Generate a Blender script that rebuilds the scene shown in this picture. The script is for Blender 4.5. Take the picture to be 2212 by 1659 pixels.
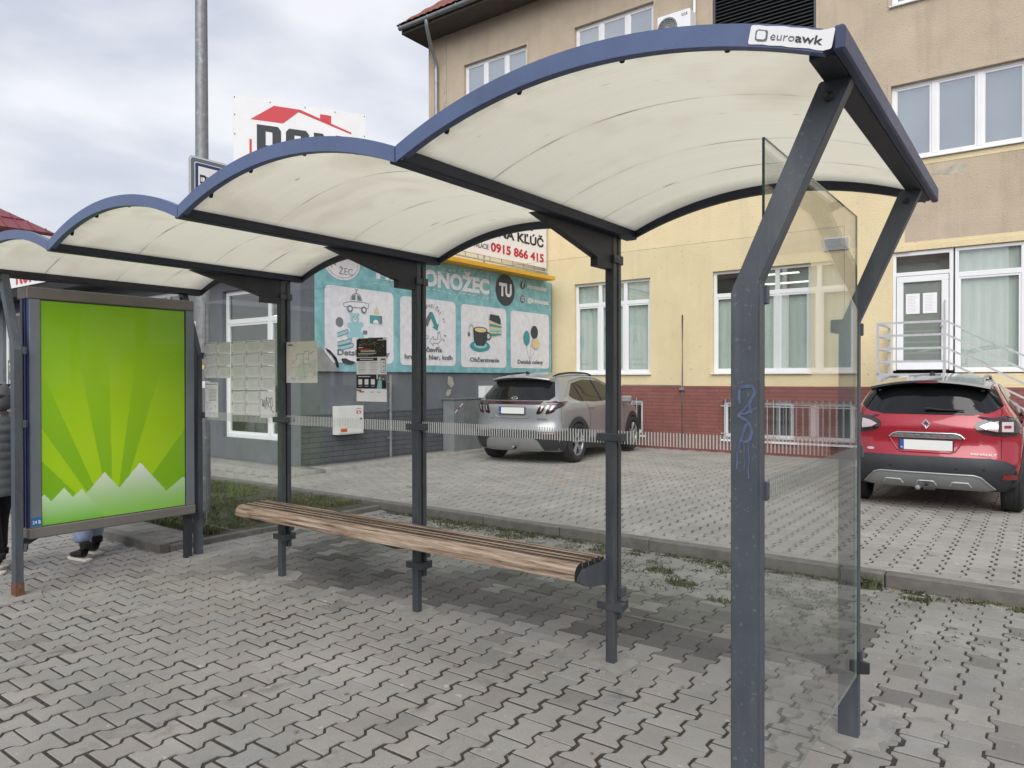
import bpy, bmesh, math, random
from mathutils import Vector, Matrix
from mathutils.bvhtree import BVHTree
R = math.radians
random.seed(7)
for o in list(bpy.data.objects):
    bpy.data.objects.remove(o)
scene = bpy.context.scene
col = scene.collection

# ------------------------------------------------------------------ camera
cam_d = bpy.data.cameras.new("camera")
cam = bpy.data.objects.new("camera", cam_d)
col.objects.link(cam)
cam_d.sensor_width = 36.0
cam_d.lens = 36.0 * 1557.0 / 2212.0
cam_d.clip_start = 0.05
cam_d.clip_end = 2000.0
cam.matrix_world = (Matrix.Translation((0, 0, 1.62)) @ Matrix.Rotation(0.637, 4, 'Z')
                    @ Matrix.Rotation(math.pi / 2 - 0.0071, 4, 'X') @ Matrix.Rotation(-0.0019, 4, 'Z'))
scene.camera = cam

# ------------------------------------------------------------------ world: overcast sky
SUN_EL, SUN_AZ = R(38), R(148)
world = bpy.data.worlds.new("World")
scene.world = world
world.use_nodes = True
nt = world.node_tree
nt.nodes.clear()
def N(tree, kind, **k):
    n = tree.nodes.new(kind)
    for a, b in k.items():
        setattr(n, a, b)
    return n
wo = N(nt, 'ShaderNodeOutputWorld')
bg = N(nt, 'ShaderNodeBackground')
bg.inputs['Strength'].default_value = 0.05
sky = N(nt, 'ShaderNodeTexSky', sky_type='NISHITA')
sky.sun_disc = False
sky.sun_elevation = SUN_EL
sky.sun_rotation = SUN_AZ
tc = N(nt, 'ShaderNodeTexCoord')
mp = N(nt, 'ShaderNodeMapping')
mp.inputs['Scale'].default_value = (1.0, 1.0, 2.6)
mp.inputs['Rotation'].default_value = (0.15, 0.1, 0.9)
n1 = N(nt, 'ShaderNodeTexNoise')
n1.inputs['Scale'].default_value = 2.6
n1.inputs['Detail'].default_value = 7
n1.inputs['Roughness'].default_value = 0.48
n1.inputs['Distortion'].default_value = 0.35
cr = N(nt, 'ShaderNodeValToRGB')
cr.color_ramp.elements[0].position = 0.34
cr.color_ramp.elements[0].color = (5.5, 5.75, 6.55, 1)
cr.color_ramp.elements[1].position = 0.68
cr.color_ramp.elements[1].color = (9.4, 9.5, 9.9, 1)
e = cr.color_ramp.elements.new(0.5)
e.color = (6.5, 6.9, 7.9, 1)
sep = N(nt, 'ShaderNodeSeparateXYZ')
hz = N(nt, 'ShaderNodeMapRange')
hz.inputs['From Min'].default_value = 0.0
hz.inputs['From Max'].default_value = 0.30
hz.inputs['To Min'].default_value = 0.8
hz.inputs['To Max'].default_value = 0.0
mixh = N(nt, 'ShaderNodeMix', data_type='RGBA')
mixh.inputs['B'].default_value = (8.7, 8.9, 9.3, 1)
mixs = N(nt, 'ShaderNodeMix', data_type='RGBA')
mixs.inputs['Factor'].default_value = 0.9
L = nt.links.new
L(tc.outputs['Generated'], mp.inputs['Vector']); L(mp.outputs['Vector'], n1.inputs['Vector'])
L(n1.outputs['Fac'], cr.inputs['Fac'])
L(tc.outputs['Generated'], sep.inputs[0]); L(sep.outputs['Z'], hz.inputs['Value'])
L(hz.outputs['Result'], mixh.inputs['Factor']); L(cr.outputs['Color'], mixh.inputs['A'])
L(sky.outputs['Color'], mixs.inputs['A']); L(mixh.outputs['Result'], mixs.inputs['B'])
L(mixs.outputs['Result'], bg.inputs['Color']); L(bg.outputs['Background'], wo.inputs['Surface'])

sun_d = bpy.data.lights.new("sun", 'SUN')
sun_d.energy = 1.5
sun_d.angle = R(55)
sun_d.color = (1.0, 0.97, 0.93)
sun = bpy.data.objects.new("sun", sun_d)
col.objects.link(sun)
sun.rotation_euler = (math.pi / 2 - SUN_EL, 0, R(28))      # light travels towards -x, +y: the sun stands over the street, to the right

scene.view_settings.view_transform = 'Standard'
scene.view_settings.look = 'None'
scene.view_settings.exposure = 1.06
scene.view_settings.gamma = 1
try:
    scene.cycles.transparent_max_bounces = 24
    scene.cycles.max_bounces = 8
except Exception:
    pass

# ------------------------------------------------------------------ materials
def new_mat(name):
    m = bpy.data.materials.new(name)
    m.use_nodes = True
    m.node_tree.nodes.clear()
    return m, m.node_tree
def srgb(r, g, b):
    f = lambda c: (c / 255 / 12.92) if c / 255 <= 0.04045 else ((c / 255 + 0.055) / 1.055) ** 2.4
    return (f(r), f(g), f(b))
def mat(name, c, rough=0.6, metal=0.0, var=0.0, vs=6.0, bump=0.0, bs=60.0, c2=None, stretch=(1, 1, 1),
        spots=0.0, spot_c=(0.02, 0.02, 0.02), spot_s=30.0, coat=0.0, spec=0.5, rvar=0.0, detail=6, streak=0.0, streak_c=(0.04, 0.035, 0.03), streak_s=(2.6, 2.6, 0.22)):
    """principled with a noise that varies the surface's own colour, and a fine bump"""
    m, t = new_mat(name)
    o = N(t, 'ShaderNodeOutputMaterial'); p = N(t, 'ShaderNodeBsdfPrincipled')
    p.inputs['Base Color'].default_value = (*c, 1)
    p.inputs['Roughness'].default_value = rough
    p.inputs['Metallic'].default_value = metal
    p.inputs['Specular IOR Level'].default_value = spec
    if coat:
        p.inputs['Coat Weight'].default_value = coat
        p.inputs['Coat Roughness'].default_value = 0.04
    t.links.new(p.outputs[0], o.inputs[0])
    tcn = N(t, 'ShaderNodeTexCoord'); mpn = N(t, 'ShaderNodeMapping')
    mpn.inputs['Scale'].default_value = stretch
    t.links.new(tcn.outputs['Object'], mpn.inputs['Vector'])
    last = None
    if var or c2:
        n = N(t, 'ShaderNodeTexNoise'); n.inputs['Scale'].default_value = vs; n.inputs['Detail'].default_value = detail
        n.inputs['Roughness'].default_value = 0.62
        t.links.new(mpn.outputs[0], n.inputs['Vector'])
        r = N(t, 'ShaderNodeMapRange'); r.inputs['From Min'].default_value = 0.3; r.inputs['From Max'].default_value = 0.7
        t.links.new(n.outputs['Fac'], r.inputs['Value'])
        mx = N(t, 'ShaderNodeMix', data_type='RGBA')
        if c2 is None:
            c2 = tuple(max(0, k * (1 - var)) for k in c)
            c1 = tuple(min(1, k * (1 + var * 0.6)) for k in c)
        else:
            c1 = c
        mx.inputs['A'].default_value = (*c2, 1); mx.inputs['B'].default_value = (*c1, 1)
        t.links.new(r.outputs[0], mx.inputs['Factor'])
        last = mx.outputs['Result']
        if rvar:
            rr = N(t, 'ShaderNodeMapRange'); rr.inputs['To Min'].default_value = max(0.02, rough - rvar); rr.inputs['To Max'].default_value = min(1, rough + rvar)
            t.links.new(n.outputs['Fac'], rr.inputs['Value']); t.links.new(rr.outputs[0], p.inputs['Roughness'])
    if spots:
        v = N(t, 'ShaderNodeTexNoise'); v.inputs['Scale'].default_value = spot_s; v.inputs['Detail'].default_value = 2
        t.links.new(mpn.outputs[0], v.inputs['Vector'])
        r2 = N(t, 'ShaderNodeMapRange'); r2.inputs['From Min'].default_value = 0.66; r2.inputs['From Max'].default_value = 0.72
        r2.inputs['To Max'].default_value = spots
        t.links.new(v.outputs['Fac'], r2.inputs['Value'])
        m2 = N(t, 'ShaderNodeMix', data_type='RGBA')
        m2.inputs['B'].default_value = (*spot_c, 1)
        if last: t.links.new(last, m2.inputs['A'])
        else: m2.inputs['A'].default_value = (*c, 1)
        t.links.new(r2.outputs[0], m2.inputs['Factor'])
        last = m2.outputs['Result']
    if streak:
        ms_ = N(t, 'ShaderNodeMapping'); ms_.inputs['Scale'].default_value = streak_s; t.links.new(tcn.outputs['Object'], ms_.inputs['Vector'])
        ns_ = N(t, 'ShaderNodeTexNoise'); ns_.inputs['Scale'].default_value = 1.0; ns_.inputs['Detail'].default_value = 9; ns_.inputs['Roughness'].default_value = 0.68
        t.links.new(ms_.outputs[0], ns_.inputs['Vector'])
        rs_ = N(t, 'ShaderNodeMapRange'); rs_.inputs['From Min'].default_value = 0.50; rs_.inputs['From Max'].default_value = 0.74; rs_.inputs['To Max'].default_value = streak
        t.links.new(ns_.outputs['Fac'], rs_.inputs['Value'])
        mq = N(t, 'ShaderNodeMix', data_type='RGBA'); mq.inputs['B'].default_value = (*streak_c, 1)
        if last: t.links.new(last, mq.inputs['A'])
        else: mq.inputs['A'].default_value = (*c, 1)
        t.links.new(rs_.outputs[0], mq.inputs['Factor']); last = mq.outputs['Result']
    if last: t.links.new(last, p.inputs['Base Color'])
    if bump:
        b = N(t, 'ShaderNodeBump'); b.inputs['Strength'].default_value = bump; b.inputs['Distance'].default_value = 0.01
        nb = N(t, 'ShaderNodeTexNoise'); nb.inputs['Scale'].default_value = bs; nb.inputs['Detail'].default_value = 4
        t.links.new(mpn.outputs[0], nb.inputs['Vector']); t.links.new(nb.outputs['Fac'], b.inputs['Height'])
        t.links.new(b.outputs[0], p.inputs['Normal'])
    return m
def glass_mat(name, tint=(0.93, 0.96, 0.94), f0=0.04, rough=0.0, dirt=0.03):
    """clear pane: transparent, reflecting more at grazing angles, a trace of dust"""
    m, t = new_mat(name)
    o = N(t, 'ShaderNodeOutputMaterial'); tr = N(t, 'ShaderNodeBsdfTransparent'); gl = N(t, 'ShaderNodeBsdfGlossy')
    tr.inputs['Color'].default_value = (*tint, 1); gl.inputs['Roughness'].default_value = rough
    g = N(t, 'ShaderNodeNewGeometry'); d = N(t, 'ShaderNodeVectorMath', operation='DOT_PRODUCT')
    t.links.new(g.outputs['Incoming'], d.inputs[0]); t.links.new(g.outputs['Normal'], d.inputs[1])
    ab = N(t, 'ShaderNodeMath', operation='ABSOLUTE'); t.links.new(d.outputs['Value'], ab.inputs[0])
    su = N(t, 'ShaderNodeMath', operation='SUBTRACT'); su.inputs[0].default_value = 1; t.links.new(ab.outputs[0], su.inputs[1])
    pw = N(t, 'ShaderNodeMath', operation='POWER'); t.links.new(su.outputs[0], pw.inputs[0]); pw.inputs[1].default_value = 5
    ma = N(t, 'ShaderNodeMath', operation='MULTIPLY_ADD'); t.links.new(pw.outputs[0], ma.inputs[0])
    ma.inputs[1].default_value = 1 - f0; ma.inputs[2].default_value = f0
    mx = N(t, 'ShaderNodeMixShader'); t.links.new(ma.outputs[0], mx.inputs[0])
    t.links.new(tr.outputs[0], mx.inputs[1]); t.links.new(gl.outputs[0], mx.inputs[2])
    df = N(t, 'ShaderNodeBsdfDiffuse'); df.inputs['Color'].default_value = (0.55, 0.56, 0.52, 1)
    ns = N(t, 'ShaderNodeTexNoise'); ns.inputs['Scale'].default_value = 3.0; ns.inputs['Detail'].default_value = 8
    tcn = N(t, 'ShaderNodeTexCoord'); t.links.new(tcn.outputs['Object'], ns.inputs['Vector'])
    mr = N(t, 'ShaderNodeMapRange'); mr.inputs['From Min'].default_value = 0.35; mr.inputs['From Max'].default_value = 0.75
    mr.inputs['To Min'].default_value = dirt * 0.4; mr.inputs['To Max'].default_value = dirt * 2
    t.links.new(ns.outputs['Fac'], mr.inputs['Value'])
    m2 = N(t, 'ShaderNodeMixShader'); t.links.new(mr.outputs[0], m2.inputs[0])
    t.links.new(mx.outputs[0], m2.inputs[1]); t.links.new(df.outputs[0], m2.inputs[2])
    t.links.new(m2.outputs[0], o.inputs[0])
    return m
def brick_mat(name, c1, c2, mortar, bw, bh, mort=0.008, bump=0.5, offset=0.5):
    m, t = new_mat(name)
    o = N(t, 'ShaderNodeOutputMaterial'); p = N(t, 'ShaderNodeBsdfPrincipled'); p.inputs['Roughness'].default_value = 0.7
    t.links.new(p.outputs[0], o.inputs[0])
    tcn = N(t, 'ShaderNodeTexCoord'); sp = N(t, 'ShaderNodeSeparateXYZ'); t.links.new(tcn.outputs['Object'], sp.inputs[0])
    ad = N(t, 'ShaderNodeMath', operation='ADD'); t.links.new(sp.outputs['X'], ad.inputs[0]); t.links.new(sp.outputs['Y'], ad.inputs[1])
    cb = N(t, 'ShaderNodeCombineXYZ'); t.links.new(ad.outputs[0], cb.inputs['X']); t.links.new(sp.outputs['Z'], cb.inputs['Y'])
    b = N(t, 'ShaderNodeTexBrick'); b.offset = offset
    b.inputs['Scale'].default_value = 1; b.inputs['Brick Width'].default_value = bw; b.inputs['Row Height'].default_value = bh
    b.inputs['Mortar Size'].default_value = mort; b.inputs['Mortar Smooth'].default_value = 0.3
    b.inputs['Color1'].default_value = (*c1, 1); b.inputs['Color2'].default_value = (*c2, 1); b.inputs['Mortar'].default_value = (*mortar, 1)
    t.links.new(cb.outputs[0], b.inputs['Vector'])
    n = N(t, 'ShaderNodeTexNoise'); n.inputs['Scale'].default_value = 3; n.inputs['Detail'].default_value = 8
    t.links.new(tcn.outputs['Object'], n.inputs['Vector'])
    mr = N(t, 'ShaderNodeMapRange'); mr.inputs['To Min'].default_value = 0.7; mr.inputs['To Max'].default_value = 1.25
    t.links.new(n.outputs['Fac'], mr.inputs['Value'])
    mu = N(t, 'ShaderNodeVectorMath', operation='SCALE'); t.links.new(b.outputs['Color'], mu.inputs[0]); t.links.new(mr.outputs[0], mu.inputs['Scale'])
    t.links.new(mu.outputs[0], p.inputs['Base Color'])
    bp = N(t, 'ShaderNodeBump'); bp.inputs['Strength'].default_value = bump; bp.inputs['Distance'].default_value = 0.004; bp.invert = True
    t.links.new(b.outputs['Fac'], bp.inputs['Height']); t.links.new(bp.outputs[0], p.inputs['Normal'])
    return m
def paver_mat(name, base, dust):
    m, t = new_mat(name)
    o = N(t, 'ShaderNodeOutputMaterial'); p = N(t, 'ShaderNodeBsdfPrincipled'); p.inputs['Roughness'].default_value = 0.85
    p.inputs['Specular IOR Level'].default_value = 0.25
    t.links.new(p.outputs[0], o.inputs[0])
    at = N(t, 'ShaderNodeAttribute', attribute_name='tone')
    tcn = N(t, 'ShaderNodeTexCoord')
    n = N(t, 'ShaderNodeTexNoise'); n.inputs['Scale'].default_value = 1.3; n.inputs['Detail'].default_value = 10; n.inputs['Roughness'].default_value = 0.65
    t.links.new(tcn.outputs['Object'], n.inputs['Vector'])
    mr = N(t, 'ShaderNodeMapRange'); mr.inputs['From Min'].default_value = 0.3; mr.inputs['From Max'].default_value = 0.7
    mr.inputs['To Min'].default_value = 0.78; mr.inputs['To Max'].default_value = 1.12
    t.links.new(n.outputs['Fac'], mr.inputs['Value'])
    f = N(t, 'ShaderNodeTexNoise'); f.inputs['Scale'].default_value = 240; f.inputs['Detail'].default_value = 3
    t.links.new(tcn.outputs['Object'], f.inputs['Vector'])
    mf = N(t, 'ShaderNodeMapRange'); mf.inputs['From Min'].default_value = 0.3; mf.inputs['From Max'].default_value = 0.7
    mf.inputs['To Min'].default_value = 0.82; mf.inputs['To Max'].default_value = 1.16
    t.links.new(f.outputs['Fac'], mf.inputs['Value'])
    # darker damp blotches with a ragged outline of their own
    s = N(t, 'ShaderNodeTexNoise'); s.inputs['Scale'].default_value = 2.6; s.inputs['Detail'].default_value = 9; s.inputs['Roughness'].default_value = 0.7; s.inputs['Distortion'].default_value = 0.6
    t.links.new(tcn.outputs['Object'], s.inputs['Vector'])
    ms = N(t, 'ShaderNodeMapRange'); ms.inputs['From Min'].default_value = 0.57; ms.inputs['From Max'].default_value = 0.70
    ms.inputs['To Min'].default_value = 1.0; ms.inputs['To Max'].default_value = 0.62
    t.links.new(s.outputs['Fac'], ms.inputs['Value'])
    a = N(t, 'ShaderNodeMath', operation='MULTIPLY'); t.links.new(mr.outputs[0], a.inputs[0]); t.links.new(mf.outputs[0], a.inputs[1])
    a2 = N(t, 'ShaderNodeMath', operation='MULTIPLY'); t.links.new(a.outputs[0], a2.inputs[0]); t.links.new(ms.outputs[0], a2.inputs[1])
    # trodden gum and lime specks
    g_ = N(t, 'ShaderNodeTexNoise'); g_.inputs['Scale'].default_value = 16; g_.inputs['Detail'].default_value = 1; t.links.new(tcn.outputs['Object'], g_.inputs['Vector'])
    gr = N(t, 'ShaderNodeMapRange'); gr.inputs['From Min'].default_value = 0.745; gr.inputs['From Max'].default_value = 0.765; gr.inputs['To Min'].default_value = 1; gr.inputs['To Max'].default_value = 1.45
    t.links.new(g_.outputs['Fac'], gr.inputs['Value'])
    a3 = N(t, 'ShaderNodeMath', operation='MULTIPLY'); t.links.new(a2.outputs[0], a3.inputs[0]); t.links.new(gr.outputs[0], a3.inputs[1]); a2 = a3
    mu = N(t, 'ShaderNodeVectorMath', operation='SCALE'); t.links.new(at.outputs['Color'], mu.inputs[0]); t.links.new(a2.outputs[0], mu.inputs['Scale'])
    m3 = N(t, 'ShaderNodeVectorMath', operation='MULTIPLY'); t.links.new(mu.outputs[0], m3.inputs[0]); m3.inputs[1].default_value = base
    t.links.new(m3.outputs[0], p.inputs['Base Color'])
    bp = N(t, 'ShaderNodeBump'); bp.inputs['Strength'].default_value = 0.35; bp.inputs['Distance'].default_value = 0.003
    t.links.new(f.outputs['Fac'], bp.inputs['Height']); t.links.new(bp.outputs[0], p.inputs['Normal'])
    return m
def canopy_mat(name):
    """milky multiwall plastic: fine ribs, lets daylight through, long dirt streaks along the arch"""
    m, t = new_mat(name)
    o = N(t, 'ShaderNodeOutputMaterial'); df = N(t, 'ShaderNodeBsdfDiffuse'); tl = N(t, 'ShaderNodeBsdfTranslucent')
    gl = N(t, 'ShaderNodeBsdfGlossy'); gl.inputs['Roughness'].default_value = 0.35
    tcn = N(t, 'ShaderNodeTexCoord'); mpn = N(t, 'ShaderNodeMapping'); mpn.inputs['Scale'].default_value = (1.2, 26, 1)
    t.links.new(tcn.outputs['Object'], mpn.inputs['Vector'])
    n = N(t, 'ShaderNodeTexNoise'); n.inputs['Scale'].default_value = 1.0; n.inputs['Detail'].default_value = 7; n.inputs['Roughness'].default_value = 0.6
    t.links.new(mpn.outputs[0], n.inputs['Vector'])
    r = N(t, 'ShaderNodeMapRange'); r.inputs['From Min'].default_value = 0.35; r.inputs['From Max'].default_value = 0.72
    t.links.new(n.outputs['Fac'], r.inputs['Value'])
    mx = N(t, 'ShaderNodeMix', data_type='RGBA'); mx.inputs['A'].default_value = (0.95, 0.93, 0.85, 1); mx.inputs['B'].default_value = (0.925, 0.905, 0.82, 1)
    t.links.new(r.outputs[0], mx.inputs['Factor'])
    # ribs
    w = N(t, 'ShaderNodeTexWave', wave_type='BANDS', bands_direction='Y'); w.inputs['Scale'].default_value = 16; w.inputs['Distortion'].default_value = 0.05
    t.links.new(tcn.outputs['Object'], w.inputs['Vector'])
    wr = N(t, 'ShaderNodeMapRange'); wr.inputs['To Min'].default_value = 0.965; wr.inputs['To Max'].default_value = 1.01
    t.links.new(w.outputs['Fac'], wr.inputs['Value'])
    sc = N(t, 'ShaderNodeVectorMath', operation='SCALE'); t.links.new(mx.outputs['Result'], sc.inputs[0]); t.links.new(wr.outputs[0], sc.inputs['Scale'])
    # short black smudges that follow the ribs
    mp2 = N(t, 'ShaderNodeMapping'); mp2.inputs['Scale'].default_value = (5, 70, 1); t.links.new(tcn.outputs['Object'], mp2.inputs['Vector'])
    n2 = N(t, 'ShaderNodeTexNoise'); n2.inputs['Scale'].default_value = 1.0; n2.inputs['Detail'].default_value = 2; t.links.new(mp2.outputs[0], n2.inputs['Vector'])
    r2 = N(t, 'ShaderNodeMapRange'); r2.inputs['From Min'].default_value = 0.76; r2.inputs['From Max'].default_value = 0.79; r2.inputs['To Max'].default_value = 0.8
    t.links.new(n2.outputs['Fac'], r2.inputs['Value'])
    m3 = N(t, 'ShaderNodeMix', data_type='RGBA'); t.links.new(r2.outputs[0], m3.inputs['Factor']); t.links.new(sc.outputs[0], m3.inputs['A']); m3.inputs['B'].default_value = (0.05, 0.05, 0.045, 1)
    # faint seams that follow the arch, dark only in places
    sp = N(t, 'ShaderNodeSeparateXYZ'); t.links.new(tcn.outputs['Object'], sp.inputs[0])
    mp3 = N(t, 'ShaderNodeMapping'); mp3.inputs['Scale'].default_value = (2.2, 1.0, 1); t.links.new(tcn.outputs['Object'], mp3.inputs['Vector'])
    n3 = N(t, 'ShaderNodeTexNoise'); n3.inputs['Scale'].default_value = 1.6; n3.inputs['Detail'].default_value = 5; t.links.new(mp3.outputs[0], n3.inputs['Vector'])
    r3 = N(t, 'ShaderNodeMapRange'); r3.inputs['From Min'].default_value = 0.44; r3.inputs['From Max'].default_value = 0.66; r3.inputs['To Min'].default_value = 0.10; r3.inputs['To Max'].default_value = 0.8
    t.links.new(n3.outputs['Fac'], r3.inputs['Value'])
    acc = None
    for y0, wd in ((-1.17, .0035), (-.62, .0028), (-.22, .0040)):
        a_ = N(t, 'ShaderNodeMath', operation='SUBTRACT'); t.links.new(sp.outputs['Y'], a_.inputs[0]); a_.inputs[1].default_value = y0
        b_ = N(t, 'ShaderNodeMath', operation='ABSOLUTE'); t.links.new(a_.outputs[0], b_.inputs[0])
        c_ = N(t, 'ShaderNodeMapRange'); c_.inputs['From Min'].default_value = wd * .4; c_.inputs['From Max'].default_value = wd * 1.6; c_.inputs['To Min'].default_value = 1; c_.inputs['To Max'].default_value = 0
        t.links.new(b_.outputs[0], c_.inputs['Value'])
        if acc is None: acc = c_.outputs[0]
        else:
            q_ = N(t, 'ShaderNodeMath', operation='MAXIMUM'); t.links.new(acc, q_.inputs[0]); t.links.new(c_.outputs[0], q_.inputs[1]); acc = q_.outputs[0]
    mm = N(t, 'ShaderNodeMath', operation='MULTIPLY'); t.links.new(acc, mm.inputs[0]); t.links.new(r3.outputs[0], mm.inputs[1])
    m4 = N(t, 'ShaderNodeMix', data_type='RGBA'); t.links.new(mm.outputs[0], m4.inputs['Factor']); t.links.new(m3.outputs['Result'], m4.inputs['A']); m4.inputs['B'].default_value = (0.12, 0.11, 0.10, 1)
    # grime gathered along the front rim
    ge = N(t, 'ShaderNodeMapRange'); ge.inputs['From Min'].default_value = -1.67; ge.inputs['From Max'].default_value = -1.50; ge.inputs['To Min'].default_value = 1.0; ge.inputs['To Max'].default_value = 0.0
    t.links.new(sp.outputs['Y'], ge.inputs['Value'])
    gn = N(t, 'ShaderNodeTexNoise'); gn.inputs['Scale'].default_value = 7; gn.inputs['Detail'].default_value = 8; gn.inputs['Roughness'].default_value = .7; t.links.new(tcn.outputs['Object'], gn.inputs['Vector'])
    gm_ = N(t, 'ShaderNodeMapRange'); gm_.inputs['From Min'].default_value = .35; gm_.inputs['From Max'].default_value = .7; gm_.inputs['To Max'].default_value = .55; t.links.new(gn.outputs['Fac'], gm_.inputs['Value'])
    gg = N(t, 'ShaderNodeMath', operation='MULTIPLY'); t.links.new(ge.outputs[0], gg.inputs[0]); t.links.new(gm_.outputs[0], gg.inputs[1])
    # large pale-brown water marks
    wn = N(t, 'ShaderNodeTexNoise'); wn.inputs['Scale'].default_value = 1.7; wn.inputs['Detail'].default_value = 6; wn.inputs['Distortion'].default_value = 1.0; t.links.new(tcn.outputs['Object'], wn.inputs['Vector'])
    wm = N(t, 'ShaderNodeMapRange'); wm.inputs['From Min'].default_value = .5; wm.inputs['From Max'].default_value = .7; wm.inputs['To Max'].default_value = .16; t.links.new(wn.outputs['Fac'], wm.inputs['Value'])
    ga = N(t, 'ShaderNodeMath', operation='MAXIMUM'); t.links.new(gg.outputs[0], ga.inputs[0]); t.links.new(wm.outputs[0], ga.inputs[1])
    m5 = N(t, 'ShaderNodeMix', data_type='RGBA'); t.links.new(ga.outputs[0], m5.inputs['Factor']); t.links.new(m4.outputs['Result'], m5.inputs['A']); m5.inputs['B'].default_value = (0.42, 0.36, 0.26, 1)
    m3 = m5
    t.links.new(m3.outputs['Result'], df.inputs['Color']); t.links.new(m3.outputs['Result'], tl.inputs['Color'])
    a = N(t, 'ShaderNodeMixShader'); a.inputs[0].default_value = 0.73
    t.links.new(df.outputs[0], a.inputs[1]); t.links.new(tl.outputs[0], a.inputs[2])
    b = N(t, 'ShaderNodeMixShader'); b.inputs[0].default_value = 0.035
    t.links.new(a.outputs[0], b.inputs[1]); t.links.new(gl.outputs[0], b.inputs[2])
    t.links.new(b.outputs[0], o.inputs[0])
    return m
def wood_mat(name):
    m, t = new_mat(name)
    o = N(t, 'ShaderNodeOutputMaterial'); p = N(t, 'ShaderNodeBsdfPrincipled'); p.inputs['Roughness'].default_value = 0.8
    t.links.new(p.outputs[0], o.inputs[0])
    tcn = N(t, 'ShaderNodeTexCoord'); mpn = N(t, 'ShaderNodeMapping'); mpn.inputs['Scale'].default_value = (1.6, 34, 34)
    t.links.new(tcn.outputs['Object'], mpn.inputs['Vector'])
    n = N(t, 'ShaderNodeTexNoise'); n.inputs['Scale'].default_value = 1.5; n.inputs['Detail'].default_value = 8; n.inputs['Roughness'].default_value = 0.7; n.inputs['Distortion'].default_value = 0.4
    t.links.new(mpn.outputs[0], n.inputs['Vector'])
    c = N(t, 'ShaderNodeValToRGB'); el = c.color_ramp.elements
    el[0].position = 0.36; el[0].color = (0.035, 0.024, 0.018, 1); el[1].position = 0.64; el[1].color = (0.52, 0.43, 0.34, 1)
    k = el.new(0.46); k.color = (0.27, 0.185, 0.13, 1)
    k = el.new(0.56); k.color = (0.40, 0.31, 0.235, 1)
    t.links.new(n.outputs['Fac'], c.inputs['Fac'])
    g = N(t, 'ShaderNodeTexNoise'); g.inputs['Scale'].default_value = 2.2; g.inputs['Detail'].default_value = 4
    t.links.new(tcn.outputs['Object'], g.inputs['Vector'])
    mx = N(t, 'ShaderNodeMix', data_type='RGBA', blend_type='MULTIPLY'); mr = N(t, 'ShaderNodeMapRange')
    mr.inputs['From Min'].default_value = 0.4; mr.inputs['From Max'].default_value = 0.65
    t.links.new(g.outputs['Fac'], mr.inputs['Value']); t.links.new(mr.outputs[0], mx.inputs['Factor'])
    t.links.new(c.outputs[0], mx.inputs['A']); mx.inputs['B'].default_value = (0.82, 0.80, 0.80, 1)
    t.links.new(mx.outputs['Result'], p.inputs['Base Color'])
    b = N(t, 'ShaderNodeBump'); b.inputs['Strength'].default_value = 0.8; b.inputs['Distance'].default_value = 0.004
    t.links.new(n.outputs['Fac'], b.inputs['Height']); t.links.new(b.outputs[0], p.inputs['Normal'])
    return m

M = {}
M['post'] = mat('painted_steel_grey', (0.070, 0.082, 0.098), 0.45, 0.0, var=0.22, vs=4, bump=0.12, bs=300, spots=0.22, spot_c=(0.34, 0.34, 0.34), spot_s=70, rvar=0.15, streak=0.5, streak_c=(0.16, 0.165, 0.17), streak_s=(9, 9, 1.0))
M['postdark'] = mat('painted_steel_slate', (0.058, 0.066, 0.078), 0.36, 0.0, var=0.25, vs=5, bump=0.1, bs=300, spots=0.35, spot_c=(0.3, 0.3, 0.3), spot_s=130, rvar=0.15, streak=0.4, streak_c=(0.13, 0.13, 0.13), streak_s=(12, 12, 1.2))
M['endblue'] = mat('painted_steel_shaded_blue', (0.045, 0.058, 0.125), 0.5, var=0.2, vs=4)  # front fascia blue darkened: shade on the end face is put into the colour
M['dark'] = mat('painted_steel_dark', (0.028, 0.030, 0.038), 0.5, var=0.3, vs=5)
M['navy'] = mat('painted_steel_navy', (0.016, 0.020, 0.042), 0.5, var=0.35, vs=4)
M['blue'] = mat('painted_steel_blue', (0.105, 0.145, 0.275), 0.45, var=0.12, vs=3, rvar=0.12, streak=0.35, streak_c=(0.06, 0.07, 0.11), streak_s=(5, 5, 5), spots=.3, spot_c=(.03, .03, .04), spot_s=90)
M['boxblue'] = mat('box_edge_blue', (0.045, 0.06, 0.20), 0.45, var=0.2)
M['rust'] = mat('rust', (0.16, 0.075, 0.045), 0.9, var=0.4, vs=30, bump=0.4)
M['frame_grey'] = mat('aluminium_frame', (0.21, 0.235, 0.27), 0.42, 0.35, var=0.12, vs=3)
M['taupe'] = mat('taupe_profile', (0.20, 0.185, 0.17), 0.45, 0.2, var=0.1, vs=2)
M['black'] = mat('black_rubber', (0.012, 0.012, 0.013), 0.6)
M['canopy'] = canopy_mat('milky_canopy_plastic')
M['glass'] = glass_mat('shelter_glass', (0.985, 0.992, 0.987), 0.020, dirt=0.005)
M['glass_edge_pale'] = mat('glass_edge_pale', (0.16, 0.20, 0.17), 0.2)
M['glass_edge'] = mat('glass_edge', (0.03, 0.055, 0.045), 0.15)
M['pane'] = glass_mat('window_pane', (0.90, 0.93, 0.92), 0.13, dirt=0.02)
M['faint_mark'] = mat('faint_etched_marking', (0.22, 0.23, 0.22), 0.6)
M['white_mark'] = mat('white_marking', (0.62, 0.64, 0.62), 0.6)
M['wood'] = wood_mat('weathered_wood')
M['paver'] = paver_mat('pavement_paver', (0.300, 0.288, 0.270), 0)
M['paver_lot'] = paver_mat('car_park_paver', (0.345, 0.333, 0.303), 0)
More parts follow.
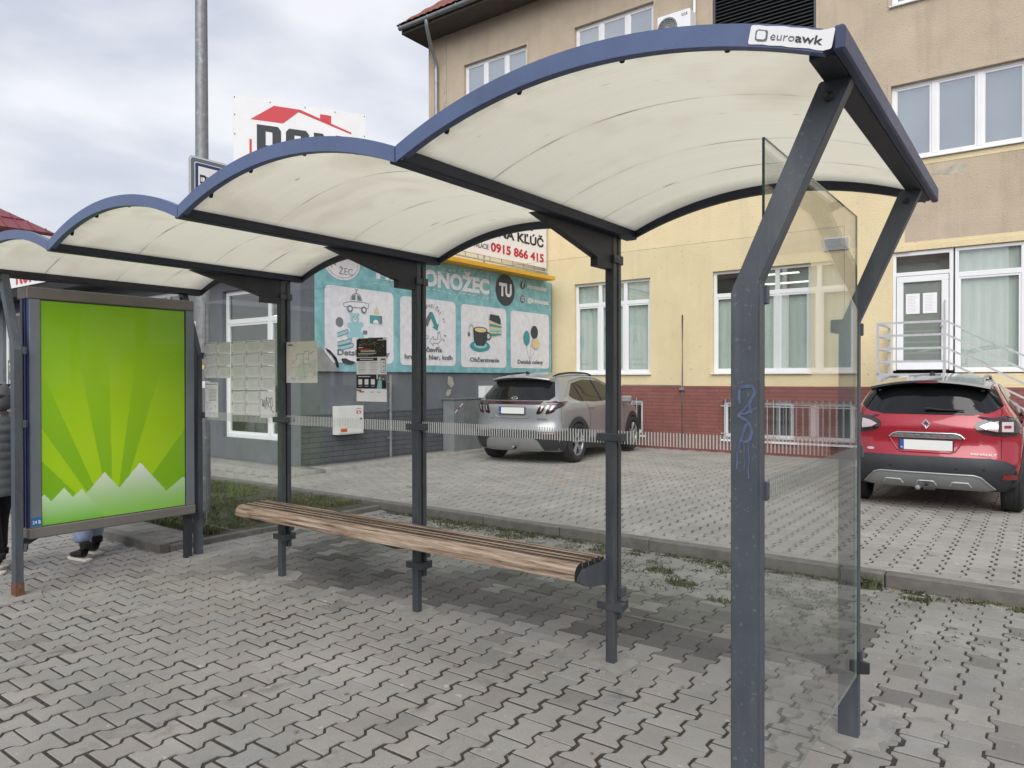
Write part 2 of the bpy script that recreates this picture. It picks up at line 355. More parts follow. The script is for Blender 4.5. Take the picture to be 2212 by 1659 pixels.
M['joint'] = mat('joint_grit', (0.050, 0.043, 0.036), 1.0, var=0.5, vs=40, bump=0.6, bs=150, spots=0.35, spot_c=(0.25, 0.23, 0.20), spot_s=160)
M['concrete'] = mat('concrete', (0.30, 0.29, 0.265), 0.85, var=0.25, vs=7, bump=0.3, bs=120, spots=0.3, spot_c=(0.12, 0.12, 0.11), spot_s=25)
M['concrete_old'] = mat('old_concrete', (0.20, 0.19, 0.172), 0.9, var=0.25, vs=9, bump=0.3, bs=120)
M['kerb'] = mat('kerb_concrete', (0.165, 0.157, 0.140), 0.85, var=0.28, vs=9, bump=0.4, bs=120)
M['asphalt'] = mat('asphalt', (0.052, 0.052, 0.054), 0.9, var=0.25, vs=20, bump=0.5, bs=200)
M['soil'] = mat('soil', (0.075, 0.068, 0.045), 1.0, var=0.5, vs=18, bump=0.8, bs=60)
M['grass'] = mat('grass_blade', (0.070, 0.105, 0.032), 0.8, c2=(0.15, 0.15, 0.075), vs=3)
M['weed'] = mat('weed_leaf', (0.060, 0.082, 0.030), 0.8, c2=(0.13, 0.125, 0.065), vs=6)
M['grit'] = mat('loose_grit', (0.45, 0.43, 0.39), 0.9, var=0.4, vs=50)
M['tan'] = mat('pebbledash_tan', (0.51, 0.425, 0.322), 0.95, var=0.12, vs=1.6, bump=1.0, bs=42, spots=0.55, spot_c=(0.22, 0.175, 0.125), spot_s=26, streak=0.30, streak_c=(0.22, 0.18, 0.13))
M['yellow'] = mat('pebbledash_yellow', (0.73, 0.615, 0.385), 0.95, var=0.07, vs=1.3, bump=1.0, bs=38, spots=0.55, spot_c=(0.36, 0.27, 0.15), spot_s=15, streak=0.20, streak_c=(0.42, 0.34, 0.22))
M['brickred'] = brick_mat('painted_red_brick', (0.255, 0.092, 0.080), (0.222, 0.080, 0.070), (0.12, 0.048, 0.043), 0.52, 0.078, 0.006)
M['greywall'] = mat('grey_painted_wall', (0.150, 0.162, 0.180), 0.85, var=0.22, vs=1.4, bump=0.3, bs=40, stretch=(1, 1, 0.5), spots=0.25, spot_c=(0.05, 0.05, 0.06), spot_s=5)
M['greybrick'] = brick_mat('grey_painted_brick', (0.105, 0.112, 0.127), (0.092, 0.099, 0.113), (0.045, 0.045, 0.05), 0.5, 0.09, 0.006, 0.8)
M['blackwall'] = mat('dark_soffit', (0.02, 0.02, 0.022), 0.8)
M['cream'] = mat('cream_render', (0.5, 0.42, 0.32), 0.9, var=0.1)
M['tile'] = mat('clay_roof_tile', (0.22, 0.085, 0.06), 0.85, var=0.4, vs=5, bump=0.3)
M['redmetal'] = mat('red_sheet_roof', (0.22, 0.055, 0.065), 0.5, 0.1, var=0.15, vs=0.3)
M['zinc'] = mat('zinc_sheet', (0.33, 0.34, 0.35), 0.4, 0.55, var=0.2, vs=6)
M['galv'] = mat('galvanised_steel', (0.25, 0.26, 0.265), 0.5, 0.25, var=0.3, vs=14, spots=0.4, spot_c=(0.6, 0.6, 0.6), spot_s=14)
M['galvlight'] = mat('galvanised_railing', (0.56, 0.58, 0.60), 0.45, 0.35, var=0.15, vs=14)
M['upvc'] = mat('white_upvc', (0.80, 0.81, 0.83), 0.35, var=0.03)
M['white'] = mat('white_print', (0.84, 0.84, 0.85), 0.6, var=0.05, vs=2)
M['pane_upper'] = glass_mat('upper_window_pane', (0.90, 0.93, 0.94), 0.42, dirt=0.02)
M['curtain'] = mat('curtain_cloth', (0.80, 0.83, 0.79), 0.9, var=0.12, vs=2, stretch=(6, 6, 0.4))
M['blindcloth'] = mat('pale_blind_cloth', (0.74, 0.80, 0.85), 0.9, var=0.06, vs=1, stretch=(5, 5, 0.3))
M['room'] = mat('room_dark', (0.22, 0.22, 0.21), 0.9)
M['roomdim'] = mat('room_wall_dim', (0.45, 0.45, 0.43), 0.9)
M['slat'] = mat('dark_blind_slat', (0.09, 0.095, 0.10), 0.35, 0.3)
m_, t_ = new_mat('fluorescent_tube'); o_ = N(t_, 'ShaderNodeOutputMaterial'); e_ = N(t_, 'ShaderNodeEmission')
e_.inputs[0].default_value = (1, 0.97, 0.85, 1); e_.inputs[1].default_value = 1.6; t_.links.new(e_.outputs[0], o_.inputs[0]); M['tube'] = m_
def flat(name, r, g, b, rough=0.6, var=0.0, vs=6):
    if name not in M:
        M[name] = mat(name, srgb(r, g, b), rough, var=var, vs=vs)
    return M[name]
flat('teal', 105, 172, 176, var=0.0); M['teal'] = mat('teal_print', srgb(98, 160, 166), 0.6, c2=srgb(152, 200, 206), vs=5, detail=10)
M['panelwhite'] = mat('printed_panel_white', srgb(238, 236, 240), 0.6, c2=srgb(215, 214, 220), vs=9, detail=10)
flat('ink', 58, 62, 68); flat('inkblack', 22, 22, 24); flat('inkgrey', 105, 112, 118); flat('red', 190, 40, 50); flat('lightred', 205, 72, 80)
flat('tealdark', 62, 148, 152); flat('tealpale', 150, 200, 208); flat('sand', 222, 200, 150); flat('yellowtrim', 226, 170, 40, var=0.1)
flat('purple', 120, 50, 100); flat('peach', 200, 190, 185); flat('orange', 205, 85, 45); flat('platewhite', 225, 226, 224, 0.4); flat('plateblue', 40, 80, 160)
flat('signblue', 42, 62, 100, 0.4); flat('tagblue', 45, 110, 165, 0.5); flat('paper', 238, 237, 242, var=0.03); flat('papercream', 228, 228, 208, var=0.05)
flat('printgrey', 140, 140, 146); flat('printlight', 198, 198, 204); flat('nightblue', 38, 38, 52); flat('nightgreen', 48, 46, 40, var=0.9, vs=60)
flat('mapgreen', 176, 190, 168); flat('yellowsticker', 220, 205, 90); flat('skin', 205, 160, 135, 0.6); flat('graffiti', 96, 112, 158, 0.5)
M['graffiti'] = mat('faded_spray_paint', srgb(96, 110, 146), 0.5, c2=srgb(72, 80, 98), vs=40)
flat('plateframe', 25, 27, 32); flat('patch', 178, 172, 155, var=0.3)

def paper_mat(name, c):
    m, t = new_mat(name)
    o = N(t, 'ShaderNodeOutputMaterial'); df = N(t, 'ShaderNodeBsdfDiffuse'); tl = N(t, 'ShaderNodeBsdfTranslucent'); a = N(t, 'ShaderNodeMixShader')
    n = N(t, 'ShaderNodeTexNoise'); n.inputs['Scale'].default_value = 9; tcn = N(t, 'ShaderNodeTexCoord'); t.links.new(tcn.outputs['Object'], n.inputs['Vector'])
    mx = N(t, 'ShaderNodeMix', data_type='RGBA'); mx.inputs['A'].default_value = (*c, 1); mx.inputs['B'].default_value = (*[k * .88 for k in c], 1); t.links.new(n.outputs['Fac'], mx.inputs['Factor'])
    t.links.new(mx.outputs['Result'], df.inputs[0]); t.links.new(mx.outputs['Result'], tl.inputs[0]); a.inputs[0].default_value = .12
    t.links.new(df.outputs[0], a.inputs[1]); t.links.new(tl.outputs[0], a.inputs[2]); t.links.new(a.outputs[0], o.inputs[0]); return m
M['paper'] = paper_mat('thin_white_paper', (.97, .97, .99)); M['papercream'] = paper_mat('thin_cream_paper', (.90, .89, .80))
M['mapgreenpale'] = paper_mat('pale_map_green', (.78, .84, .74))
M['woodside'] = mat('gap_shade_slat_side', (.040, .032, .026), .9, var=.4, vs=30)  # near-black slat sides: the dark of the gaps is painted into the wood
def vcol_mat(name, attr, rough=0.45):
    m, t = new_mat(name)
    o = N(t, 'ShaderNodeOutputMaterial'); p = N(t, 'ShaderNodeBsdfPrincipled'); p.inputs['Roughness'].default_value = rough
    a = N(t, 'ShaderNodeAttribute', attribute_name=attr)
    t.links.new(a.outputs['Color'], p.inputs['Base Color']); t.links.new(p.outputs[0], o.inputs[0])
    return m
M['poster'] = vcol_mat('poster_print', 'print')

# ------------------------------------------------------------------ object helpers
def tag(o, label=None, cat=None, group=None, kind=None):
    if label: o['label'] = label
    if cat: o['category'] = cat
    if group: o['group'] = group
    if kind: o['kind'] = kind
    return o
def thing(name, label, cat, loc=(0, 0, 0), rz=0.0, group=None):
    o = bpy.data.objects.new(name, None); col.objects.link(o)
    o.empty_display_size = 0.2
    o.location = loc; o.rotation_euler = (0, 0, rz)
    return tag(o, label, cat, group)
def origin(p):
    v = Vector((0, 0, 0))
    while p is not None:
        v += p.location; p = p.parent
    return v
def copy_tree(o, parent=None):
    c = o.copy(); col.objects.link(c); c.parent = parent
    for ch in list(o.children):
        copy_tree(ch, c)
    return c
LOCAL = [False]
class MB:
    def __init__(s):
        s.v = []; s.f = []; s.m = []; s.sm = []; s.mats = []
    def mi(s, m):
        if m not in s.mats: s.mats.append(m)
        return s.mats.index(m)
    def add(s, vs, fs, m, smooth=False):
        b = len(s.v); s.v += [tuple(p) for p in vs]; k = s.mi(m)
        for f in fs:
            s.f.append([i + b for i in f]); s.m.append(k); s.sm.append(smooth)
        return s
    def box(s, x0, x1, y0, y1, z0, z1, m):
        v = [(x, y, z) for x in (x0, x1) for y in (y0, y1) for z in (z0, z1)]
        f = [(0, 1, 3, 2), (4, 6, 7, 5), (0, 4, 5, 1), (2, 3, 7, 6), (0, 2, 6, 4), (1, 5, 7, 3)]
        return s.add(v, f, m)
    def bbox(s, x0, x1, y0, y1, z0, z1, m, b=0.004):
        """box with chamfered edges"""
        bm = bmesh.new(); bmesh.ops.create_cube(bm, size=1)
        for v in bm.verts:
            v.co = Vector(((x0 + x1) / 2 + v.co.x * (x1 - x0), (y0 + y1) / 2 + v.co.y * (y1 - y0), (z0 + z1) / 2 + v.co.z * (z1 - z0)))
        b = min(b, abs(x1 - x0) * .4, abs(y1 - y0) * .4, abs(z1 - z0) * .4)
        bmesh.ops.bevel(bm, geom=bm.edges[:], offset=b, segments=1, affect='EDGES')
        s.addbm(bm, m); return s
    def addbm(s, bm, m, smooth=False):
        bm.verts.index_update()
        s.add([v.co[:] for v in bm.verts], [[v.index for v in f.verts] for f in bm.faces], m, smooth); bm.free()
    def prism(s, poly, axis, a, b, m):
        """poly in the two other axes (x,y / x,z / y,z), extruded along axis"""
        n = len(poly)
        def P(p, t):
            return {'x': (t, p[0], p[1]), 'y': (p[0], t, p[1]), 'z': (p[0], p[1], t)}[axis]
        v = [P(p, a) for p in poly] + [P(p, b) for p in poly]
        f = [list(range(n))[::-1], list(range(n, 2 * n))] + [(i, (i + 1) % n, n + (i + 1) % n, n + i) for i in range(n)]
        return s.add(v, f, m)
    def tube(s, pts, r, m, n=10, cap=True, smooth=True):
        pts = [Vector(p) for p in pts]; rs = r if isinstance(r, (list, tuple)) else [r] * len(pts)
        v = []; f = []
        up = Vector((0, 0, 1))
        for i, p in enumerate(pts):
            d = (pts[min(i + 1, len(pts) - 1)] - pts[max(i - 1, 0)]).normalized()
            a = d.cross(up)
            if a.length < 1e-3: a = d.cross(Vector((0, 1, 0)))
            a.normalize(); b = d.cross(a).normalized()
            for k in range(n):
                t = 2 * math.pi * k / n
                v.append(p + (a * math.cos(t) + b * math.sin(t)) * rs[i])
        for i in range(len(pts) - 1):
            for k in range(n):
                f.append((i * n + k, i * n + (k + 1) % n, (i + 1) * n + (k + 1) % n, (i + 1) * n + k))
        s.add(v, f, m, smooth)
        if cap:
            s.add(v[:n], [list(range(n))], m); s.add(v[-n:], [list(range(n))[::-1]], m)
        return s
    def lathe(s, prof, c, axis, m, n=32, smooth=True):
        """prof = (r, h) pairs round axis through c"""
        v = []; f = []
        for r, h in prof:
            for k in range(n):
                t = 2 * math.pi * k / n; a, b = r * math.cos(t), r * math.sin(t)
                v.append({'x': (c[0] + h, c[1] + a, c[2] + b), 'y': (c[0] + a, c[1] + h, c[2] + b), 'z': (c[0] + a, c[1] + b, c[2] + h)}[axis])
        for i in range(len(prof) - 1):
            for k in range(n):
                f.append((i * n + k, i * n + (k + 1) % n, (i + 1) * n + (k + 1) % n, (i + 1) * n + k))
        return s.add(v, f, m, smooth)
    def build(s, name, parent=None, local=False, smooth_angle=None):
        me = bpy.data.meshes.new(name)
        off = Vector((0, 0, 0)) if (local or LOCAL[0] or parent is None) else origin(parent)
        me.from_pydata([(p[0] - off.x, p[1] - off.y, p[2] - off.z) for p in s.v], [], s.f)
        for m in s.mats: me.materials.append(m)
        me.polygons.foreach_set('material_index', s.m)
        me.polygons.foreach_set('use_smooth', s.sm)
        me.validate(); me.update()
        o = bpy.data.objects.new(name, me); col.objects.link(o); o.parent = parent
        return o
def struct(o): o['kind'] = 'structure'; return o
def recalc(o):
    bm = bmesh.new(); bm.from_mesh(o.data); bmesh.ops.recalc_face_normals(bm, faces=bm.faces); bm.to_mesh(o.data); bm.free()
    return o

# text as flat mesh -----------------------------------------------------------
_tc = {}
def text_geo(s, bold=0.0):
    k = (s, bold)
    if k in _tc: return _tc[k]
    cu = bpy.data.curves.new('t', 'FONT'); cu.body = s; cu.size = 1; cu.offset = bold; cu.resolution_u = 3
    o = bpy.data.objects.new('t', cu); col.objects.link(o)
    dg = bpy.context.evaluated_depsgraph_get()
    me = bpy.data.meshes.new_from_object(o.evaluated_get(dg))
    vs = [v.co.copy() for v in me.vertices]; fs = [list(p.vertices) for p in me.polygons]
    bpy.data.objects.remove(o); bpy.data.curves.remove(cu); bpy.data.meshes.remove(me)
    if vs:
        x0 = min(v.x for v in vs); x1 = max(v.x for v in vs); y0 = min(v.y for v in vs); y1 = max(v.y for v in vs)
    else: x0 = x1 = y0 = y1 = 0
    _tc[k] = (vs, fs, x0, x1, y0, y1)
    return _tc[k]
class Board:
    """flat printed surface: local u (right), v (up), layers stand proud along n"""
    def __init__(s, O, U, V, step=0.0012):
        s.O = Vector(O); s.U = Vector(U).normalized(); s.V = Vector(V).normalized(); s.n = s.U.cross(s.V); s.mb = MB(); s.st = step; s.k = 0
    def P(s, u, v, l): return s.O + s.U * u + s.V * v + s.n * (s.st * (l + s.k * .012))
    def poly(s, pts, m, l=1):
        s.k += 1
        s.mb.add([s.P(u, v, l) for u, v in pts], [list(range(len(pts)))], m); return s
    def rect(s, u0, v0, u1, v1, m, l=1): return s.poly([(u0, v0), (u1, v0), (u1, v1), (u0, v1)], m, l)
    def rrect(s, u0, v0, u1, v1, r, m, l=1, skew=0.0):
        p = []
        for cx, cy, a in ((u1 - r, v0 + r, -90), (u1 - r, v1 - r, 0), (u0 + r, v1 - r, 90), (u0 + r, v0 + r, 180)):
            for k in range(6):
                t = R(a + 18 * k); x, y = cx + r * math.cos(t), cy + r * math.sin(t); p.append((x + skew * (y - v0), y))
        return s.poly(p, m, l)
    def disc(s, u, v, ru, m, l=1, rv=None, a0=0, a1=360, n=28):
        rv = rv or ru
        return s.poly([(u + ru * math.cos(R(a0 + (a1 - a0) * k / n)), v + rv * math.sin(R(a0 + (a1 - a0) * k / n))) for k in range(n + (a1 - a0 < 360))], m, l)
    def line(s, pts, w, m, l=1):
        for (a, b), (c, d) in zip(pts, pts[1:]):
            dx, dy = c - a, d - b; q = math.hypot(dx, dy) or 1; nx, ny = -dy / q * w / 2, dx / q * w / 2
            s.poly([(a + nx, b + ny), (a - nx, b - ny), (c - nx, d - ny), (c + nx, d + ny)], m, l)
        return s
    def ring(s, u, v, r, w, m, l=1, a0=0, a1=360, n=24, rv=None):
        rv = rv or r
        s.line([(u + r * math.cos(R(a0 + (a1 - a0) * k / n)), v + rv * math.sin(R(a0 + (a1 - a0) * k / n))) for k in range(n + 1)], w, m, l); return s
    def text(s, t, u0, v0, u1=None, h=None, m=None, l=1, bold=0.0, shear=0.0, rot=0.0, mid=False, v1=None):
        """fit: baseline at v0 starting u0; width to u1 and/or glyph height v1-v0"""
        vs, fs, x0, x1, y0, y1 = text_geo(t, bold); s.k += 1
        sy = h / 0.70
        sx = (u1 - u0) / (x1 - x0) if u1 is not None else sy
        if mid: u0 = u0 - (x1 - x0) * sx / 2
        c, q = math.cos(rot), math.sin(rot)
        out = []
        for p in vs:
            a, b = (p.x - x0) * sx + shear * p.y * sy, p.y * sy
            out.append(s.P(u0 + a * c - b * q, v0 + a * q + b * c, l))
        s.mb.add(out, fs, m); return s
    def build(s, name, parent): return s.mb.build(name, parent)

# ------------------------------------------------------------------ ground
mb = MB(); mb.box(-160, 160, -120, 300, -0.5, -0.030, M['asphalt'])
struct(mb.build('ground'))
mb = MB(); mb.box(-60, 40, -9.5, -2.2, -0.4, -0.024, M['asphalt']); struct(mb.build('road'))
def rough_sheet(x0, x1, y0, y1, zf, m, nx, ny, amp, name, seed=1):
    rnd = random.Random(seed); v = []; f = []
    for j in range(ny + 1):
        for i in range(nx + 1):
            x = x0 + (x1 - x0) * i / nx; y = y0 + (y1 - y0) * j / ny
            v.append((x, y, zf(x, y) + rnd.uniform(-amp, amp)))
    for j in range(ny):
        for i in range(nx):
            a = j * (nx + 1) + i; f.append((a, a + 1, a + nx + 2, a + nx + 1))
    mb = MB(); mb.add(v, f, m, True); return mb.build(name)
def lot_z(x, y):
    return 0.10 if y < 12.6 else 0.10 - (y - 12.6) / 2.4 * 0.05
struct(rough_sheet(-26, 9, -2.05, 6.28, lambda x, y: -0.0065, M['joint'], 90, 24, 0.0012, 'joint_sand'))
struct(rough_sheet(-26, 9, 6.32, 15.3, lambda x, y: lot_z(x, y) - 0.0065, M['joint'], 90, 24, 0.0008, 'joint_sand'))

PL, PW, AMP = 0.20, 0.165, 0.0165
def pavers(x0, x1, y0, y1, zf, m, name, skip, tone, gap, seed=3, tilt=0.0016):
    rnd = random.Random(seed); V = []; F = []; T = []; SM = []
    nc = int((x1 - x0) / PW)
    for c in range(nc):
        cx = x0 + (c + 0.5) * PW
        k = 0; y = y0 + (PL / 2 if c % 2 else 0)
        while y + PL <= y1 + 0.02:
            cy = y + PL / 2
            if not skip(cx, cy):
                g = (gap(cx, cy) if callable(gap) else gap) / 2 * rnd.uniform(0.7, 1.35); h = PL / 2 - g * rnd.uniform(0.5, 1.0)
                xa, xb = PW / 2 + AMP - g, PW / 2 - AMP - g
                side = [(xa, -h), (xa, -0.064), (xb, -0.036), (xb, 0.036), (xa, 0.064), (xa, h)]
                ring = side + [(-a, -b) for a, b in side]
                tx, ty, dz = rnd.gauss(0, tilt) * 8, rnd.gauss(0, tilt) * 8, rnd.gauss(0, tilt * .6)
                ox, oy, ra = rnd.gauss(0, 0.0012), rnd.gauss(0, 0.0012), rnd.gauss(0, 0.006)
                b = len(V); z = zf(cx, cy)
                for s_, dzz in ((1.0, -0.026), (1.0, -0.0035), (0.955, 0.0)):
                    for a, q in ring:
                        aa, qq = a * s_, q * (1 - (1 - s_) * .8)
                        V.append((cx + ox + aa - qq * ra, cy + oy + qq + aa * ra, z + dzz + dz + aa * tx * .1 + qq * ty * .1))
                for L_ in (0, 12):
                    for i in range(12):
                        j = (i + 1) % 12; F.append((b + L_ + i, b + L_ + j, b + L_ + 12 + j, b + L_ + 12 + i))
                b2 = b + 24
                # three convex pieces so the waisted outline triangulates cleanly
                F.append((b2 + 0, b2 + 1, b2 + 10, b2 + 11)); F.append((b2 + 1, b2 + 2, b2 + 3, b2 + 4, b2 + 7, b2 + 8, b2 + 9, b2 + 10)); F.append((b2 + 4, b2 + 5, b2 + 6, b2 + 7))
                t = tone(cx, cy, rnd); T += [t] * 27
            y += PL
    me = bpy.data.meshes.new(name); me.from_pydata(V, [], F); me.materials.append(m)
    at = me.attributes.new('tone', 'FLOAT_COLOR', 'FACE')
    at.data.foreach_set('color', [c for t in T for c in (t[0], t[1], t[2], 1)])
    me.update(); o = bpy.data.objects.new(name, me); col.objects.link(o); return struct(o)
def h2(x, y, s=0):
    v = math.sin(x * 12.9898 + y * 78.233 + s * 37.7) * 43758.5453
    return v - math.floor(v)
def vnoise(x, y, s=0):
    xi, yi = math.floor(x), math.floor(y); fx, fy = x - xi, y - yi
    fx, fy = fx * fx * (3 - 2 * fx), fy * fy * (3 - 2 * fy)
    return ((h2(xi, yi, s) * (1 - fx) + h2(xi + 1, yi, s) * fx) * (1 - fy) + (h2(xi, yi + 1, s) * (1 - fx) + h2(xi + 1, yi + 1, s) * fx) * fy)
def tone_front(x, y, rnd):
    t = 1.0 + rnd.gauss(0, 0.045)
    if rnd.random() < 0.05: t *= rnd.uniform(0.72, 0.88)
    # darker stones under and behind the bench
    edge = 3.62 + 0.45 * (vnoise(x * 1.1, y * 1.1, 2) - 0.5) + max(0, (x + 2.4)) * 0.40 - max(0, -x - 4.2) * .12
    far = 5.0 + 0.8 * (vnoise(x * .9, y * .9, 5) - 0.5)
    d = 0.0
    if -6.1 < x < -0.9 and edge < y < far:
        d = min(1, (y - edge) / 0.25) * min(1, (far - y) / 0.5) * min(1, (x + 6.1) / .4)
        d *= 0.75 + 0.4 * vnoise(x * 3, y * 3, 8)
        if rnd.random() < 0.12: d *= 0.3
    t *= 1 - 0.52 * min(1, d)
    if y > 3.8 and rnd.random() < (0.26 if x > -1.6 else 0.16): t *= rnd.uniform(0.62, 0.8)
    if y > 4.6: return (t * 0.95, t * 0.97, t * 0.93)
    w = rnd.gauss(0, 0.012)
    return (t * (1 + w), t, t * (1 - w))
ISL = lambda x, y: x < -6.62 and y > 3.50
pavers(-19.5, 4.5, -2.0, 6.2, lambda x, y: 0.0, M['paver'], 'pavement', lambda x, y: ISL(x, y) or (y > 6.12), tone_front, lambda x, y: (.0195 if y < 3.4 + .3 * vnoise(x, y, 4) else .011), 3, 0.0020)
def tone_lot(x, y, rnd):
    t = 1.0 + rnd.gauss(0, 0.035)
    w = 0
    if -6.9 < x < -4.5 and 8 < y < 11 and rnd.random() < 0.10: w = 0.12
    return (t * (1 + w), t, t * (1 - w * .6))
pavers(-17.5, 8.5, 6.36, 14.95, lot_z, M['paver_lot'], 'car_park_paving', lambda x, y: (x < -9.45 and y > 6.85), tone_lot, 0.0175, 9, 0.0010)
mb = MB(); mb.box(-19.4, 8.6, 6.332, 6.470, -.1, .0972, M['concrete']); struct(mb.build('kerb_bedding'))
mb = MB(); mb.prism([(1.74, 6.5), (1.84, 6.5), (1.98, 14.0), (1.88, 14.0)], 'z', .08, .1045, M['white_mark']); struct(recalc(mb.build('parking_line')))
# kerb between pavement and car park
rnd = random.Random(5); mb = MB(); x = -19.0
while x < 8.6:
    d = rnd.uniform(-0.004, 0.004)
    mb.bbox(x + 0.004, x + 0.996, 6.21 + d, 6.33 + d, -0.2, 0.102 + rnd.uniform(-.003, .003), M['kerb'], 0.009); x += 1.0
struct(mb.build('kerb'))
# raised verge island: two thin kerbs, a strip of slabs, grass
mb = MB(); y = 3.53
while y < 6.2:
    mb.bbox(-6.70, -6.62, y + .003, min(6.20, y + .997), -0.2, 0.052 + rnd.uniform(-.004, .004), M['kerb'], 0.007); y += 1.0
x = -6.62
while x > -19:
    mb.bbox(x - .997, x - .003, 3.43 + rnd.uniform(-.004, .004), 3.53, -0.2, 0.085 + rnd.uniform(-.004, .004), M['kerb'], 0.01); x -= 1.0
struct(mb.build('verge_kerb'))
mb = MB(); x = -6.705
while x > -19:
    for k in (0, 1): d = rnd.uniform(-.003, .003); mb.bbox(x - .197, x - .004, 3.535 + .20 * k, 3.731 + .20 * k, 0, .070 + d, M['kerb' if rnd.random() < .3 else 'concrete_old'], .004)
    x -= .20
struct(mb.build('verge_paving'))
mb = MB(); mb.box(-19.2, -6.71, 3.54, 6.2, -0.2, 0.052, M['soil']); struct(mb.build('soil'))
# concrete aprons along the annex
def apron(x0, x1, y0, y1, z, nm):
    o = rough_sheet(x0, x1, y0, y1, lambda x, y: z + 0.012 * (vnoise(x * 2, y * 2, 4) - .5), M['concrete'], max(2, int((x1 - x0) / .25)), max(2, int((y1 - y0) / .25)), .003, nm, 4)
    m2 = o.modifiers.new('s', 'SOLIDIFY'); m2.thickness = 0.2; m2.offset = -1; return struct(o)
apron(-27, -9.40, 6.80, 7.60, 0.165, 'concrete_apron')
apron(-9.95, -9.40, 7.62, 14.9, 0.150, 'concrete_apron')

# ------------------------------------------------------------------ grass, weeds, grit
def blades(spots, name, m, seed, hmin, hmax, w=0.004, lean=0.6):
    rnd = random.Random(seed); V = []; F = []
    for (x, y, z, s) in spots:
        a = rnd.uniform(0, 2 * math.pi); h = rnd.uniform(hmin, hmax) * s; ln = rnd.uniform(0.1, lean) * h
        dx, dy = math.cos(a), math.sin(a); px, py = -dy * w * (0.6 + s * .5), dx * w * (0.6 + s * .5)
        b = len(V)
        V += [(x - px, y - py, z), (x + px, y + py, z), (x + dx * ln * .35 - px * .8, y + dy * ln * .35 - py * .8, z + h * .6), (x + dx * ln * .35 + px * .8, y + dy * ln * .35 + py * .8, z + h * .6), (x + dx * ln, y + dy * ln, z + h * (0.95 - .3 * rnd.random()))]
        F += [(b, b + 1, b + 3, b + 2), (b + 2, b + 3, b + 4)]
    me = bpy.data.meshes.new(name); me.from_pydata(V, [], F); me.materials.append(m); me.update()
    o = bpy.data.objects.new(name, me); col.objects.link(o); o['kind'] = 'stuff'; return o
rnd = random.Random(11); sp = []
while len(sp) < 34000:
    x = rnd.uniform(-13.5, -6.73); y = rnd.uniform(3.98, 6.18)
    if x < -10 and rnd.random() < .5: continue
    bare = vnoise(x * 1.8, y * 1.8, 3)
    if bare < 0.26 or (x > -7.6 and y > 5.3 and bare < .55): continue
    sp.append((x, y, 0.05, 0.6 + 0.9 * vnoise(x * 3, y * 3, 6)))
for i in range(3500):     # the longer fringe by the slab strip
    sp.append((rnd.uniform(-8.6, -6.75), rnd.uniform(3.93, 4.12), 0.05, rnd.uniform(1.2, 2.6)))
tag(blades(sp, 'grass', M['grass'], 1, 0.03, 0.06, 0.0035), 'short patchy grass on the raised verge behind the shelter', 'grass')
sp = []
def tuft(cx, cy, z, n, r, s):
    for i in range(n):
        a = rnd.uniform(0, 6.28); q = r * math.sqrt(rnd.random()); sp.append((cx + q * math.cos(a), cy + q * math.sin(a) * .6, z, s * rnd.uniform(.5, 1.3)))
for i in range(150):
    x = rnd.uniform(-6.55, 0.4)
    dens = vnoise(x * 1.3, 0, 21)
    if rnd.random() > dens * 1.5: continue
    tuft(x, 6.17 - abs(rnd.gauss(0, 0.07)), 0, rnd.randint(6, 34), rnd.uniform(.03, .12), rnd.uniform(.4, .85))
for i in range(115):
    x = rnd.uniform(-6.5, -1.2); y = 6.1 - rnd.random() ** 1.6 * 1.0
    if vnoise(x * 1.2, y * 1.2, 33) < .42: continue
    tuft(x, y, 0, rnd.randint(8, 40), rnd.uniform(.05, .16), rnd.uniform(.3, .65))
for i in range(900):
    x = rnd.uniform(-6.55, 2.5); q = vnoise(x * 2.2, 0, 44)
    if rnd.random() < q * 1.2: tuft(x, 6.20 - abs(rnd.gauss(0, .035)), 0, rnd.randint(3, 12), rnd.uniform(.01, .05), rnd.uniform(.25, .6))
for i in range(420):       # moss and seedlings sitting in the joints
    c = rnd.randint(0, 38); x = -6.4 + c * .165 + rnd.choice((-.016, .016)); y = 6.1 - rnd.random() ** 1.4 * 1.5
    if vnoise(x * 1.5, y * 1.5, 51) > .45: tuft(x, y, -.004, rnd.randint(4, 12), rnd.uniform(.008, .035), rnd.uniform(.2, .4))
for (x, y, n, r, s) in ((-1.15, 6.12, 260, .14, 1.7), (-0.75, 5.95, 90, .1, .9), (-2.3, 5.35, 150, .13, .9), (-2.6, 5.6, 120, .12, .9), (-1.9, 5.1, 70, .09, .7), (-0.1, 6.1, 90, .1, .8), (-3.3, 5.9, 150, .16, .8), (-4.4, 5.9, 120, .18, .8)):
    tuft(x, y, 0, n, r, s)
tag(blades(sp, 'weeds', M['weed'], 2, 0.02, 0.055, 0.006, 1.2), 'weeds growing from the joints along the kerb', 'weeds')
V = []; F = []
def pebble(x, y, z, r):
    b = len(V); q = [(1, 0, 0), (0, 1, 0), (-1, 0, 0), (0, -1, 0), (0, 0, .8)]
    for p in q: V.append((x + p[0] * r * rnd.uniform(.6, 1.2), y + p[1] * r * rnd.uniform(.6, 1.2), z + p[2] * r))
    F.extend([(b, b + 1, b + 4), (b + 1, b + 2, b + 4), (b + 2, b + 3, b + 4), (b + 3, b, b + 4)])
for i in range(3800):
    x = rnd.uniform(-7, 1.5); y = rnd.uniform(1.0, 6.15)
    pebble(x, y, -0.008 if rnd.random() < .75 else .0, rnd.uniform(.0015, .0045))
for i in range(1500):
    pebble(rnd.uniform(-8.2, -6.5), 3.42 - abs(rnd.gauss(0, .10)), 0, rnd.uniform(.002, .006))
for i in range(1100):
    pebble(rnd.uniform(-6.5, 0.5), 6.18 - abs(rnd.gauss(0, .10)), 0, rnd.uniform(.002, .007))
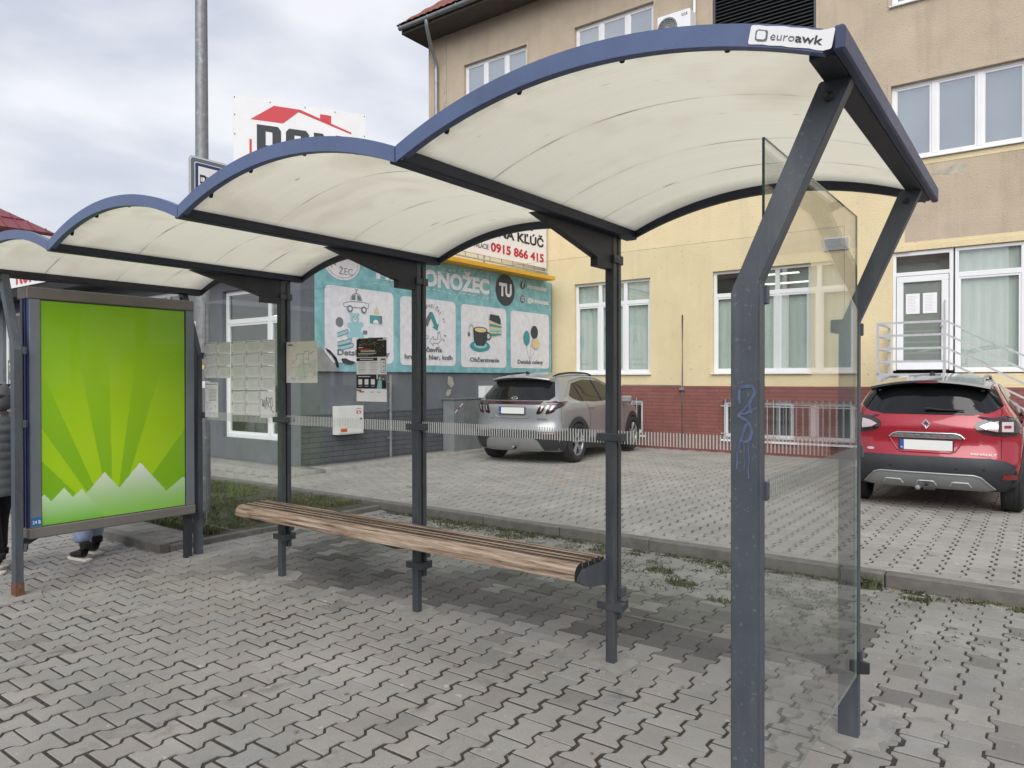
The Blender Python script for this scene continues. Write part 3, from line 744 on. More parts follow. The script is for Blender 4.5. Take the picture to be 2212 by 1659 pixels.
for cx in (-1.95, -3.474, -4.998, -.7, -6.2):
    for i in range(90):
        pebble(cx + rnd.gauss(0, .07), 3.57 - abs(rnd.gauss(0, .06)), 0, rnd.uniform(.002, .006))
me = bpy.data.meshes.new('loose_grit'); me.from_pydata(V, [], F); me.materials.append(M['grit']); me.update()
o = bpy.data.objects.new('loose_grit', me); col.objects.link(o); tag(o, 'pale grit and small stones lying in the paving joints', 'grit', kind='stuff')

V = []; F = []
rnd = random.Random(77)
for i in range(420):
    if i < 260: x, y = rnd.uniform(-6.5, 1.5), 6.19 - abs(rnd.gauss(0, .12))
    elif i < 340: x, y = rnd.uniform(-6.5, -1), rnd.uniform(4.4, 6.1)
    else: x, y = rnd.uniform(-6, 1), rnd.uniform(1.2, 6)
    r = rnd.uniform(.006, .020); a = rnd.uniform(0, 6.28); b = len(V); z = .002
    for k, (q, w) in enumerate(((-1, 0), (-.3, .5), (.5, .4), (1, 0), (.5, -.4), (-.3, -.5))): V.append((x + r * (q * math.cos(a) - w * math.sin(a)), y + r * (q * math.sin(a) + w * math.cos(a)), z + abs(w) * r * rnd.uniform(.2, .9)))
    F.append([b + k for k in range(6)])
me = bpy.data.meshes.new('leaf_litter'); me.from_pydata(V, [], F); me.materials.append(mat('dead_leaf', (.13, .095, .055), .9, c2=(.26, .21, .13), vs=8)); me.update()
o = bpy.data.objects.new('leaf_litter', me); col.objects.link(o); tag(o, 'small dead leaves and scraps lying along the kerb', 'leaves', kind='stuff')

# ------------------------------------------------------------------ bus shelter
LB = 1.524
JX = [-6.506, -4.983, -3.459, -1.935, -0.440]          # beams, left end to right end
sh = thing('bus_shelter', 'grey and blue steel bus shelter with four arched milky roof bays and glass walls', 'bus shelter', (-3.5, 3.6, 0))
YF, YB_, ZS, RISE = 1.89, 3.79, 2.425, 0.150
def arc(x0, x1, n=20, rise=RISE, z0=ZS):
    c = x1 - x0; rr = (c * c / 4 + rise * rise) / (2 * rise); out = []
    th = math.asin(c / 2 / rr)
    for i in range(n + 1):
        t = -th + 2 * th * i / n
        out.append((x0 + c / 2 + rr * math.sin(t), z0 + rise - rr + rr * math.cos(t)))
    return out
for b in range(4):
    x0, x1 = JX[b], JX[b + 1]
    # translucent roof sheet
    mb = MB(); A = arc(x0 + .012, x1 - .012, 26, RISE + .006, ZS + .040); v = []; f = []
    ys = [YF + .035 + (YB_ - YF - .06) * k / 10 for k in range(11)]
    for (x, z) in A:
        for y in ys: v.append((x, y, z))
    for i in range(len(A) - 1):
        for k in range(10): f.append((i * 11 + k, i * 11 + k + 1, (i + 1) * 11 + k + 1, (i + 1) * 11 + k))
    mb.add(v, f, M['canopy'], True); o = mb.build('roof_panel', sh)
    s_ = o.modifiers.new('s', 'SOLIDIFY'); s_.thickness = 0.004; s_.offset = 1
    # front fascia: curved blue band
    for nm, ya, yb, m, h in (('front_fascia', YF, YF + .032, M['blue'], .060), ('rear_fascia', YB_ - .026, YB_, M['navy'], .050)):
        mb = MB(); A = arc(x0 + .003, x1 - .003, 28, RISE, ZS - .003); n = len(A); v = []
        for (x, z) in A: v += [(x, ya, z), (x, ya, z + h), (x, yb, z + h), (x, yb, z)]
        f = []
        for i in range(n - 1):
            a = i * 4; c = a + 4
            for k in range(4):
                f.append((a + k, a + (k + 1) % 4, c + (k + 1) % 4, c + k))
        f += [(0, 3, 2, 1), ((n - 1) * 4, (n - 1) * 4 + 1, (n - 1) * 4 + 2, (n - 1) * 4 + 3)]
        mb.add(v, f, m); fo = recalc(mb.build(nm, sh))
        if nm == 'front_fascia':
            for q in (.17, .38, .62, .83):
                i = int(q * (n - 1)); x, z = A[i]; bt = MB()
                bt.lathe([(0.0001, -.024), (.007, -.022), (.011, -.012), (.011, 0), (.013, .004)], (x, YF + .052, z + .026), 'z', M['black'], 12)
                bt.build('fixing_bolt', fo)
# cross beams
for k, x in enumerate(JX):
    mb = MB()
    if 0 < k < 4:
        mb.bbox(x - .034, x + .034, YF + .004, YB_ - .002, ZS - .003, ZS + .055, M['navy'], .004)
        o = mb.build('roof_beam', sh)
    else:
        s = 1 if k == 4 else -1
        mb.bbox(min(x - s * .045, x + s * .018), max(x - s * .045, x + s * .018), YF + .034, YB_ - .028, ZS - .002, ZS + .050, M['dark'], .003)
        o = mb.build('roof_beam', sh)
        mb = MB(); mb.bbox(min(x + s * .020, x + s * .048), max(x + s * .020, x + s * .048), YF - .002, YB_ + .002, ZS - .006, ZS + .058, M['endblue'], .006)
        mb.build('end_fascia', sh)
# inner posts: a front hollow section and a rear strip that clamp the glass
GY = 3.655
def post_in(x):
    mb = MB()
    mb.bbox(x - .027, x + .027, 3.600, 3.645, -0.1, ZS + .0, M['postdark'], .004)
    o = mb.build('post', sh)
    mb = MB(); mb.bbox(x - .024, x + .024, 3.664, 3.700, 0.24, ZS, M['postdark'], .004); mb.build('clamp_strip', o)
    # triangular gusset under the beam
    mb = MB(); mb.prism([(2.84, ZS - .004), (3.598, ZS - .004), (3.598, 2.235), (3.43, 2.235), (3.43, 2.283)], 'x', x - .022, x + .022, M['dark'])
    recalc(mb.build('gusset', sh))
    for z, w in ((2.295, .040), (1.290, .078), (0.330, .078)):
        mb = MB()
        mb.bbox(x - w, x + w, 3.590, 3.650, z - .022, z + .022, M['postdark'], .003)
        mb.bbox(x - w * .8, x + w * .8, 3.660, 3.712, z - .026, z + .026, M['postdark'], .003)
        mb.lathe([(.0001, -.012), (.008, -.010), (.008, 0)], (x + .038, 3.628, z), 'y', M['galv'], 8)
        mb.build('glass_clamp', o)
    mb = MB()
    mb.bbox(x - .030, x + .055, 3.655, 3.705, .375, .43, M['post'], .003)
    mb.build('bracket', o)
for x in (-1.980, -3.504, -5.030): post_in(x)
# cranked end posts
def post_end(s, y0, y1, zb, xb):
    """s=+1 right end, -1 left end; vertical to the bend, then leaning out to the end beam"""
    dx = .245 * s
    mb = MB(); m = M['post']
    xa, xc = xb - .042, xb + .042
    def ring(x0, x1, z, z2=None): return [(x0, y0, z), (x1, y0, z if z2 is None else z2), (x1, y1, z if z2 is None else z2), (x0, y1, z)]
    v = ring(xa, xc, -.1) + ring(xa, xc, zb + (.012 if s < 0 else -.012), zb + (-.012 if s < 0 else .012)) + ring(xa + dx, xc + dx, ZS + .002)
    f = [(0, 1, 5, 4), (1, 2, 6, 5), (2, 3, 7, 6), (3, 0, 4, 7), (4, 5, 9, 8), (5, 6, 10, 9), (6, 7, 11, 10), (7, 4, 8, 11), (3, 2, 1, 0), (8, 9, 10, 11)]
    bm = bmesh.new(); vs = [bm.verts.new(p) for p in v]
    for q in f: bm.faces.new([vs[i] for i in q])
    bmesh.ops.recalc_face_normals(bm, faces=bm.faces)
    bmesh.ops.bevel(bm, geom=[e for e in bm.edges], offset=.0035, segments=2, affect='EDGES')
    mb.addbm(bm, m)
    o = mb.build('post', sh)
    mb = MB(); mb.lathe([(.0001, -.012), (.012, -.010), (.013, 0)], (xb + dx * .93, y0, ZS - .045), 'y', M['dark'], 14); mb.build('bolt', o)
    for z in (zb - .02, 1.29, .36):
        mb = MB()
        mb.bbox(xb - .045, xb + .05, y1 + .001, y1 + .022, z - .028, z + .028, m, .003)
        mb.bbox(xb + .020 * s - .012, xb + .020 * s + .012, y1 + .018, y1 + .05, z - .026, z + .026, m, .003)
        mb.build('glass_clamp', o)
    return o
fr = post_end(1, 2.080, 2.130, 1.885, -.700)
fb = post_end(1, 3.500, 3.552, 1.86, -.711)
fl = post_end(-1, 2.100, 2.152, 1.86, -6.178)
bl = post_end(-1, 3.600, 3.652, 1.86, -6.300)
mb = MB(); mb.box(-6.223, -6.133, 2.097, 2.155, 0, .105, M['rust']); mb.build('rust_band', fl)
mb = MB(); mb.prism([(-.90, .34), (-.655, .40), (-.655, .365), (-.62, .36), (-.62, .315), (-.70, .30), (-.80, .275), (-.80, .31), (-.90, .33)], 'y', 3.475, 3.497, M['dark']); recalc(mb.build('glass_clamp', fb))
for z in (1.86, 1.29):
    mb = MB(); mb.bbox(-.80, -.70, 3.556, 3.66, z - .03, z + .03, M['dark'], .003); mb.build('bracket', fb)
# glass panes
def pane_box(x0, x1, y0, y1, z0, z1, stripes=None):
    mb = MB(); mb.box(x0, x1, y0, y1, z0, z1, M['glass'])
    th = 'x' if (x1 - x0) < .02 else 'y'
    for i in range(6):
        s = [i for i in range(6)]
    # polished rims: every face except the two large ones
    k = mb.mi(M['glass_edge']); kp = mb.mi(M['glass_edge_pale'])
    for i in range(6):
        big = (0, 1) if th == 'x' else (2, 3)
        if i not in big: mb.m[i] = kp
    if th == 'x': mb.m[2] = k
    o = mb.build('glass_pane', sh)
    mk = MB()
    if th == 'y':
        x = x0 + .03
        while x < x1 - .03:
            mk.box(x, x + .0075, y0 - .0012, y0 - .0006, 1.250, 1.325, M['white_mark']); x += .0185
    else:
        y = y0 + .03
        while y < y1 - .03:
            mk.box(x1 + .0006, x1 + .0012, y, y + .0045, 1.250, 1.325, M['faint_mark']); y += .0185
    mk.build('warning_stripes', o)
    return o
gx = [-6.21, -5.034, -3.508, -1.984, -.757]
for i in range(4):
    pane_box(gx[i] + .003, gx[i + 1] - .003, GY - .0035, GY + .0035, .285, 2.335)
pane_box(-.668, -.660, 2.135, 3.425, .315, 2.325)
# mortar patches where the posts go into the paving
rnd = random.Random(3)
mb = MB()
for (x, y) in ((-1.98, 3.63), (-3.504, 3.63), (-5.03, 3.63), (-6.178, 2.12), (-6.26, 3.62), (-.711, 3.52)):
    n = 12; rr = [rnd.uniform(.11, .20) for _ in range(n)]
    if x == -6.178: rr = [q * 1.2 for q in rr]
    pts = [(x + rr[k] * 1.0 * math.cos(6.283 * k / n), y + rr[k] * .85 * math.sin(6.283 * k / n)) for k in range(n)]
    mb.prism(pts, 'z', -.02, .0085 + rnd.uniform(0, .002), M['concrete'])
struct(recalc(mb.build('mortar_patches')))
# maker's plate on the front fascia and sprayed tag on the right front post
A = arc(JX[3] + .003, JX[4] - .003, 200, RISE, ZS - .003)
def zof(x): return min(A, key=lambda p: abs(p[0] - x))[1]
def warp(mbx, x0, z0):
    """bend flat plate artwork so that it follows the fascia's curve"""
    for i, p in enumerate(mbx.v):
        mbx.v[i] = (p[0], p[1], p[2] - z0 + zof(p[0]))
bd = Board((-.628, YF - .001, 2.5), (1, 0, 0), (0, 0, 1), .001)
uu = [0, .0015, .004] + [.004 + .197 * q / 12 for q in range(1, 12)] + [.201, .2035, .205]
def ins(u): return .004 if u in (0, .205) else (.0015 if u in (.0015, .2035) else 0)
for u0, u1 in zip(uu, uu[1:]):
    bd.k = 0; bd.poly([(u0 + .001, .005 + ins(u0)), (u1 + .001, .005 + ins(u1)), (u1 + .009, .055 - ins(u1)), (u0 + .009, .055 - ins(u0))], M['white'], 1)
warp(bd.mb, 0, 2.5); mp_ = bd.build('maker_plate', sh)
bd = Board((-.628, YF - .001, 2.5), (1, 0, 0), (0, 0, 1), .001)
bd.rrect(.018, .014, .050, .044, .008, M['inkgrey'], 2, skew=.12); bd.rrect(.0225, .0185, .0455, .0395, .005, M['white'], 3, skew=.12)
bd.text('euro', .057, .019, u1=.117, h=.021, m=M['inkgrey'], l=2, shear=.2)
bd.text('awk', .1185, .019, u1=.184, h=.0215, m=M['ink'], l=2, bold=.02, shear=.2)
warp(bd.mb, 0, 2.5); bd.build('lettering', mp_)
# sprayed tag, faded, on the right front post
bd = Board((-.738, 2.0795, 0), (1, 0, 0), (0, 0, 1), .0006)
def wob(pts, w, seed=0):
    bd.st = .0006 + .00012 * seed
    rnd = random.Random(seed); out = []
    for (a, b), (c, d) in zip(pts, pts[1:]):
        for k in range(4):
            t = k / 4; out.append((a + (c - a) * t + rnd.gauss(0, .0012), b + (d - b) * t + rnd.gauss(0, .0012)))
    out.append(pts[-1]); bd.line(out, w, M['graffiti'], 1)
wob([(.022, 1.545), (.024, 1.592), (.058, 1.598), (.068, 1.580), (.050, 1.545), (.058, 1.520)], .008, 1)
wob([(.024, 1.594), (.058, 1.598)], .010, 7)
wob([(.050, 1.548), (.020, 1.515), (.045, 1.522), (.074, 1.535)], .006, 2)
wob([(.018, 1.512), (.046, 1.496), (.062, 1.470), (.052, 1.440), (.030, 1.438), (.034, 1.470), (.048, 1.490)], .009, 3)
wob([(.026, 1.440), (.018, 1.410), (.015, 1.355)], .005, 4); wob([(.036, 1.438), (.037, 1.36)], .003, 5); wob([(.050, 1.438), (.051, 1.33)], .004, 6)
bd.build('graffiti', fr)

# ------------------------------------------------------------------ bench
be = thing('bench', 'weathered wooden slat bench fixed to the rear posts of the shelter', 'bench', (-3.5, 3.42, 0))
bx0, bx1 = -5.13, -1.99
prof = [(3.516, 3.556, .600, .631), (3.456, 3.497, .600, .637), (3.396, 3.438, .598, .633), (3.336, 3.377, .594, .635)]
for k, (y0, y1, z0, z1) in enumerate(prof):
    mb = MB(); bm = bmesh.new(); bmesh.ops.create_cube(bm, size=1)
    for v in bm.verts: v.co = Vector((bx0 + .004 * k + (v.co.x + .5) * (bx1 - bx0 - .006 * k), y0 + (v.co.y + .5) * (y1 - y0), z0 + (v.co.z + .5) * (z1 - z0)))
    bmesh.ops.bevel(bm, geom=bm.edges[:], offset=.006, segments=2, affect='EDGES'); mb.addbm(bm, M['wood'])
    for q, f_ in enumerate(mb.f):
        ys = [mb.v[i][1] for i in f_]
        if max(ys) - min(ys) < .0025: mb.m[q] = mb.mi(M['woodside'])
    sl_ = mb.build('slat', be); mb = MB(); mb.box(bx1 - .002 * k - .0005, bx1 - .002 * k + .0015, y0 + .006, y1 - .006, z0 + .006, z1 - .006, M['black']); mb.build('end_grain', sl_)
# front slat rolled over the edge
mb = MB(); pr = [(3.324, .625), (3.318, .631), (3.296, .629), (3.276, .618), (3.262, .600), (3.255, .575), (3.256, .548), (3.266, .545), (3.284, .556), (3.300, .575), (3.318, .592)]
mb.prism(pr, 'x', bx0 + .01, bx1 - .01, M['wood']); sl_ = recalc(mb.build('slat', be)); mb = MB(); mb.prism(pr, 'x', bx1 - .0098, bx1 - .008, M['black']); recalc(mb.build('end_grain', sl_))
for x in (-5.030, -3.504, -2.008):
    mb = MB(); pr = [(3.598, .600), (3.598, .455), (3.40, .485), (3.275, .540), (3.275, .556), (3.310, .585), (3.335, .597)]
    mb.prism(pr, 'x', x - .020, x + .020, M['post']); recalc(mb.build('bracket', be))

# ------------------------------------------------------------------ advertising light box
AX = -6.205
ad = thing('advertising_box', 'grey framed advertising case with a lime green mountain poster at the shelter end', 'advertising case', (AX - .08, 2.87, 0))
mb = MB(); mb.bbox(AX - .16, AX - .012, 2.215, 3.535, .42, 2.315, M['boxblue'], .006); mb.build('case', ad)
mb = MB(); mb.bbox(AX - .185, AX + .002, 2.205, 3.545, 2.238, 2.330, M['taupe'], .008); mb.build('header', ad)
mb = MB(); mb.bbox(AX - .185, AX + .010, 2.205, 3.545, .405, .488, M['taupe'], .008); mb.build('sill', ad)
for a, b in ((2.222, 2.298), (3.462, 3.538)):
    mb = MB(); mb.bbox(AX - .012, AX + .004, a, b, .489, 2.237, M['frame_grey'], .003); mb.build('frame_side', ad)
mb = MB(); 
for x0 in (AX - .045, AX - .095): mb.box(x0, x0 + .012, 2.208, 2.2145, .44, 2.30, M['black'])
mb.build('seal', ad)
mb = MB(); mb.box(AX - .0118, AX - .008, 2.298, 3.462, .489, 2.237, M['black']); mb.build('gasket', ad)
# poster: printed radial green rays and pale mountains
W_, H_ = 1.150, 1.735; NX, NY = 184, 276; V = []; F = []; C = []
cu, cv = .53, -.11
rays = [(-41, -31.5), (-22, -10.5), (-1.2, 7.6), (17, 38)]
g_d, g_l = Vector(srgb(122, 186, 0)), Vector(srgb(176, 226, 4)); r_l = Vector(srgb(200, 238, 0))
small = [(-.2, .36), (0, .238), (.019, .240), (.066, .183), (.158, .276), (.221, .194), (.287, .253), (.487, -.03), (1.3, -.5)]
small = [(-.2, .0), (0, .225), (.019, .240), (.066, .183), (.158, .276), (.221, .194), (.287, .253), (.487, -.03), (1.3, -.5)]
big = [(-.2, -.5), (.15, .02), (.463, .367), (.577, .224), (.752, .419), (.979, .150), (1.13, .255), (1.2, .22)]
def line_at(t, u):
    for (a, b), (c, d) in zip(t, t[1:]):
        if a <= u <= c: return b + (d - b) * (u - a) / (c - a)
    return -1
def pcol(u, v):
    if v < line_at(small, u):
        k = max(0, min(1, v / .27)); return Vector(srgb(130, 200, 60)).lerp(Vector(srgb(225, 250, 212)), k ** 1.1)
    if v < line_at(big, u):
        k = max(0, min(1, v / .41)); return Vector(srgb(150, 212, 90)).lerp(Vector(srgb(252, 255, 252)), k ** 1.5)
    dx, dy = u - cu, v - cv; a = math.degrees(math.atan2(dx, dy)); d = math.hypot(dx, dy)
    q = max(0, min(1, 1.25 - math.hypot((u - .62) * 1.0, (v - .95) * .9) / .85))
    base = g_d.lerp(g_l, q)
    f = max(0, min(1, (1.46 - d) / .7)); s_ = 0
    for r0, r1 in rays:
        if r0 < a < r1: s_ = 1
    return base.lerp(r_l, .55 * f) if s_ else base.lerp(g_d, .38 * f)
for j in range(NY + 1):
    for i in range(NX + 1): V.append((AX - .0072, 2.303 + W_ * i / NX, .494 + H_ * j / NY))
for j in range(NY):
    for i in range(NX):
        a = j * (NX + 1) + i; F.append((a, a + 1, a + NX + 2, a + NX + 1))
        c = pcol((i + .5) / NX * W_, (j + .5) / NY * H_); C += [c.x, c.y, c.z, 1]
og = origin(ad); me = bpy.data.meshes.new('poster'); me.from_pydata([(p[0] - og.x, p[1] - og.y, p[2] - og.z) for p in V], [], F)
me.materials.append(M['poster']); at = me.attributes.new('print', 'FLOAT_COLOR', 'FACE'); at.data.foreach_set('color', C); me.update()
po = bpy.data.objects.new('poster', me); col.objects.link(po); po.parent = ad
mb = MB(); mb.box(AX - .0045, AX - .0025, 2.300, 3.460, .490, 2.236, glass_mat('case_glass', (.99, .99, .99), .006, dirt=.004)); mb.build('front_glass', ad)
bd = Board((AX + .0042, 2.226, .500), (0, 1, 0), (0, 0, 1), .0008); bd.rect(0, 0, .072, .066, M['tagblue'], 1); tg = bd.build('number_tag', ad)
bd = Board((AX + .0042, 2.226, .500), (0, 1, 0), (0, 0, 1), .0008); bd.text('24 B', .008, .018, u1=.064, h=.026, m=M['white'], l=2, bold=.02); bd.build('number', tg)
mb = MB()
mb.prism([(2.158, .33), (2.30, .405), (2.158, .405)], 'x', AX - .09, AX - .03, M['dark']); mb.prism([(3.60, .33), (3.46, .405), (3.60, .405)], 'x', AX - .09, AX - .03, M['dark'])
recalc(mb.build('bracket', ad))
mb = MB(); mb.bbox(AX - .10, AX - .05, 3.480, 3.545, -.05, .405, M['dark'], .004); mb.build('leg', ad)

# ------------------------------------------------------------------ papers on the rear glass
gyf = GY - .0042
def sheet(name, label, cat, x0, z0, w, h, group=None, base='paper'):
    t = thing(name, label, cat, (x0, gyf, z0), 0, group)
    bd = Board((x0, gyf, z0), (1, 0, 0), (0, 0, 1), .0006); bd.rect(0, 0, w, h, M[base], 0); bd.build('paper', t)
    return t, Board((x0, gyf, z0), (1, 0, 0), (0, 0, 1), .0006)
cw, chh = .2165, .108
cols = [-6.232, -6.015, -5.797, -5.580, -5.363]
order = ['first', 'second', 'third', 'fourth', 'fifth']
rows_n = ['top row', 'second row', 'third row', 'fourth row', 'fifth row', 'lowest row']
rnd = random.Random(2)
numbers = [['10', '1', '20', '14', '30'], ['11', '12', '21', '22', '23'], ['3', '5', '6', '15', '16'], [None, None, '7', '17', '18'], [None, None, '8', '19', None], [None, None, '9', '2', None]]
for j in range(6):
    for i in range(5):
        if numbers[j][i] is None: continue
        x0, z0 = cols[i], 1.850 - j * chh
        t, bd = sheet('timetable_sheet', 'white printed bus timetable, %s column from the left in the %s' % (order[i], rows_n[j]), 'timetable', x0 + rnd.uniform(-.002, .002), z0 + rnd.uniform(-.002, .002), cw - .006, chh - .004, 'bus timetables stuck on the shelter glass', 'paper')
        bd.rect(.012, chh - .024, .028, chh - .006, M['ink'], 1); bd.rect(.015, chh - .021, .025, chh - .009, M['paper'], 2)
        bd.text(numbers[j][i], .0165, chh - .0195, u1=.0235, h=.010, m=M['ink'], l=3)
        bd.rect(.036, chh - .013, .180, chh - .0095, M['printgrey'], 1)
        n = rnd.randint(7, 10)
        for k in range(n):
            z = .022 + (chh - .040) * k / n; bd.rect(.036, z, .180, z + .0016, M['printlight'], 1)
            if rnd.random() < .5: bd.rect(.010, z, .026, z + .0014, M['printlight'], 1)
        for k in range(rnd.randint(1, 3)):
            u = .07 + .035 * k; bd.rect(u, .02, u + .0014, chh - .018, M['printgrey'], 2)
        bd.rect(.190, .03, .198, chh - .010, M['printlight'], 1)
        bd.rect(.010, .006, .034, .010, M['printgrey'], 1)
        bd.build('print', t)
t, bd = sheet('blank_sheet', 'blank white sheet with a black scrawled tag, lowest right of the timetables', 'paper sheet', cols[4], 1.850 - 5.15 * chh, cw - .006, 2.10 * chh)
def scr(pts, w=.0045): bd.line(pts, w, M['inkblack'], 2)
for pts in ([(.012, .155), (.035, .152), (.028, .10), (.040, .115)], [(.040, .09), (.055, .155), (.048, .10), (.066, .09), (.060, .15)], [(.070, .07), (.085, .18)], [(.098, .075), (.090, .175), (.105, .12), (.085, .115)],
            [(.108, .17), (.135, .165), (.112, .10), (.132, .09)], [(.12, .13), (.135, .135)], [(.150, .06), (.145, .16), (.165, .175), (.172, .10), (.150, .09), (.185, .045), (.19, .06)]): scr(pts)
bd.build('tag', t)
t, bd = sheet('notice_sheet', 'small upright white notice with a handwritten tag, beside the timetables', 'notice', -6.215, 1.275, .215, .318, None, 'paper')
bd.rect(.012, .298, .20, .304, M['printgrey'], 1); bd.rect(.01, .272, .14, .274, M['printlight'], 1); bd.rect(.01, .262, .08, .264, M['printlight'], 1)
for k in range(9):
    z = .250 - .0125 * k
    for q in range(11): bd.rect(.066 + q * .0115, z, .0735 + q * .0115, z + .005, M['printgrey'] if (k + q) % 2 else M['inkgrey'], 1)
for k in range(5): bd.rect(.012, .122 + .004 * k, .11 + .015 * (k % 3), .1235 + .004 * k, M['printlight'], 1)
for pts in ([(.035, .105), (.035, .06)], [(.035, .105), (.065, .105)], [(.035, .085), (.055, .085)], [(.07, .06), (.085, .09), (.10, .06)], [(.11, .105), (.105, .075), (.125, .08)], [(.15, .108), (.175, .11), (.17, .08)], [(.075, .045), (.09, .03), (.10, .05)], [(.14, .05), (.15, .02), (.17, .03)]): bd.line(pts, .0025, M['tagblue'], 2)
bd.build('print', t)
# route map
t, bd = sheet('route_map', 'cream network map sheet fixed to the glass between two posts', 'map', -5.001, 1.592, .395, .332, None, 'papercream')
bd.rect(.0, .0, .395, .006, M['white'], 1); bd.text('Martin', .032, .300, u1=.085, h=.014, m=M['ink'], l=2, bold=.03); bd.ring(.020, .306, .007, .0018, M['ink'], 2, n=12)
bd.rect(.085, .296, .12, .298, M['lightred'], 1)
bd.poly([(.12, .02), (.26, .02), (.30, .10), (.20, .20), (.14, .12)], M['mapgreenpale'], 1); bd.poly([(.26, .10), (.39, .05), (.38, .19), (.29, .16)], M['mapgreenpale'], 1)
rt = [(.075, .155), (.10, .165), (.12, .185), (.14, .20), (.14, .225), (.18, .232), (.235, .232), (.235, .252), (.29, .252), (.29, .225), (.33, .24), (.36, .25)]
bd.line(rt, .0028, M['inkgrey'], 3); bd.line([(.22, .232), (.22, .15), (.29, .15), (.29, .225)], .0022, M['inkgrey'], 3); bd.line([(.22, .19), (.29, .19)], .0018, M['inkgrey'], 3)
bd.line([(.14, .225), (.12, .25), (.09, .275)], .0016, M['printgrey'], 3); bd.line([(.22, .15), (.235, .06), (.24, .04)], .0016, M['printgrey'], 3); bd.line([(.07, .13), (.11, .12), (.20, .135)], .0014, M['printgrey'], 3); bd.line([(.29, .15), (.35, .13), (.37, .06)], .0014, M['printgrey'], 3)
rnd = random.Random(9)
for k in range(46):
    u, v = rnd.uniform(.03, .37), rnd.uniform(.04, .28); bd.rect(u, v, u + rnd.uniform(.008, .022), v + .002, M['printgrey'] if k % 2 else M['printlight'], 2)
bd.rect(.008, .015, .052, .055, M['paper'], 1); bd.rect(.06, .015, .15, .055, M['paper'], 1)
for k in range(6): bd.rect(.064, .02 + .005 * k, .13, .0212 + .005 * k, M['printgrey'], 2)
bd.build('print', t)
# dark poster
t, bd = sheet('information_poster', 'tall poster in dark, white and navy bands on the glass left of a post', 'poster', -4.150, 1.455, .322, .468, None, 'paper')
bd.poly([(.0, .328), (.322, .328), (.322, .447), (.288, .452), (.280, .468), (.03, .468), (.0, .458)], M['nightgreen'], 1)
rnd = random.Random(4)
for k in range(120):
    u, v = rnd.uniform(.03, .20), rnd.uniform(.41, .463)
    if rnd.random() < .25: u = rnd.uniform(.18, .30); v = rnd.uniform(.35, .43)
    bd.rect(u, v, u + rnd.uniform(.002, .006), v + rnd.uniform(.002, .005), rnd.choice([M['sand'], M['peach'], M['inkgrey'], M['printgrey']]), 2)
bd.rect(.0, .400, .04, .41, M['inkblack'], 3)
bd.text('euPark', .232, .446, u1=.30, h=.011, m=M['white'], l=3, bold=.02)
bd.rect(.022, .397, .075, .403, M['paper'], 3); bd.rect(.032, .381, .156, .391, M['red'], 3); bd.rect(.05, .365, .205, .379, M['mapgreen'], 4)
bd.rect(.022, .353, .215, .357, M['paper'], 3); bd.rect(.022, .345, .19, .348, M['printlight'], 3); bd.rect(.022, .337, .13, .339, M['printlight'], 3)
bd.rect(.0, .300, .225, .322, M['nightblue'], 1); bd.rect(.04, .309, .185, .314, M['paper'], 2)
for a, b in ((.022, .085), (.145, .21)):
    for k in range(5): bd.rect(a, .285 - .009 * k, a + (b - a) * (1 - .12 * (k % 3)) + .02, .2875 - .009 * k, M['printlight'] if k else M['inkgrey'], 1)
    for k in range(4): bd.rect(a, .237 - .009 * k, a + (b - a) * (1 - .15 * (k % 3)) + .02, .2395 - .009 * k, M['printlight'] if k else M['inkgrey'], 1)
bd.rrect(.262, .212, .312, .315, .006, M['inkgrey'], 1); bd.rrect(.265, .216, .309, .303, .004, M['white'], 2)
for k in range(3): bd.rect(.285, .283 - .028 * k, .303, .288 - .028 * k, M['ink'], 3)
bd.rect(.0, .095, .218, .200, M['nightblue'], 1); bd.rect(.228, .095, .322, .200, M['inkgrey'], 1); bd.rect(.21, .095, .23, .165, M['nightblue'], 1)
bd.rect(.02, .182, .150, .187, M['paper'], 2)
for k in range(3): bd.rrect(.022 + .068 * k, .125, .064 + .068 * k, .165, .006, M['paper'], 2); bd.rect(.025 + .068 * k, .112, .061 + .068 * k, .1145, M['paper'], 2)
bd.disc(.252, .170, .011, M['peach'], 2); bd.poly([(.222, .095), (.275, .095), (.272, .150), (.252, .158), (.232, .15)], M['tealpale'], 2)
bd.disc(.290, .173, .012, M['inkblack'], 2); bd.disc(.290, .168, .009, M['skin'], 3); bd.poly([(.272, .095), (.318, .095), (.315, .15), (.29, .158), (.276, .15)], M['inkblack'], 2)
bd.rect(.0, .078, .055, .088, M['ink'], 1); bd.rect(.03, .066, .085, .076, M['lightred'], 1); bd.rect(.15, .068, .19, .071, M['printgrey'], 1); bd.rect(.22, .068, .26, .071, M['printgrey'], 1)
bd.build('print', t)
# ------------------------------------------------------------------ lamp post with bus stop sign
lp = thing('lamp_post', 'tall galvanised round lamp post standing on the verge behind the poster case', 'lamp post', (-7.995, 4.672, .05))
mb = MB(); mb.tube([(-7.995, 4.672, -.2), (-7.995, 4.672, 2.6), (-7.995, 4.672, 6), (-7.995, 4.672, 9.6)], [.080, .078, .068, .052], M['galv'], 20); mb.build('pole', lp)
mb = MB(); mb.tube([(-7.995, 4.672, 9.58), (-7.995, 4.3, 9.85), (-7.995, 3.5, 9.95)], .03, M['galv'], 10); mb.bbox(-8.10, -7.89, 2.85, 3.5, 9.89, 9.99, M['galv'], .02); mb.build('lamp_head', lp)
bd = Board((-7.912, 4.66, 1.62), (.25, .97, 0), (0, 0, 1), .001)
mb = MB(); mb.tube([(-7.995, 4.672, 1.74), (-7.995, 4.672, 1.79)], .081, M['yellowsticker'], 20, cap=False); mb.build('yellow_label', lp)
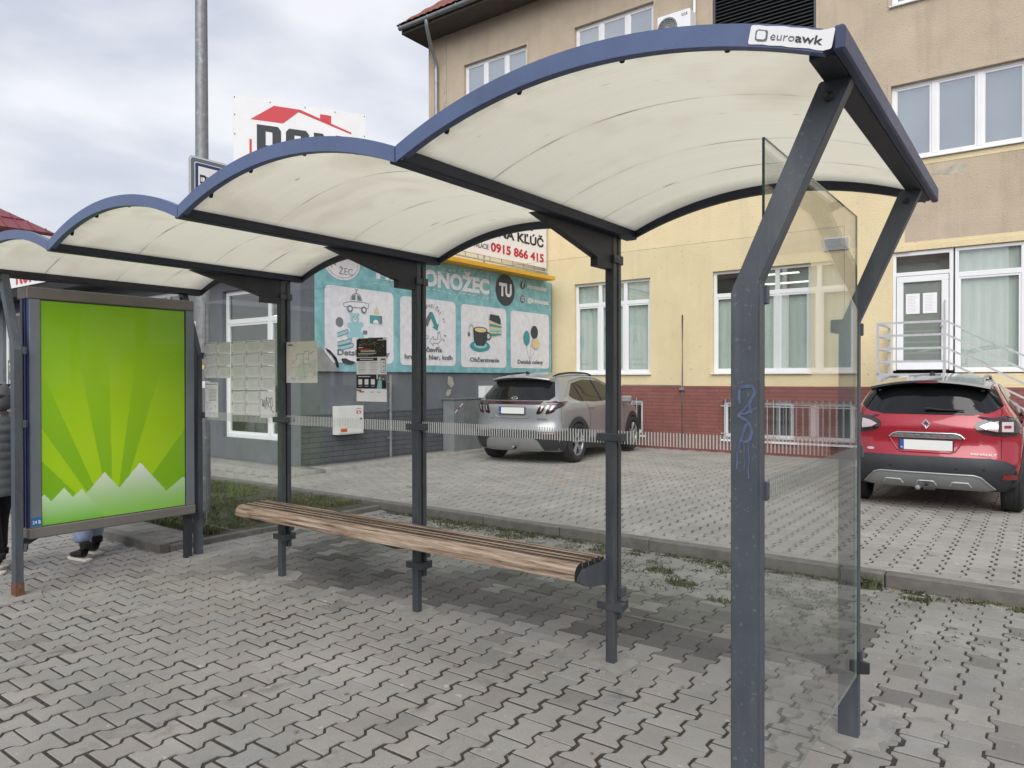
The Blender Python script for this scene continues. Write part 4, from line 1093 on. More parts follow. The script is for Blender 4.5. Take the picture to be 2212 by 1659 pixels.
mb = MB(); mb.tube([(-7.995, 4.672, 1.52), (-7.995, 4.672, 1.60)], .081, M['paper'], 20, cap=False); mb.build('white_label', lp)
bs = thing('bus_stop_sign', 'square blue bordered bus stop sign with a bus symbol clamped to the lamp post', 'traffic sign', (-7.90, 4.74, 3.95))
sx, sy0, sz0, sw, shh = -7.895, 4.455, 3.68, .50, .52
bd = Board((sx, sy0, sz0), (0, 1, 0), (0, 0, 1), .0015)
bd.rrect(0, 0, sw, shh, .05, M['galvlight'], 0); 
mbk = bd.mb
bk = Board((sx - .012, sy0, sz0), (0, 1, 0), (0, 0, 1), .001); bk.rrect(0, 0, sw, shh, .05, M['zinc'], 0)
n = 24; ring = [p for p in bd.mb.v[:n]]; ringb = [p for p in bk.mb.v[:n]]
mbk.add(ring + ringb, [(i, n + i, n + (i + 1) % n, (i + 1) % n) for i in range(n)] + [list(range(n, 2 * n))[::-1]], M['galvlight'])
pt = bd.build('plate', bs)
bd = Board((sx, sy0, sz0), (0, 1, 0), (0, 0, 1), .0015)
bd.rrect(.012, .012, sw - .012, shh - .012, .042, M['white'], 1); bd.rrect(.020, .020, sw - .020, shh - .020, .038, M['inkgrey'], 2); bd.rrect(.064, .064, sw - .064, shh - .064, .02, M['white'], 3)
bd.rrect(.072, .072, sw - .072, shh - .072, .02, M['signblue'], 4); bd.rect(.108, .108, sw - .108, shh - .108, M['white'], 5)
bd.rrect(.128, .215, .372, .305, .01, M['inkblack'], 6); bd.rrect(.128, .298, .20, .318, .006, M['inkblack'], 6)
for a, b in ((.136, .150), (.156, .186), (.206, .232), (.240, .268), (.276, .304), (.312, .34), (.346, .366)): bd.rect(a, .238, b, .29, M['white'], 7)
for a in (.178, .33): bd.disc(a, .217, .021, M['inkblack'], 8); bd.disc(a, .217, .011, M['white'], 9)
bd.text('BUS', .20, .14, u1=.30, h=.035, m=M['inkblack'], l=6, bold=.02) if False else None
bd.build('print', pt)
mb = MB()
for z in (3.80, 4.08): mb.tube([(-7.995, 4.672, z - .015), (-7.995, 4.672, z + .015)], .076, M['zinc'], 18); mb.box(-7.93, -7.9085, 4.64, 4.70, z - .015, z + .015, M['zinc'])
mb.build('clamp', bs)
# ------------------------------------------------------------------ main building
def holes_wall(mb, x0, x1, z0, z1, Y, holes, m, reveal=.14, rm=None, P=None):
    """front quads around openings plus the reveals; P maps (u, depth, z) to a point"""
    P = P or (lambda u, d, z: (u, Y + d, z))
    hs = [h for h in holes if h[0] < x1 and h[1] > x0 and h[2] < z1 and h[3] > z0]
    us = sorted({x0, x1, *[max(x0, min(x1, h[k])) for h in hs for k in (0, 1)]})
    zs = sorted({z0, z1, *[max(z0, min(z1, h[k])) for h in hs for k in (2, 3)]})
    for a, b in zip(us, us[1:]):
        for c, d in zip(zs, zs[1:]):
            cu_, cz = (a + b) / 2, (c + d) / 2
            if any(h[0] < cu_ < h[1] and h[2] < cz < h[3] for h in hs): continue
            mb.add([P(a, 0, c), P(b, 0, c), P(b, 0, d), P(a, 0, d)], [(0, 1, 2, 3)], m)
    rm = rm or m
    for h in hs:
        a, b = max(x0, h[0]), min(x1, h[1]); c, d = max(z0, h[2]), min(z1, h[3])
        if h[0] >= x0: mb.add([P(a, 0, c), P(a, 0, d), P(a, reveal, d), P(a, reveal, c)], [(0, 1, 2, 3)], rm)
        if h[1] <= x1: mb.add([P(b, 0, c), P(b, reveal, c), P(b, reveal, d), P(b, 0, d)], [(0, 1, 2, 3)], rm)
        if h[3] <= z1: mb.add([P(a, 0, d), P(b, 0, d), P(b, reveal, d), P(a, reveal, d)], [(0, 1, 2, 3)], rm)
        if h[2] >= z0: mb.add([P(a, 0, c), P(a, reveal, c), P(b, reveal, c), P(b, 0, c)], [(0, 1, 2, 3)], rm)
BY = 15.0
blg = thing('office_building', 'three storey building, tan and yellow render above a dark red brick base, clay tiled roof', 'building', (-3, BY, 0))
H3 = [(x, x + 2.08, 8.52, 10.12) for x in (-12.69, -9.19, -2.32, 1.2, 4.7)] + [(-5.74, -3.64, 8.40, 10.30)]
H2 = [(x, x + 2.08, 5.64, 7.04) for x in (-12.69, -9.19, -5.74, -2.32, 1.2, 4.7)]
H1 = [(-9.2, -7.2, 1.74, 3.91), (-5.74, -3.74, 1.74, 3.91), (1.6, 3.6, 1.74, 3.91), (5.0, 7.0, 1.74, 3.91)]
HD = [(-2.29, 0.72, 1.70, 3.95)]
HB = [(-8.83, -7.37, .37, 1.15), (-5.51, -4.05, .37, 1.15), (1.6, 3.1, .37, 1.15)]
TX = -2.09
mb = MB()
holes_wall(mb, -14.0, TX, 6.02, 11.5, BY, H3 + H2, M['tan']); holes_wall(mb, TX, 9.0, 4.115, 11.5, BY, H3 + H2, M['tan'])
mb.add([(-14, 15, .0), (-14, 15, 11.5), (-14, 26, 11.5), (-14, 26, 0)], [(0, 1, 2, 3)], M['tan'])
mb.add([(9, 15, .0), (9, 26, 0), (9, 26, 11.5), (9, 15, 11.5)], [(0, 1, 2, 3)], M['tan'])
mb.add([(-14, 26, .0), (-14, 26, 11.5), (9, 26, 11.5), (9, 26, 0)], [(0, 1, 2, 3)], M['tan'])
# smooth bands of render round the upper windows
mb.build('tan_wall', blg)
for h in H3 + H2:
    mb = MB(); w = .055
    mb.box(h[0] - w, h[1] + w, BY - .012, BY - .001, h[3], h[3] + w, M['cream']); mb.box(h[0] - w, h[0], BY - .012, BY - .001, h[2], h[3], M['cream']); mb.box(h[1], h[1] + w, BY - .012, BY - .001, h[2], h[3], M['cream']); mb.build('window_surround', blg)
mb = MB(); holes_wall(mb, -14.0, TX, 1.452, 6.02, BY, H1 + HD, M['yellow']); holes_wall(mb, TX, 9.0, 1.452, 4.115, BY, H1 + HD, M['yellow'])
mb.build('yellow_wall', blg)
for h in H2[3:]:
    mb = MB(); mb.box(h[0] - .05, h[1] + .05, BY - .006, BY - .001, 5.50, 5.60, M['yellow']); mb.build('render_band', blg)
mb = MB(); holes_wall(mb, -14.0, 9.0, -.1, 1.450, BY - .025, HB, M['brickred'], .16)
mb.box(-14, 9, BY - .025, BY - .0005, 1.4505, 1.458, M['brickred']); mb.build('brick_base', blg)
mb = MB(); mb.box(-13.9, 8.9, BY + .9, BY + 1.0, .0, 11.4, M['room'])
for z in (1.35, 4.6, 7.9, 11.3): mb.box(-13.9, 8.9, BY + .16, BY + .9, z, z + .05, M['roomdim'])
mb.build('room_backing', blg)
rnd = random.Random(12)
def drape(x0, x1, z0, z1, y, m, amp=.012, fold=.075):
    mb = MB(); n = max(4, int((x1 - x0) / (fold / 4))); v = []; f = []
    for i in range(n + 1):
        x = x0 + (x1 - x0) * i / n; d = amp * math.sin(2 * math.pi * (x - x0) / fold + 1.3 * vnoise(x * 5, 0, 3)); v += [(x, y + d, z0), (x, y + d, z1)]
    for i in range(n): f.append((2 * i, 2 * i + 2, 2 * i + 3, 2 * i + 1))
    return mb.add(v, f, m, True)
def window(root, x0, x1, z0, z1, Y, panes, transom=None, cover='curtain', sill=True, fw=.060, cz=None, name='window'):
    """white frame set back in the reveal; pane, curtain and sill are its parts"""
    y0, y1 = Y + .075, Y + .135; mb = MB(); m = M['upvc']
    mb.bbox(x0, x1, y0, y1, z1 - fw, z1, m, .006); mb.bbox(x0, x1, y0, y1, z0, z0 + fw, m, .006)
    mb.bbox(x0, x0 + fw, y0, y1, z0 + fw, z1 - fw, m, .006); mb.bbox(x1 - fw, x1, y0, y1, z0 + fw, z1 - fw, m, .006)
    tops = z1 - fw
    if transom:
        mb.bbox(x0 + fw, x1 - fw, y0, y1, transom - .045, transom + .045, m, .006)
    xs = [x0 + (x1 - x0) * k for k in panes]
    for x in xs[1:-1]: mb.bbox(x - .045, x + .045, y0 - .002, y1, z0 + fw, tops, m, .006)
    for a, b in zip(xs, xs[1:]):           # sash rims
        a2 = a + (fw if a == x0 else .045); b2 = b - (fw if b == x1 else .045)
        lo, hi = z0 + fw, (transom - .045 if transom else tops)
        s = .032
        mb.box(a2, b2, y0 + .010, y1 - .010, lo, lo + s, m); mb.box(a2, b2, y0 + .010, y1 - .010, hi - s, hi, m)
        mb.box(a2, a2 + s, y0 + .010, y1 - .010, lo + s, hi - s, m); mb.box(b2 - s, b2, y0 + .010, y1 - .010, lo + s, hi - s, m)
    o = mb.build(name, root)
    mb = MB(); mb.box(x0 + .05, x1 - .05, Y + .100, Y + .104, z0 + .05, z1 - .05, M['pane_upper' if z0 > 5 else 'pane']); mb.build('pane', o)
    if cover == 'curtain':
        drape(x0 + .02, x1 - .02, z0, (cz or z1), Y + .17, M['curtain'], .010, .16).build('curtain', o)
    elif cover == 'blind':
        for k, (a, b) in enumerate(zip(xs, xs[1:])):
            drape(a + .03, b - .03, z0, z1, Y + .155, M['blindcloth'], .004, .3).build('roller_blind', o)
    if sill:
        mb = MB(); mb.prism([(Y - .055, z0 - .03), (Y - .055, z0 - .012), (Y + .075, z0 + .004), (Y + .075, z0 - .03)], 'x', x0 - .03, x1 + .03, M['upvc']); recalc(mb.build('sill', o))
    return o
for h in H3[:5]:
    window(blg, *h, BY, [0, .333, .667, 1], None, 'blind')
for i, h in enumerate(H2): window(blg, *h, BY, [0, .333, .667, 1], None, 'blind')
for i, h in enumerate(H1): window(blg, *h, BY, [0, .333, .667, 1], 3.39, 'curtain', cz=3.42 if i == 1 else 3.88)
for h in HB:
    o = window(blg, *h, BY - .025, [0, .5, 1], None, None, sill=False, fw=.05)
    mb = MB()
    x = h[0] + .06
    while x < h[1] - .03: mb.box(x, x + .016, BY - .060, BY - .044, h[2] - .03, h[3] + .03, M['galvlight']); x += .125
    for z in (h[2] + .08, h[3] - .12): mb.box(h[0] - .03, h[1] + .03, BY - .068, BY - .0605, z, z + .02, M['galvlight'])
    mb.build('grille', o)
    mb = MB(); mb.box(h[0] - .04, h[1] + .06, BY - .075, BY - .0255, h[2] - .075, h[2] - .035, M['upvc']); mb.build('sill', o)
# louvred blind
h = H3[5]; mb = MB()
mb.box(h[0], h[0] + .05, BY + .02, BY + .09, h[2], h[3], M['slat']); mb.box(h[1] - .05, h[1], BY + .02, BY + .09, h[2], h[3], M['slat'])
lv = mb.build('louvred_blind', blg)
mb = MB(); z = h[2] + .03
while z < h[3]:
    mb.add([(h[0] + .05, BY + .025, z), (h[1] - .05, BY + .025, z), (h[1] - .05, BY + .085, z + .052), (h[0] + .05, BY + .085, z + .052)], [(0, 1, 2, 3)], M['slat']); z += .075
o = mb.build('slats', lv); q = o.modifiers.new('s', 'SOLIDIFY'); q.thickness = .004
mb = MB(); mb.box(h[0], h[1], BY + .12, BY + .125, h[2], h[3], M['blackwall']); mb.build('backing', lv)
# entrance door with sidelight
mb = MB(); m = M['upvc']; y0, y1 = BY + .03, BY + .10
for a, b in ((-2.29, -2.235), (-1.385, -1.325)): mb.bbox(a, b, y0, y1, 1.76, 3.945, m, .006)
mb.bbox(-2.235, -1.385, y0, y1, 3.87, 3.945, m, .006); mb.bbox(-2.235, -1.385, y0, y1, 3.50, 3.57, m, .006)
dr = mb.build('door', blg)
mb = MB(); lx0, lx1, lz0, lz1 = -2.225, -1.395, 1.775, 3.49
mb.bbox(lx0, lx1, y0 - .015, y0 + .045, lz0, lz0 + .17, m, .006); mb.bbox(lx0, lx1, y0 - .015, y0 + .045, lz1 - .11, lz1, m, .006)
mb.bbox(lx0, lx0 + .11, y0 - .015, y0 + .045, lz0 + .17, lz1 - .11, m, .006); mb.bbox(lx1 - .11, lx1, y0 - .015, y0 + .045, lz0 + .17, lz1 - .11, m, .006)
mb.build('leaf', dr)
mb = MB(); mb.box(lx0 + .1, lx1 - .1, y0 + .012, y0 + .017, lz0 + .16, lz1 - .1, M['pane']); mb.box(-2.24, -1.38, y0 + .03, y0 + .035, 3.565, 3.875, M['pane']); mb.build('pane', dr)
mb = MB(); mb.tube([(lx1 - .05, y0 - .05, 2.28), (lx1 - .05, y0 - .05, 3.02)], .014, M['galvlight'], 8); mb.box(lx1 - .12, lx1 - .03, y0 - .055, y0 - .016, 2.55, 2.58, M['galvlight']); mb.build('handle', dr)
bd = Board((0, y0 + .011, 0), (1, 0, 0), (0, 0, 1), .0008)
for a in (-2.075, -1.80):
    bd.rect(a, 2.80, a + .225, 3.17, M['paper'], 1)
    for k in range(11): bd.rect(a + .03, 3.12 - .027 * k, a + .03 + .165 * (1 - .35 * h2(k, a)), 3.126 - .027 * k, M['printlight'], 2)
bd.build('notices', dr)
mb = MB(); mb.box(-2.22, -1.40, BY + .056, BY + .060, 1.78, 3.48, M['roomdim']); mb.box(-2.29, -1.33, BY + .30, BY + .31, 3.5, 3.95, M['roomdim']); mb.build('inner_blind', dr)
window(blg, -1.30, .72, 1.72, 3.945, BY - .04, [0, .5, 1], 3.46, 'curtain', False, cz=3.9)
mb = MB(); mb.box(-2.4, .85, BY - .02, BY - .001, 3.955, 4.06, M['yellow']); mb.box(-2.24, -2.0, BY - .03, BY - .001, 3.945, 3.96, M['patch']); mb.build('lintel', blg)
# ceiling light strips behind the ground floor window
mb = MB()
for (a, b, z) in ((-5.0, -4.1, 3.80), (-4.95, -3.85, 3.60)): mb.box(a, b, BY + .5, BY + .56, z, z + .03, M['tube'])
mb.build('ceiling_lamp', blg)
# roof
mb = MB(); v = []; f = []; nx, ny = 430, 44; ex0, ex1 = -14.42, 9.4
for j in range(ny + 1):
    t = j / ny; y = 14.14 + 6.38 * t; z0 = 11.36 + 5.6 * t
    a = ex0 + (5.8 * t); b = ex1 - 5.8 * t
    for i in range(nx + 1):
        x = a + (b - a) * i / nx; ph = (ex0 + (ex1 - ex0) * i / nx) / .23
        z = z0 + .03 * abs(math.sin(math.pi * ph)) - .035 * ((j % 2))
        v.append((x, y, z))
for j in range(ny):
    for i in range(nx):
        a = j * (nx + 1) + i; f.append((a, a + 1, a + nx + 2, a + nx + 1))
mb.add(v, f, M['tile'])
mb.add([(-14.42, 14.14, 11.36), (-8.62, 20.52, 16.96), (-14.42, 26.8, 11.36)], [(0, 1, 2)], M['tile'])
mb.add([(9.4, 14.14, 11.36), (3.6, 20.52, 16.96), (9.4, 26.8, 11.36)], [(0, 2, 1)], M['tile'])
mb.add([(-14.42, 26.8, 11.36), (9.4, 26.8, 11.36), (3.6, 20.52, 16.96), (-8.62, 20.52, 16.96)], [(0, 3, 2, 1)], M['tile'])
rf = mb.build('roof', blg)
mb = MB(); mb.box(-14.30, 9.30, 14.24, 26.7, 11.12, 11.30, mat('soffit_board', (.10, .085, .07), .8, var=.2)); mb.build('eaves', rf)
mb = MB(); mb.tube([(-13.4 + (x * .8), 13.9, 0) for x in (0, 1)], .001, M['zinc'], 4)
mb = MB(); n = 12; v = []; f = []
for x in (-14.30, 9.4):
    for k in range(n + 1):
        t = math.pi + math.pi * k / n; v.append((x, 14.16 + .075 * math.cos(t), 11.27 + .085 * math.sin(t)))
for k in range(n): f.append((k, k + 1, n + 2 + k, n + 1 + k))
f += [list(range(n + 1))[::-1], list(range(n + 1, 2 * n + 2))]
mb.add(v, f, M['zinc']); 
for k in range(24): mb.tube([(-14.2 + k, 14.075, 11.28), (-14.2 + k, 14.12, 11.19), (-14.2 + k, 14.17, 11.175)], .010, M['zinc'], 5)
g = mb.build('gutter', rf); q = g.modifiers.new('s', 'SOLIDIFY'); q.thickness = .006
mb = MB(); mb.tube([(-13.30, 14.17, 11.22), (-13.30, 14.17, 11.06), (-13.50, 14.55, 10.72), (-13.62, 14.88, 10.40), (-13.62, 14.90, 10.2), (-13.62, 14.90, 4.2)], .052, M['zinc'], 14)
for z in (9.85, 7.6, 5.4): mb.tube([(-13.62, 14.90, z), (-13.62, 14.90, z + .05)], .060, M['zinc'], 14)
mb.build('downpipe', blg)
mb = MB(); mb.box(-13.42, -13.33, 14.985, 14.999, 7.0, 11.2, M['patch']); mb.build('render_scar', blg)
mb = MB(); mb.tube([(-6.416, 14.972, 3.02), (-6.416, 14.972, 1.40), (-6.416, 14.955, 1.38), (-6.416, 14.955, .06)], .013, M['inkgrey'], 8); mb.bbox(-6.47, -6.36, 14.90, 14.974, 1.36, 1.42, M['zinc'], .01)
mb.tube([(-7.9, 14.97, 1.475), (-6.46, 14.97, 1.47)], .008, M['inkgrey'], 6)
mb.build('cable', blg)
rnd = random.Random(31); bd = Board((0, BY - .0265, 0), (1, 0, 0), (0, 0, 1), .0005)
bd.poly([(-1.75, 5.30), (-1.60, 5.36), (-1.48, 5.35), (-1.30, 5.42), (-1.12, 5.41), (-1.08, 5.35), (-1.22, 5.29), (-1.35, 5.24), (-1.5, 5.27)], M['patch'], -50)
bd.build('render_patch', blg)
# air conditioning unit
ac = thing('air_conditioner', 'white outdoor air conditioning unit with round fan grille on the upper tan wall', 'air conditioner', (-6.43, 14.7, 8.9))
mb = MB(); mb.bbox(-6.81, -6.05, 14.52, 14.86, 8.90, 9.46, M['upvc'], .02); mb.build('casing', ac)
mb = MB(); mb.lathe([(.0001, -.004), (.225, -.004), (.225, .0)], (-6.56, 14.519, 9.16), 'y', M['inkblack'], 32); fg = mb.build('fan_opening', ac)
mb = MB()
for r in (.04, .08, .12, .16, .20, .225):
    mb.tube([(-6.56 + r * math.cos(6.2832 * k / 28), 14.505, 9.16 + r * math.sin(6.2832 * k / 28)) for k in range(29)], .005, M['galvlight'], 5, cap=False)
for k in range(16): mb.tube([(-6.56, 14.503, 9.16), (-6.56 + .225 * math.cos(k * .3927), 14.503, 9.16 + .225 * math.sin(k * .3927))], .003, M['galvlight'], 4)
mb.build('fan_grille', ac)
bd = Board((-6.24, 14.518, 9.33), (1, 0, 0), (0, 0, 1), .001); bd.rect(0, 0, .13, .06, M['inkgrey'], 1); bd.text('AUX', .015, .012, u1=.115, h=.05, m=M['white'], l=2, bold=.03); bd.build('badge', ac)
mb = MB(); mb.tube([(-6.13, 14.86, 9.40), (-6.12, 14.93, 9.55), (-6.12, 14.94, 11.2)], .032, M['upvc'], 10); mb.build('pipe_cover', ac)
mb = MB()
for x in (-6.70, -6.18): mb.box(x, x + .04, 14.50, 14.99, 8.85, 8.895, M['galv'])
mb.build('bracket', ac)
wv = thing('wall_vent', 'small white slatted vent grille on the yellow wall between window and door', 'vent', (-3.25, 14.97, 4.11))
mb = MB(); mb.bbox(-3.49, -3.02, 14.955, 14.998, 4.11, 4.35, M['upvc'], .004); mb.build('frame', wv)
for k in range(9):
    mb = MB(); mb.box(-3.47, -3.04, 14.950, 14.9545, 4.128 + .023 * k, 4.136 + .023 * k, M['inkgrey']); mb.build('slat', wv)
# landing and steps in front of the door
st = thing('entrance_stair', 'galvanised steel landing with open railings and steps leading up to the white door', 'staircase', (-1.8, 14.3, .1))
m = M['galvlight']; mb = MB(); mb.box(-2.31, -1.33, 13.72, 14.97, 1.66, 1.70, m); mb.box(-2.31, -1.33, 13.70, 13.74, 1.50, 1.70, m); mb.box(-2.335, -2.305, 13.72, 14.97, 1.50, 1.70, m); mb.build('landing', st)
mb = MB()
for (x, y) in ((-2.31, 13.72), (-1.33, 13.72), (-2.31, 14.9), (-1.33, 14.9)): mb.box(x - .025, x + .025, y - .025, y + .025, .05, 1.66, m)
mb.build('support_leg', st)
mb = MB()
zs_ = (1.90, 2.12, 2.34, 2.555)
for (x, y) in ((-2.32, 13.70), (-1.33, 13.70), (-2.32, 14.90)): mb.box(x - .02, x + .02, y - .02, y + .02, 1.70, 2.575, m)
for z in zs_:
    mb.box(-2.30, -1.35, 13.685, 13.713, z - .018, z + .018, m); mb.box(-2.334, -2.308, 13.72, 14.88, z - .018, z + .018, m)
mb.build('railing', st)
sl = -.565; mb = MB(); X1 = 1.30
for yy in (13.70,):
    for z in zs_:
        p = [(-1.31, z + .018), (-1.31, z - .018), (X1, z - .018 + sl * (X1 + 1.31)), (X1, z + .018 + sl * (X1 + 1.31))]
        mb.prism(p, 'y', yy - .014, yy + .014, m)
    for x in (-.2, X1): mb.box(x - .02, x + .02, yy - .02, yy + .02, 1.70 + sl * (x + 1.31) - .15, 2.575 + sl * (x + 1.31), m)
mb2 = mb; recalc(mb.build('stair_railing', st))
mb = MB()
for yy in (13.72, 14.90): mb.prism([(-1.33, 1.70), (-1.33, 1.46), (1.35, 1.46 - .565 * 2.68), (1.50, 1.70 - .565 * 2.83)], 'y', yy, yy + .02, m)
recalc(mb.build('stringer', st))
mb = MB()
for k in range(9): mb.box(-1.30 + .30 * k, -1.02 + .30 * k, 13.745, 14.895, 1.66 - .17 * (k + 1), 1.69 - .17 * (k + 1), m)
mb.build('treads', st)

# ------------------------------------------------------------------ annex
AN = thing('shop_annex', 'low dark grey annex with white framed shop windows, joined to the yellow building', 'building', (-15, 9, 0))
Aw = Vector((-9.99, 7.57, 0)); Bw = Vector((-9.852, 14.97, 0)); Uw = (Bw - Aw).normalized(); Nw = Vector((Uw.y, -Uw.x, 0))
def W(u, d, z): p = Aw + Uw * u + Nw * d; return (p.x, p.y, z)      # d = distance out of the wall
Lw = (Bw - Aw).length
mb = MB()
mb.add([W(0, 0, 1.02), W(Lw, 0, 1.02), W(Lw, 0, 3.985), W(0, 0, 3.985)], [(0, 1, 2, 3)], M['greywall'])
SH = [(-12.29, -10.42, .55, 3.25), (-15.6, -13.1, .55, 3.38), (-19.0, -16.2, .4, 3.38), (-22.9, -20.1, .12, 3.42), (-26.5, -23.6, .4, 3.42)]
holes_wall(mb, -27, -9.99, -.1, 3.985, 7.57, SH, M['greywall'], .12)
mb.add([(-27, 7.57, -.1), (-27, 7.57, 3.985), (-27, 15, 3.985), (-27, 15, -.1)], [(0, 1, 2, 3)], M['greywall'])
mb.add([(-27, 7.57, 3.985), (-9.99, 7.57, 3.985), (-9.86, 14.97, 3.985), (-27, 14.97, 3.985)], [(0, 1, 2, 3)], M['blackwall'])
mb.add([(-27, 14.98, 0), (-14.0, 14.98, 0), (-14.0, 14.98, 3.985), (-27, 14.98, 3.985)], [(0, 1, 2, 3)], M['greywall'])
mb.build('wall', AN)
mb = MB(); mb.add([W(0, .004, -.1), W(Lw, .004, -.1), W(Lw, .004, 1.018), W(0, .004, 1.018)], [(0, 1, 2, 3)], M['greybrick']); mb.build('brick_plinth', AN)
mb = MB(); mb.add([W(3.62, .002, 1.68), W(3.75, .002, 1.66), W(3.80, .002, 1.50), W(3.72, .002, 1.44), W(3.60, .002, 1.52)], [(0, 1, 2, 3, 4)], M['patch'])
mb.add([W(3.60, .002, 1.40), W(3.72, .002, 1.41), W(3.69, .002, 1.30), W(3.58, .002, 1.26), W(3.55, .002, 1.33)], [(0, 1, 2, 3, 4)], M['patch']); mb.build('flaked_paint', AN)
mb = MB(); mb.add([W(-.4, -.02, 3.99), W(7.01, -.02, 3.99), W(7.01, .38, 3.99), W(-.4, .38, 3.99), W(-.4, -.02, 4.075), W(7.01, -.02, 4.075), W(7.01, .38, 4.075), W(-.4, .38, 4.075)],
                [(0, 1, 2, 3), (7, 6, 5, 4), (0, 4, 5, 1), (1, 5, 6, 2), (2, 6, 7, 3), (3, 7, 4, 0)], M['yellowtrim']); mb.build('roof_trim', AN)
mb = MB(); mb.box(-27, -10.4, 7.0, 7.56, 3.66, 3.98, M['blackwall']); mb.build('canopy', AN)
mb = MB(); mb.box(-26.9, -10.1, 9.6, 9.7, 0.1, 3.9, M['roomdim']); mb.box(-26.9, -10.1, 7.7, 9.6, .1, .15, M['room']); mb.box(-13.0, -12.9, 7.75, 9.6, .15, 3.9, M['room']); mb.box(-11.45, -11.35, 8.6, 9.6, .15, 3.9, M['room'])
mb.box(-26.9, -10.1, 7.72, 9.6, 3.5, 3.55, M['roomdim']); mb.build('shop_interior', AN)
mb = MB(); mb.box(-11.75, -10.95, 8.3, 8.36, 2.78, 2.83, M['tube']); mb.build('ceiling_lamp', AN)
for k, h in enumerate(SH):
    window(AN, *h, 7.57, [0, .72, 1] if k < 1 else [0, .5, 1], 2.72 if k else 2.68, None, False, fw=.085, name='shop_window')
# things on show inside the first window
sd = thing('display_bags', 'grey bags and boxes standing on the floor behind the shop window', 'shop display', (-11.6, 8.1, .15))
rnd = random.Random(8)
for k in range(5):
    mb = MB(); bm = bmesh.new(); bmesh.ops.create_icosphere(bm, subdivisions=3, radius=1)
    x = -12.0 + .30 * k; s = (.16, .12, rnd.uniform(.22, .38))
    for v in bm.verts:
        nz = vnoise(v.co.x * 3 + k * 7, v.co.z * 3 + v.co.y * 2, 3)
        v.co = Vector((x + v.co.x * s[0] * (1 + .4 * nz), 8.0 + v.co.y * s[1], .62 + v.co.z * s[2] * (.8 + .5 * nz)))
    mb.addbm(bm, flat('bag_grey', 120, 122, 126, var=.3), True); mb.build('bag', sd)
mb = MB(); mb.bbox(-11.30, -10.98, 7.95, 8.15, .80, 1.02, M['papercream'], .01); mb.build('box', sd)
# fuller shop front at the far left
sg = Board((-23.2, 6.975, 3.86), (1, 0, 0), (0, 0, 1), .004)
ss = thing('roof_sign', 'long white roof sign reading SANITA above the far left shop front', 'sign', (-20, 7.0, 3.88))
mb = MB(); mb.box(-24.2, -14.2, 6.98, 7.04, 3.88, 4.75, M['white']); mb.build('panel', ss)
sg.rect(.4, .20, .55, .34, M['lightred'], 1); sg.text('SANITA', 1.0, .26, u1=2.55, h=.50, m=M['ink'], l=1, bold=.01); sg.text('KÚPEĽNE', 2.95, .13, u1=5.4, h=.72, m=M['lightred'], l=1, bold=.04)
sg.rect(-1.0, .04, 1.35, .07, M['red'], 1)
sg.build('lettering', ss)
bd = Board((-22.62, 7.568, 1.0), (1, 0, 0), (0, 0, 1), .002)
for k, (t_, c_) in enumerate((('Predaj', 'white'), ('dovoz', 'yellowsticker'), ('Dvere', 'white'), ('• Okná', 'yellowsticker'), ('• Dom', 'white'))): pass
wl = thing('window_lettering', 'white and yellow lettering on the grey panel of the far left shop front', 'lettering', (-22.5, 7.5, 1.0))
bdp = Board((-22.66, 7.60, .9), (1, 0, 0), (0, 0, 1), .002); bdp.rect(0, -.3, .9, 1.25, M['inkgrey'], 1); bdp.build('panel', wl)
bd = Board((-22.66, 7.60, .9), (1, 0, 0), (0, 0, 1), .002)
for k, (t_, c_, z) in enumerate((('Pref', 'white', 1.08), ('DD', 'yellowsticker', .95), ('De', 'white', .62), ('• Kú', 'yellowsticker', .47), ('• De', 'white', .32))): bd.text(t_, .08, z, h=.10, m=M[c_], l=2, bold=.01)
bd.build('lettering', wl)

# banner on the annex side wall
ban = thing('shop_banner', 'large faded teal banner with four white panels of toys, cup, balloons on the grey wall', 'banner', W(3.8, .03, 1.75))
def WB(d=.05, step=.004): return Board(W(0, d, 0), Uw, (0, 0, 1), step)
bd = WB(); bd.n = Nw.copy(); 
def mk(step=.004, d=.05):
    b = WB(d, step); b.n = Nw.copy(); return b
mb = MB(); v = [W(.283, .004, 1.755), W(7.31, .004, 1.755), W(7.31, .004, 3.985), W(.283, .004, 3.985), W(.283, .05, 1.755), W(7.31, .05, 1.755), W(7.31, .05, 3.985), W(.283, .05, 3.985)]
mb.add(v, [(0, 3, 2, 1), (4, 5, 6, 7), (0, 1, 5, 4), (1, 2, 6, 5), (2, 3, 7, 6), (3, 0, 4, 7)], M['teal']); sheet_o = mb.build('sheet', ban)
b = mk()
b.rrect(.455, 1.91, 2.05, 3.245, .10, M['panelwhite'], 1); b.rrect(2.22, 1.89, 3.797, 3.215, .10, M['panelwhite'], 1); b.rrect(3.965, 1.87, 5.507, 3.20, .09, M['panelwhite'], 1); b.rrect(5.67, 1.868, 7.204, 3.19, .09, M['panelwhite'], 1)
b.poly([(.285, 1.757), (.285, 2.14), (.36, 2.17), (.45, 2.10), (.58, 1.96), (.75, 1.82), (.74, 1.757)], mat('torn_backing', srgb(150, 148, 146), .8, var=.2, vs=9), 2)
b.disc(.837, 3.66, .40, M['panelwhite'], 1, rv=.30, n=40); b.ring(.837, 3.66, .35, .008, M['printgrey'], 2, n=44, rv=.26)
b.text('N', .60, 3.55, h=.13, m=M['printgrey'], l=2, rot=.5); b.text('ŽEC', .76, 3.46, h=.12, m=M['printgrey'], l=2)
b.build('panels', ban)
b = mk()
b.text('HRAVONOŽEC', 1.62, 3.49, u1=4.90, h=.30, m=M['panelwhite'], l=2, bold=.050)
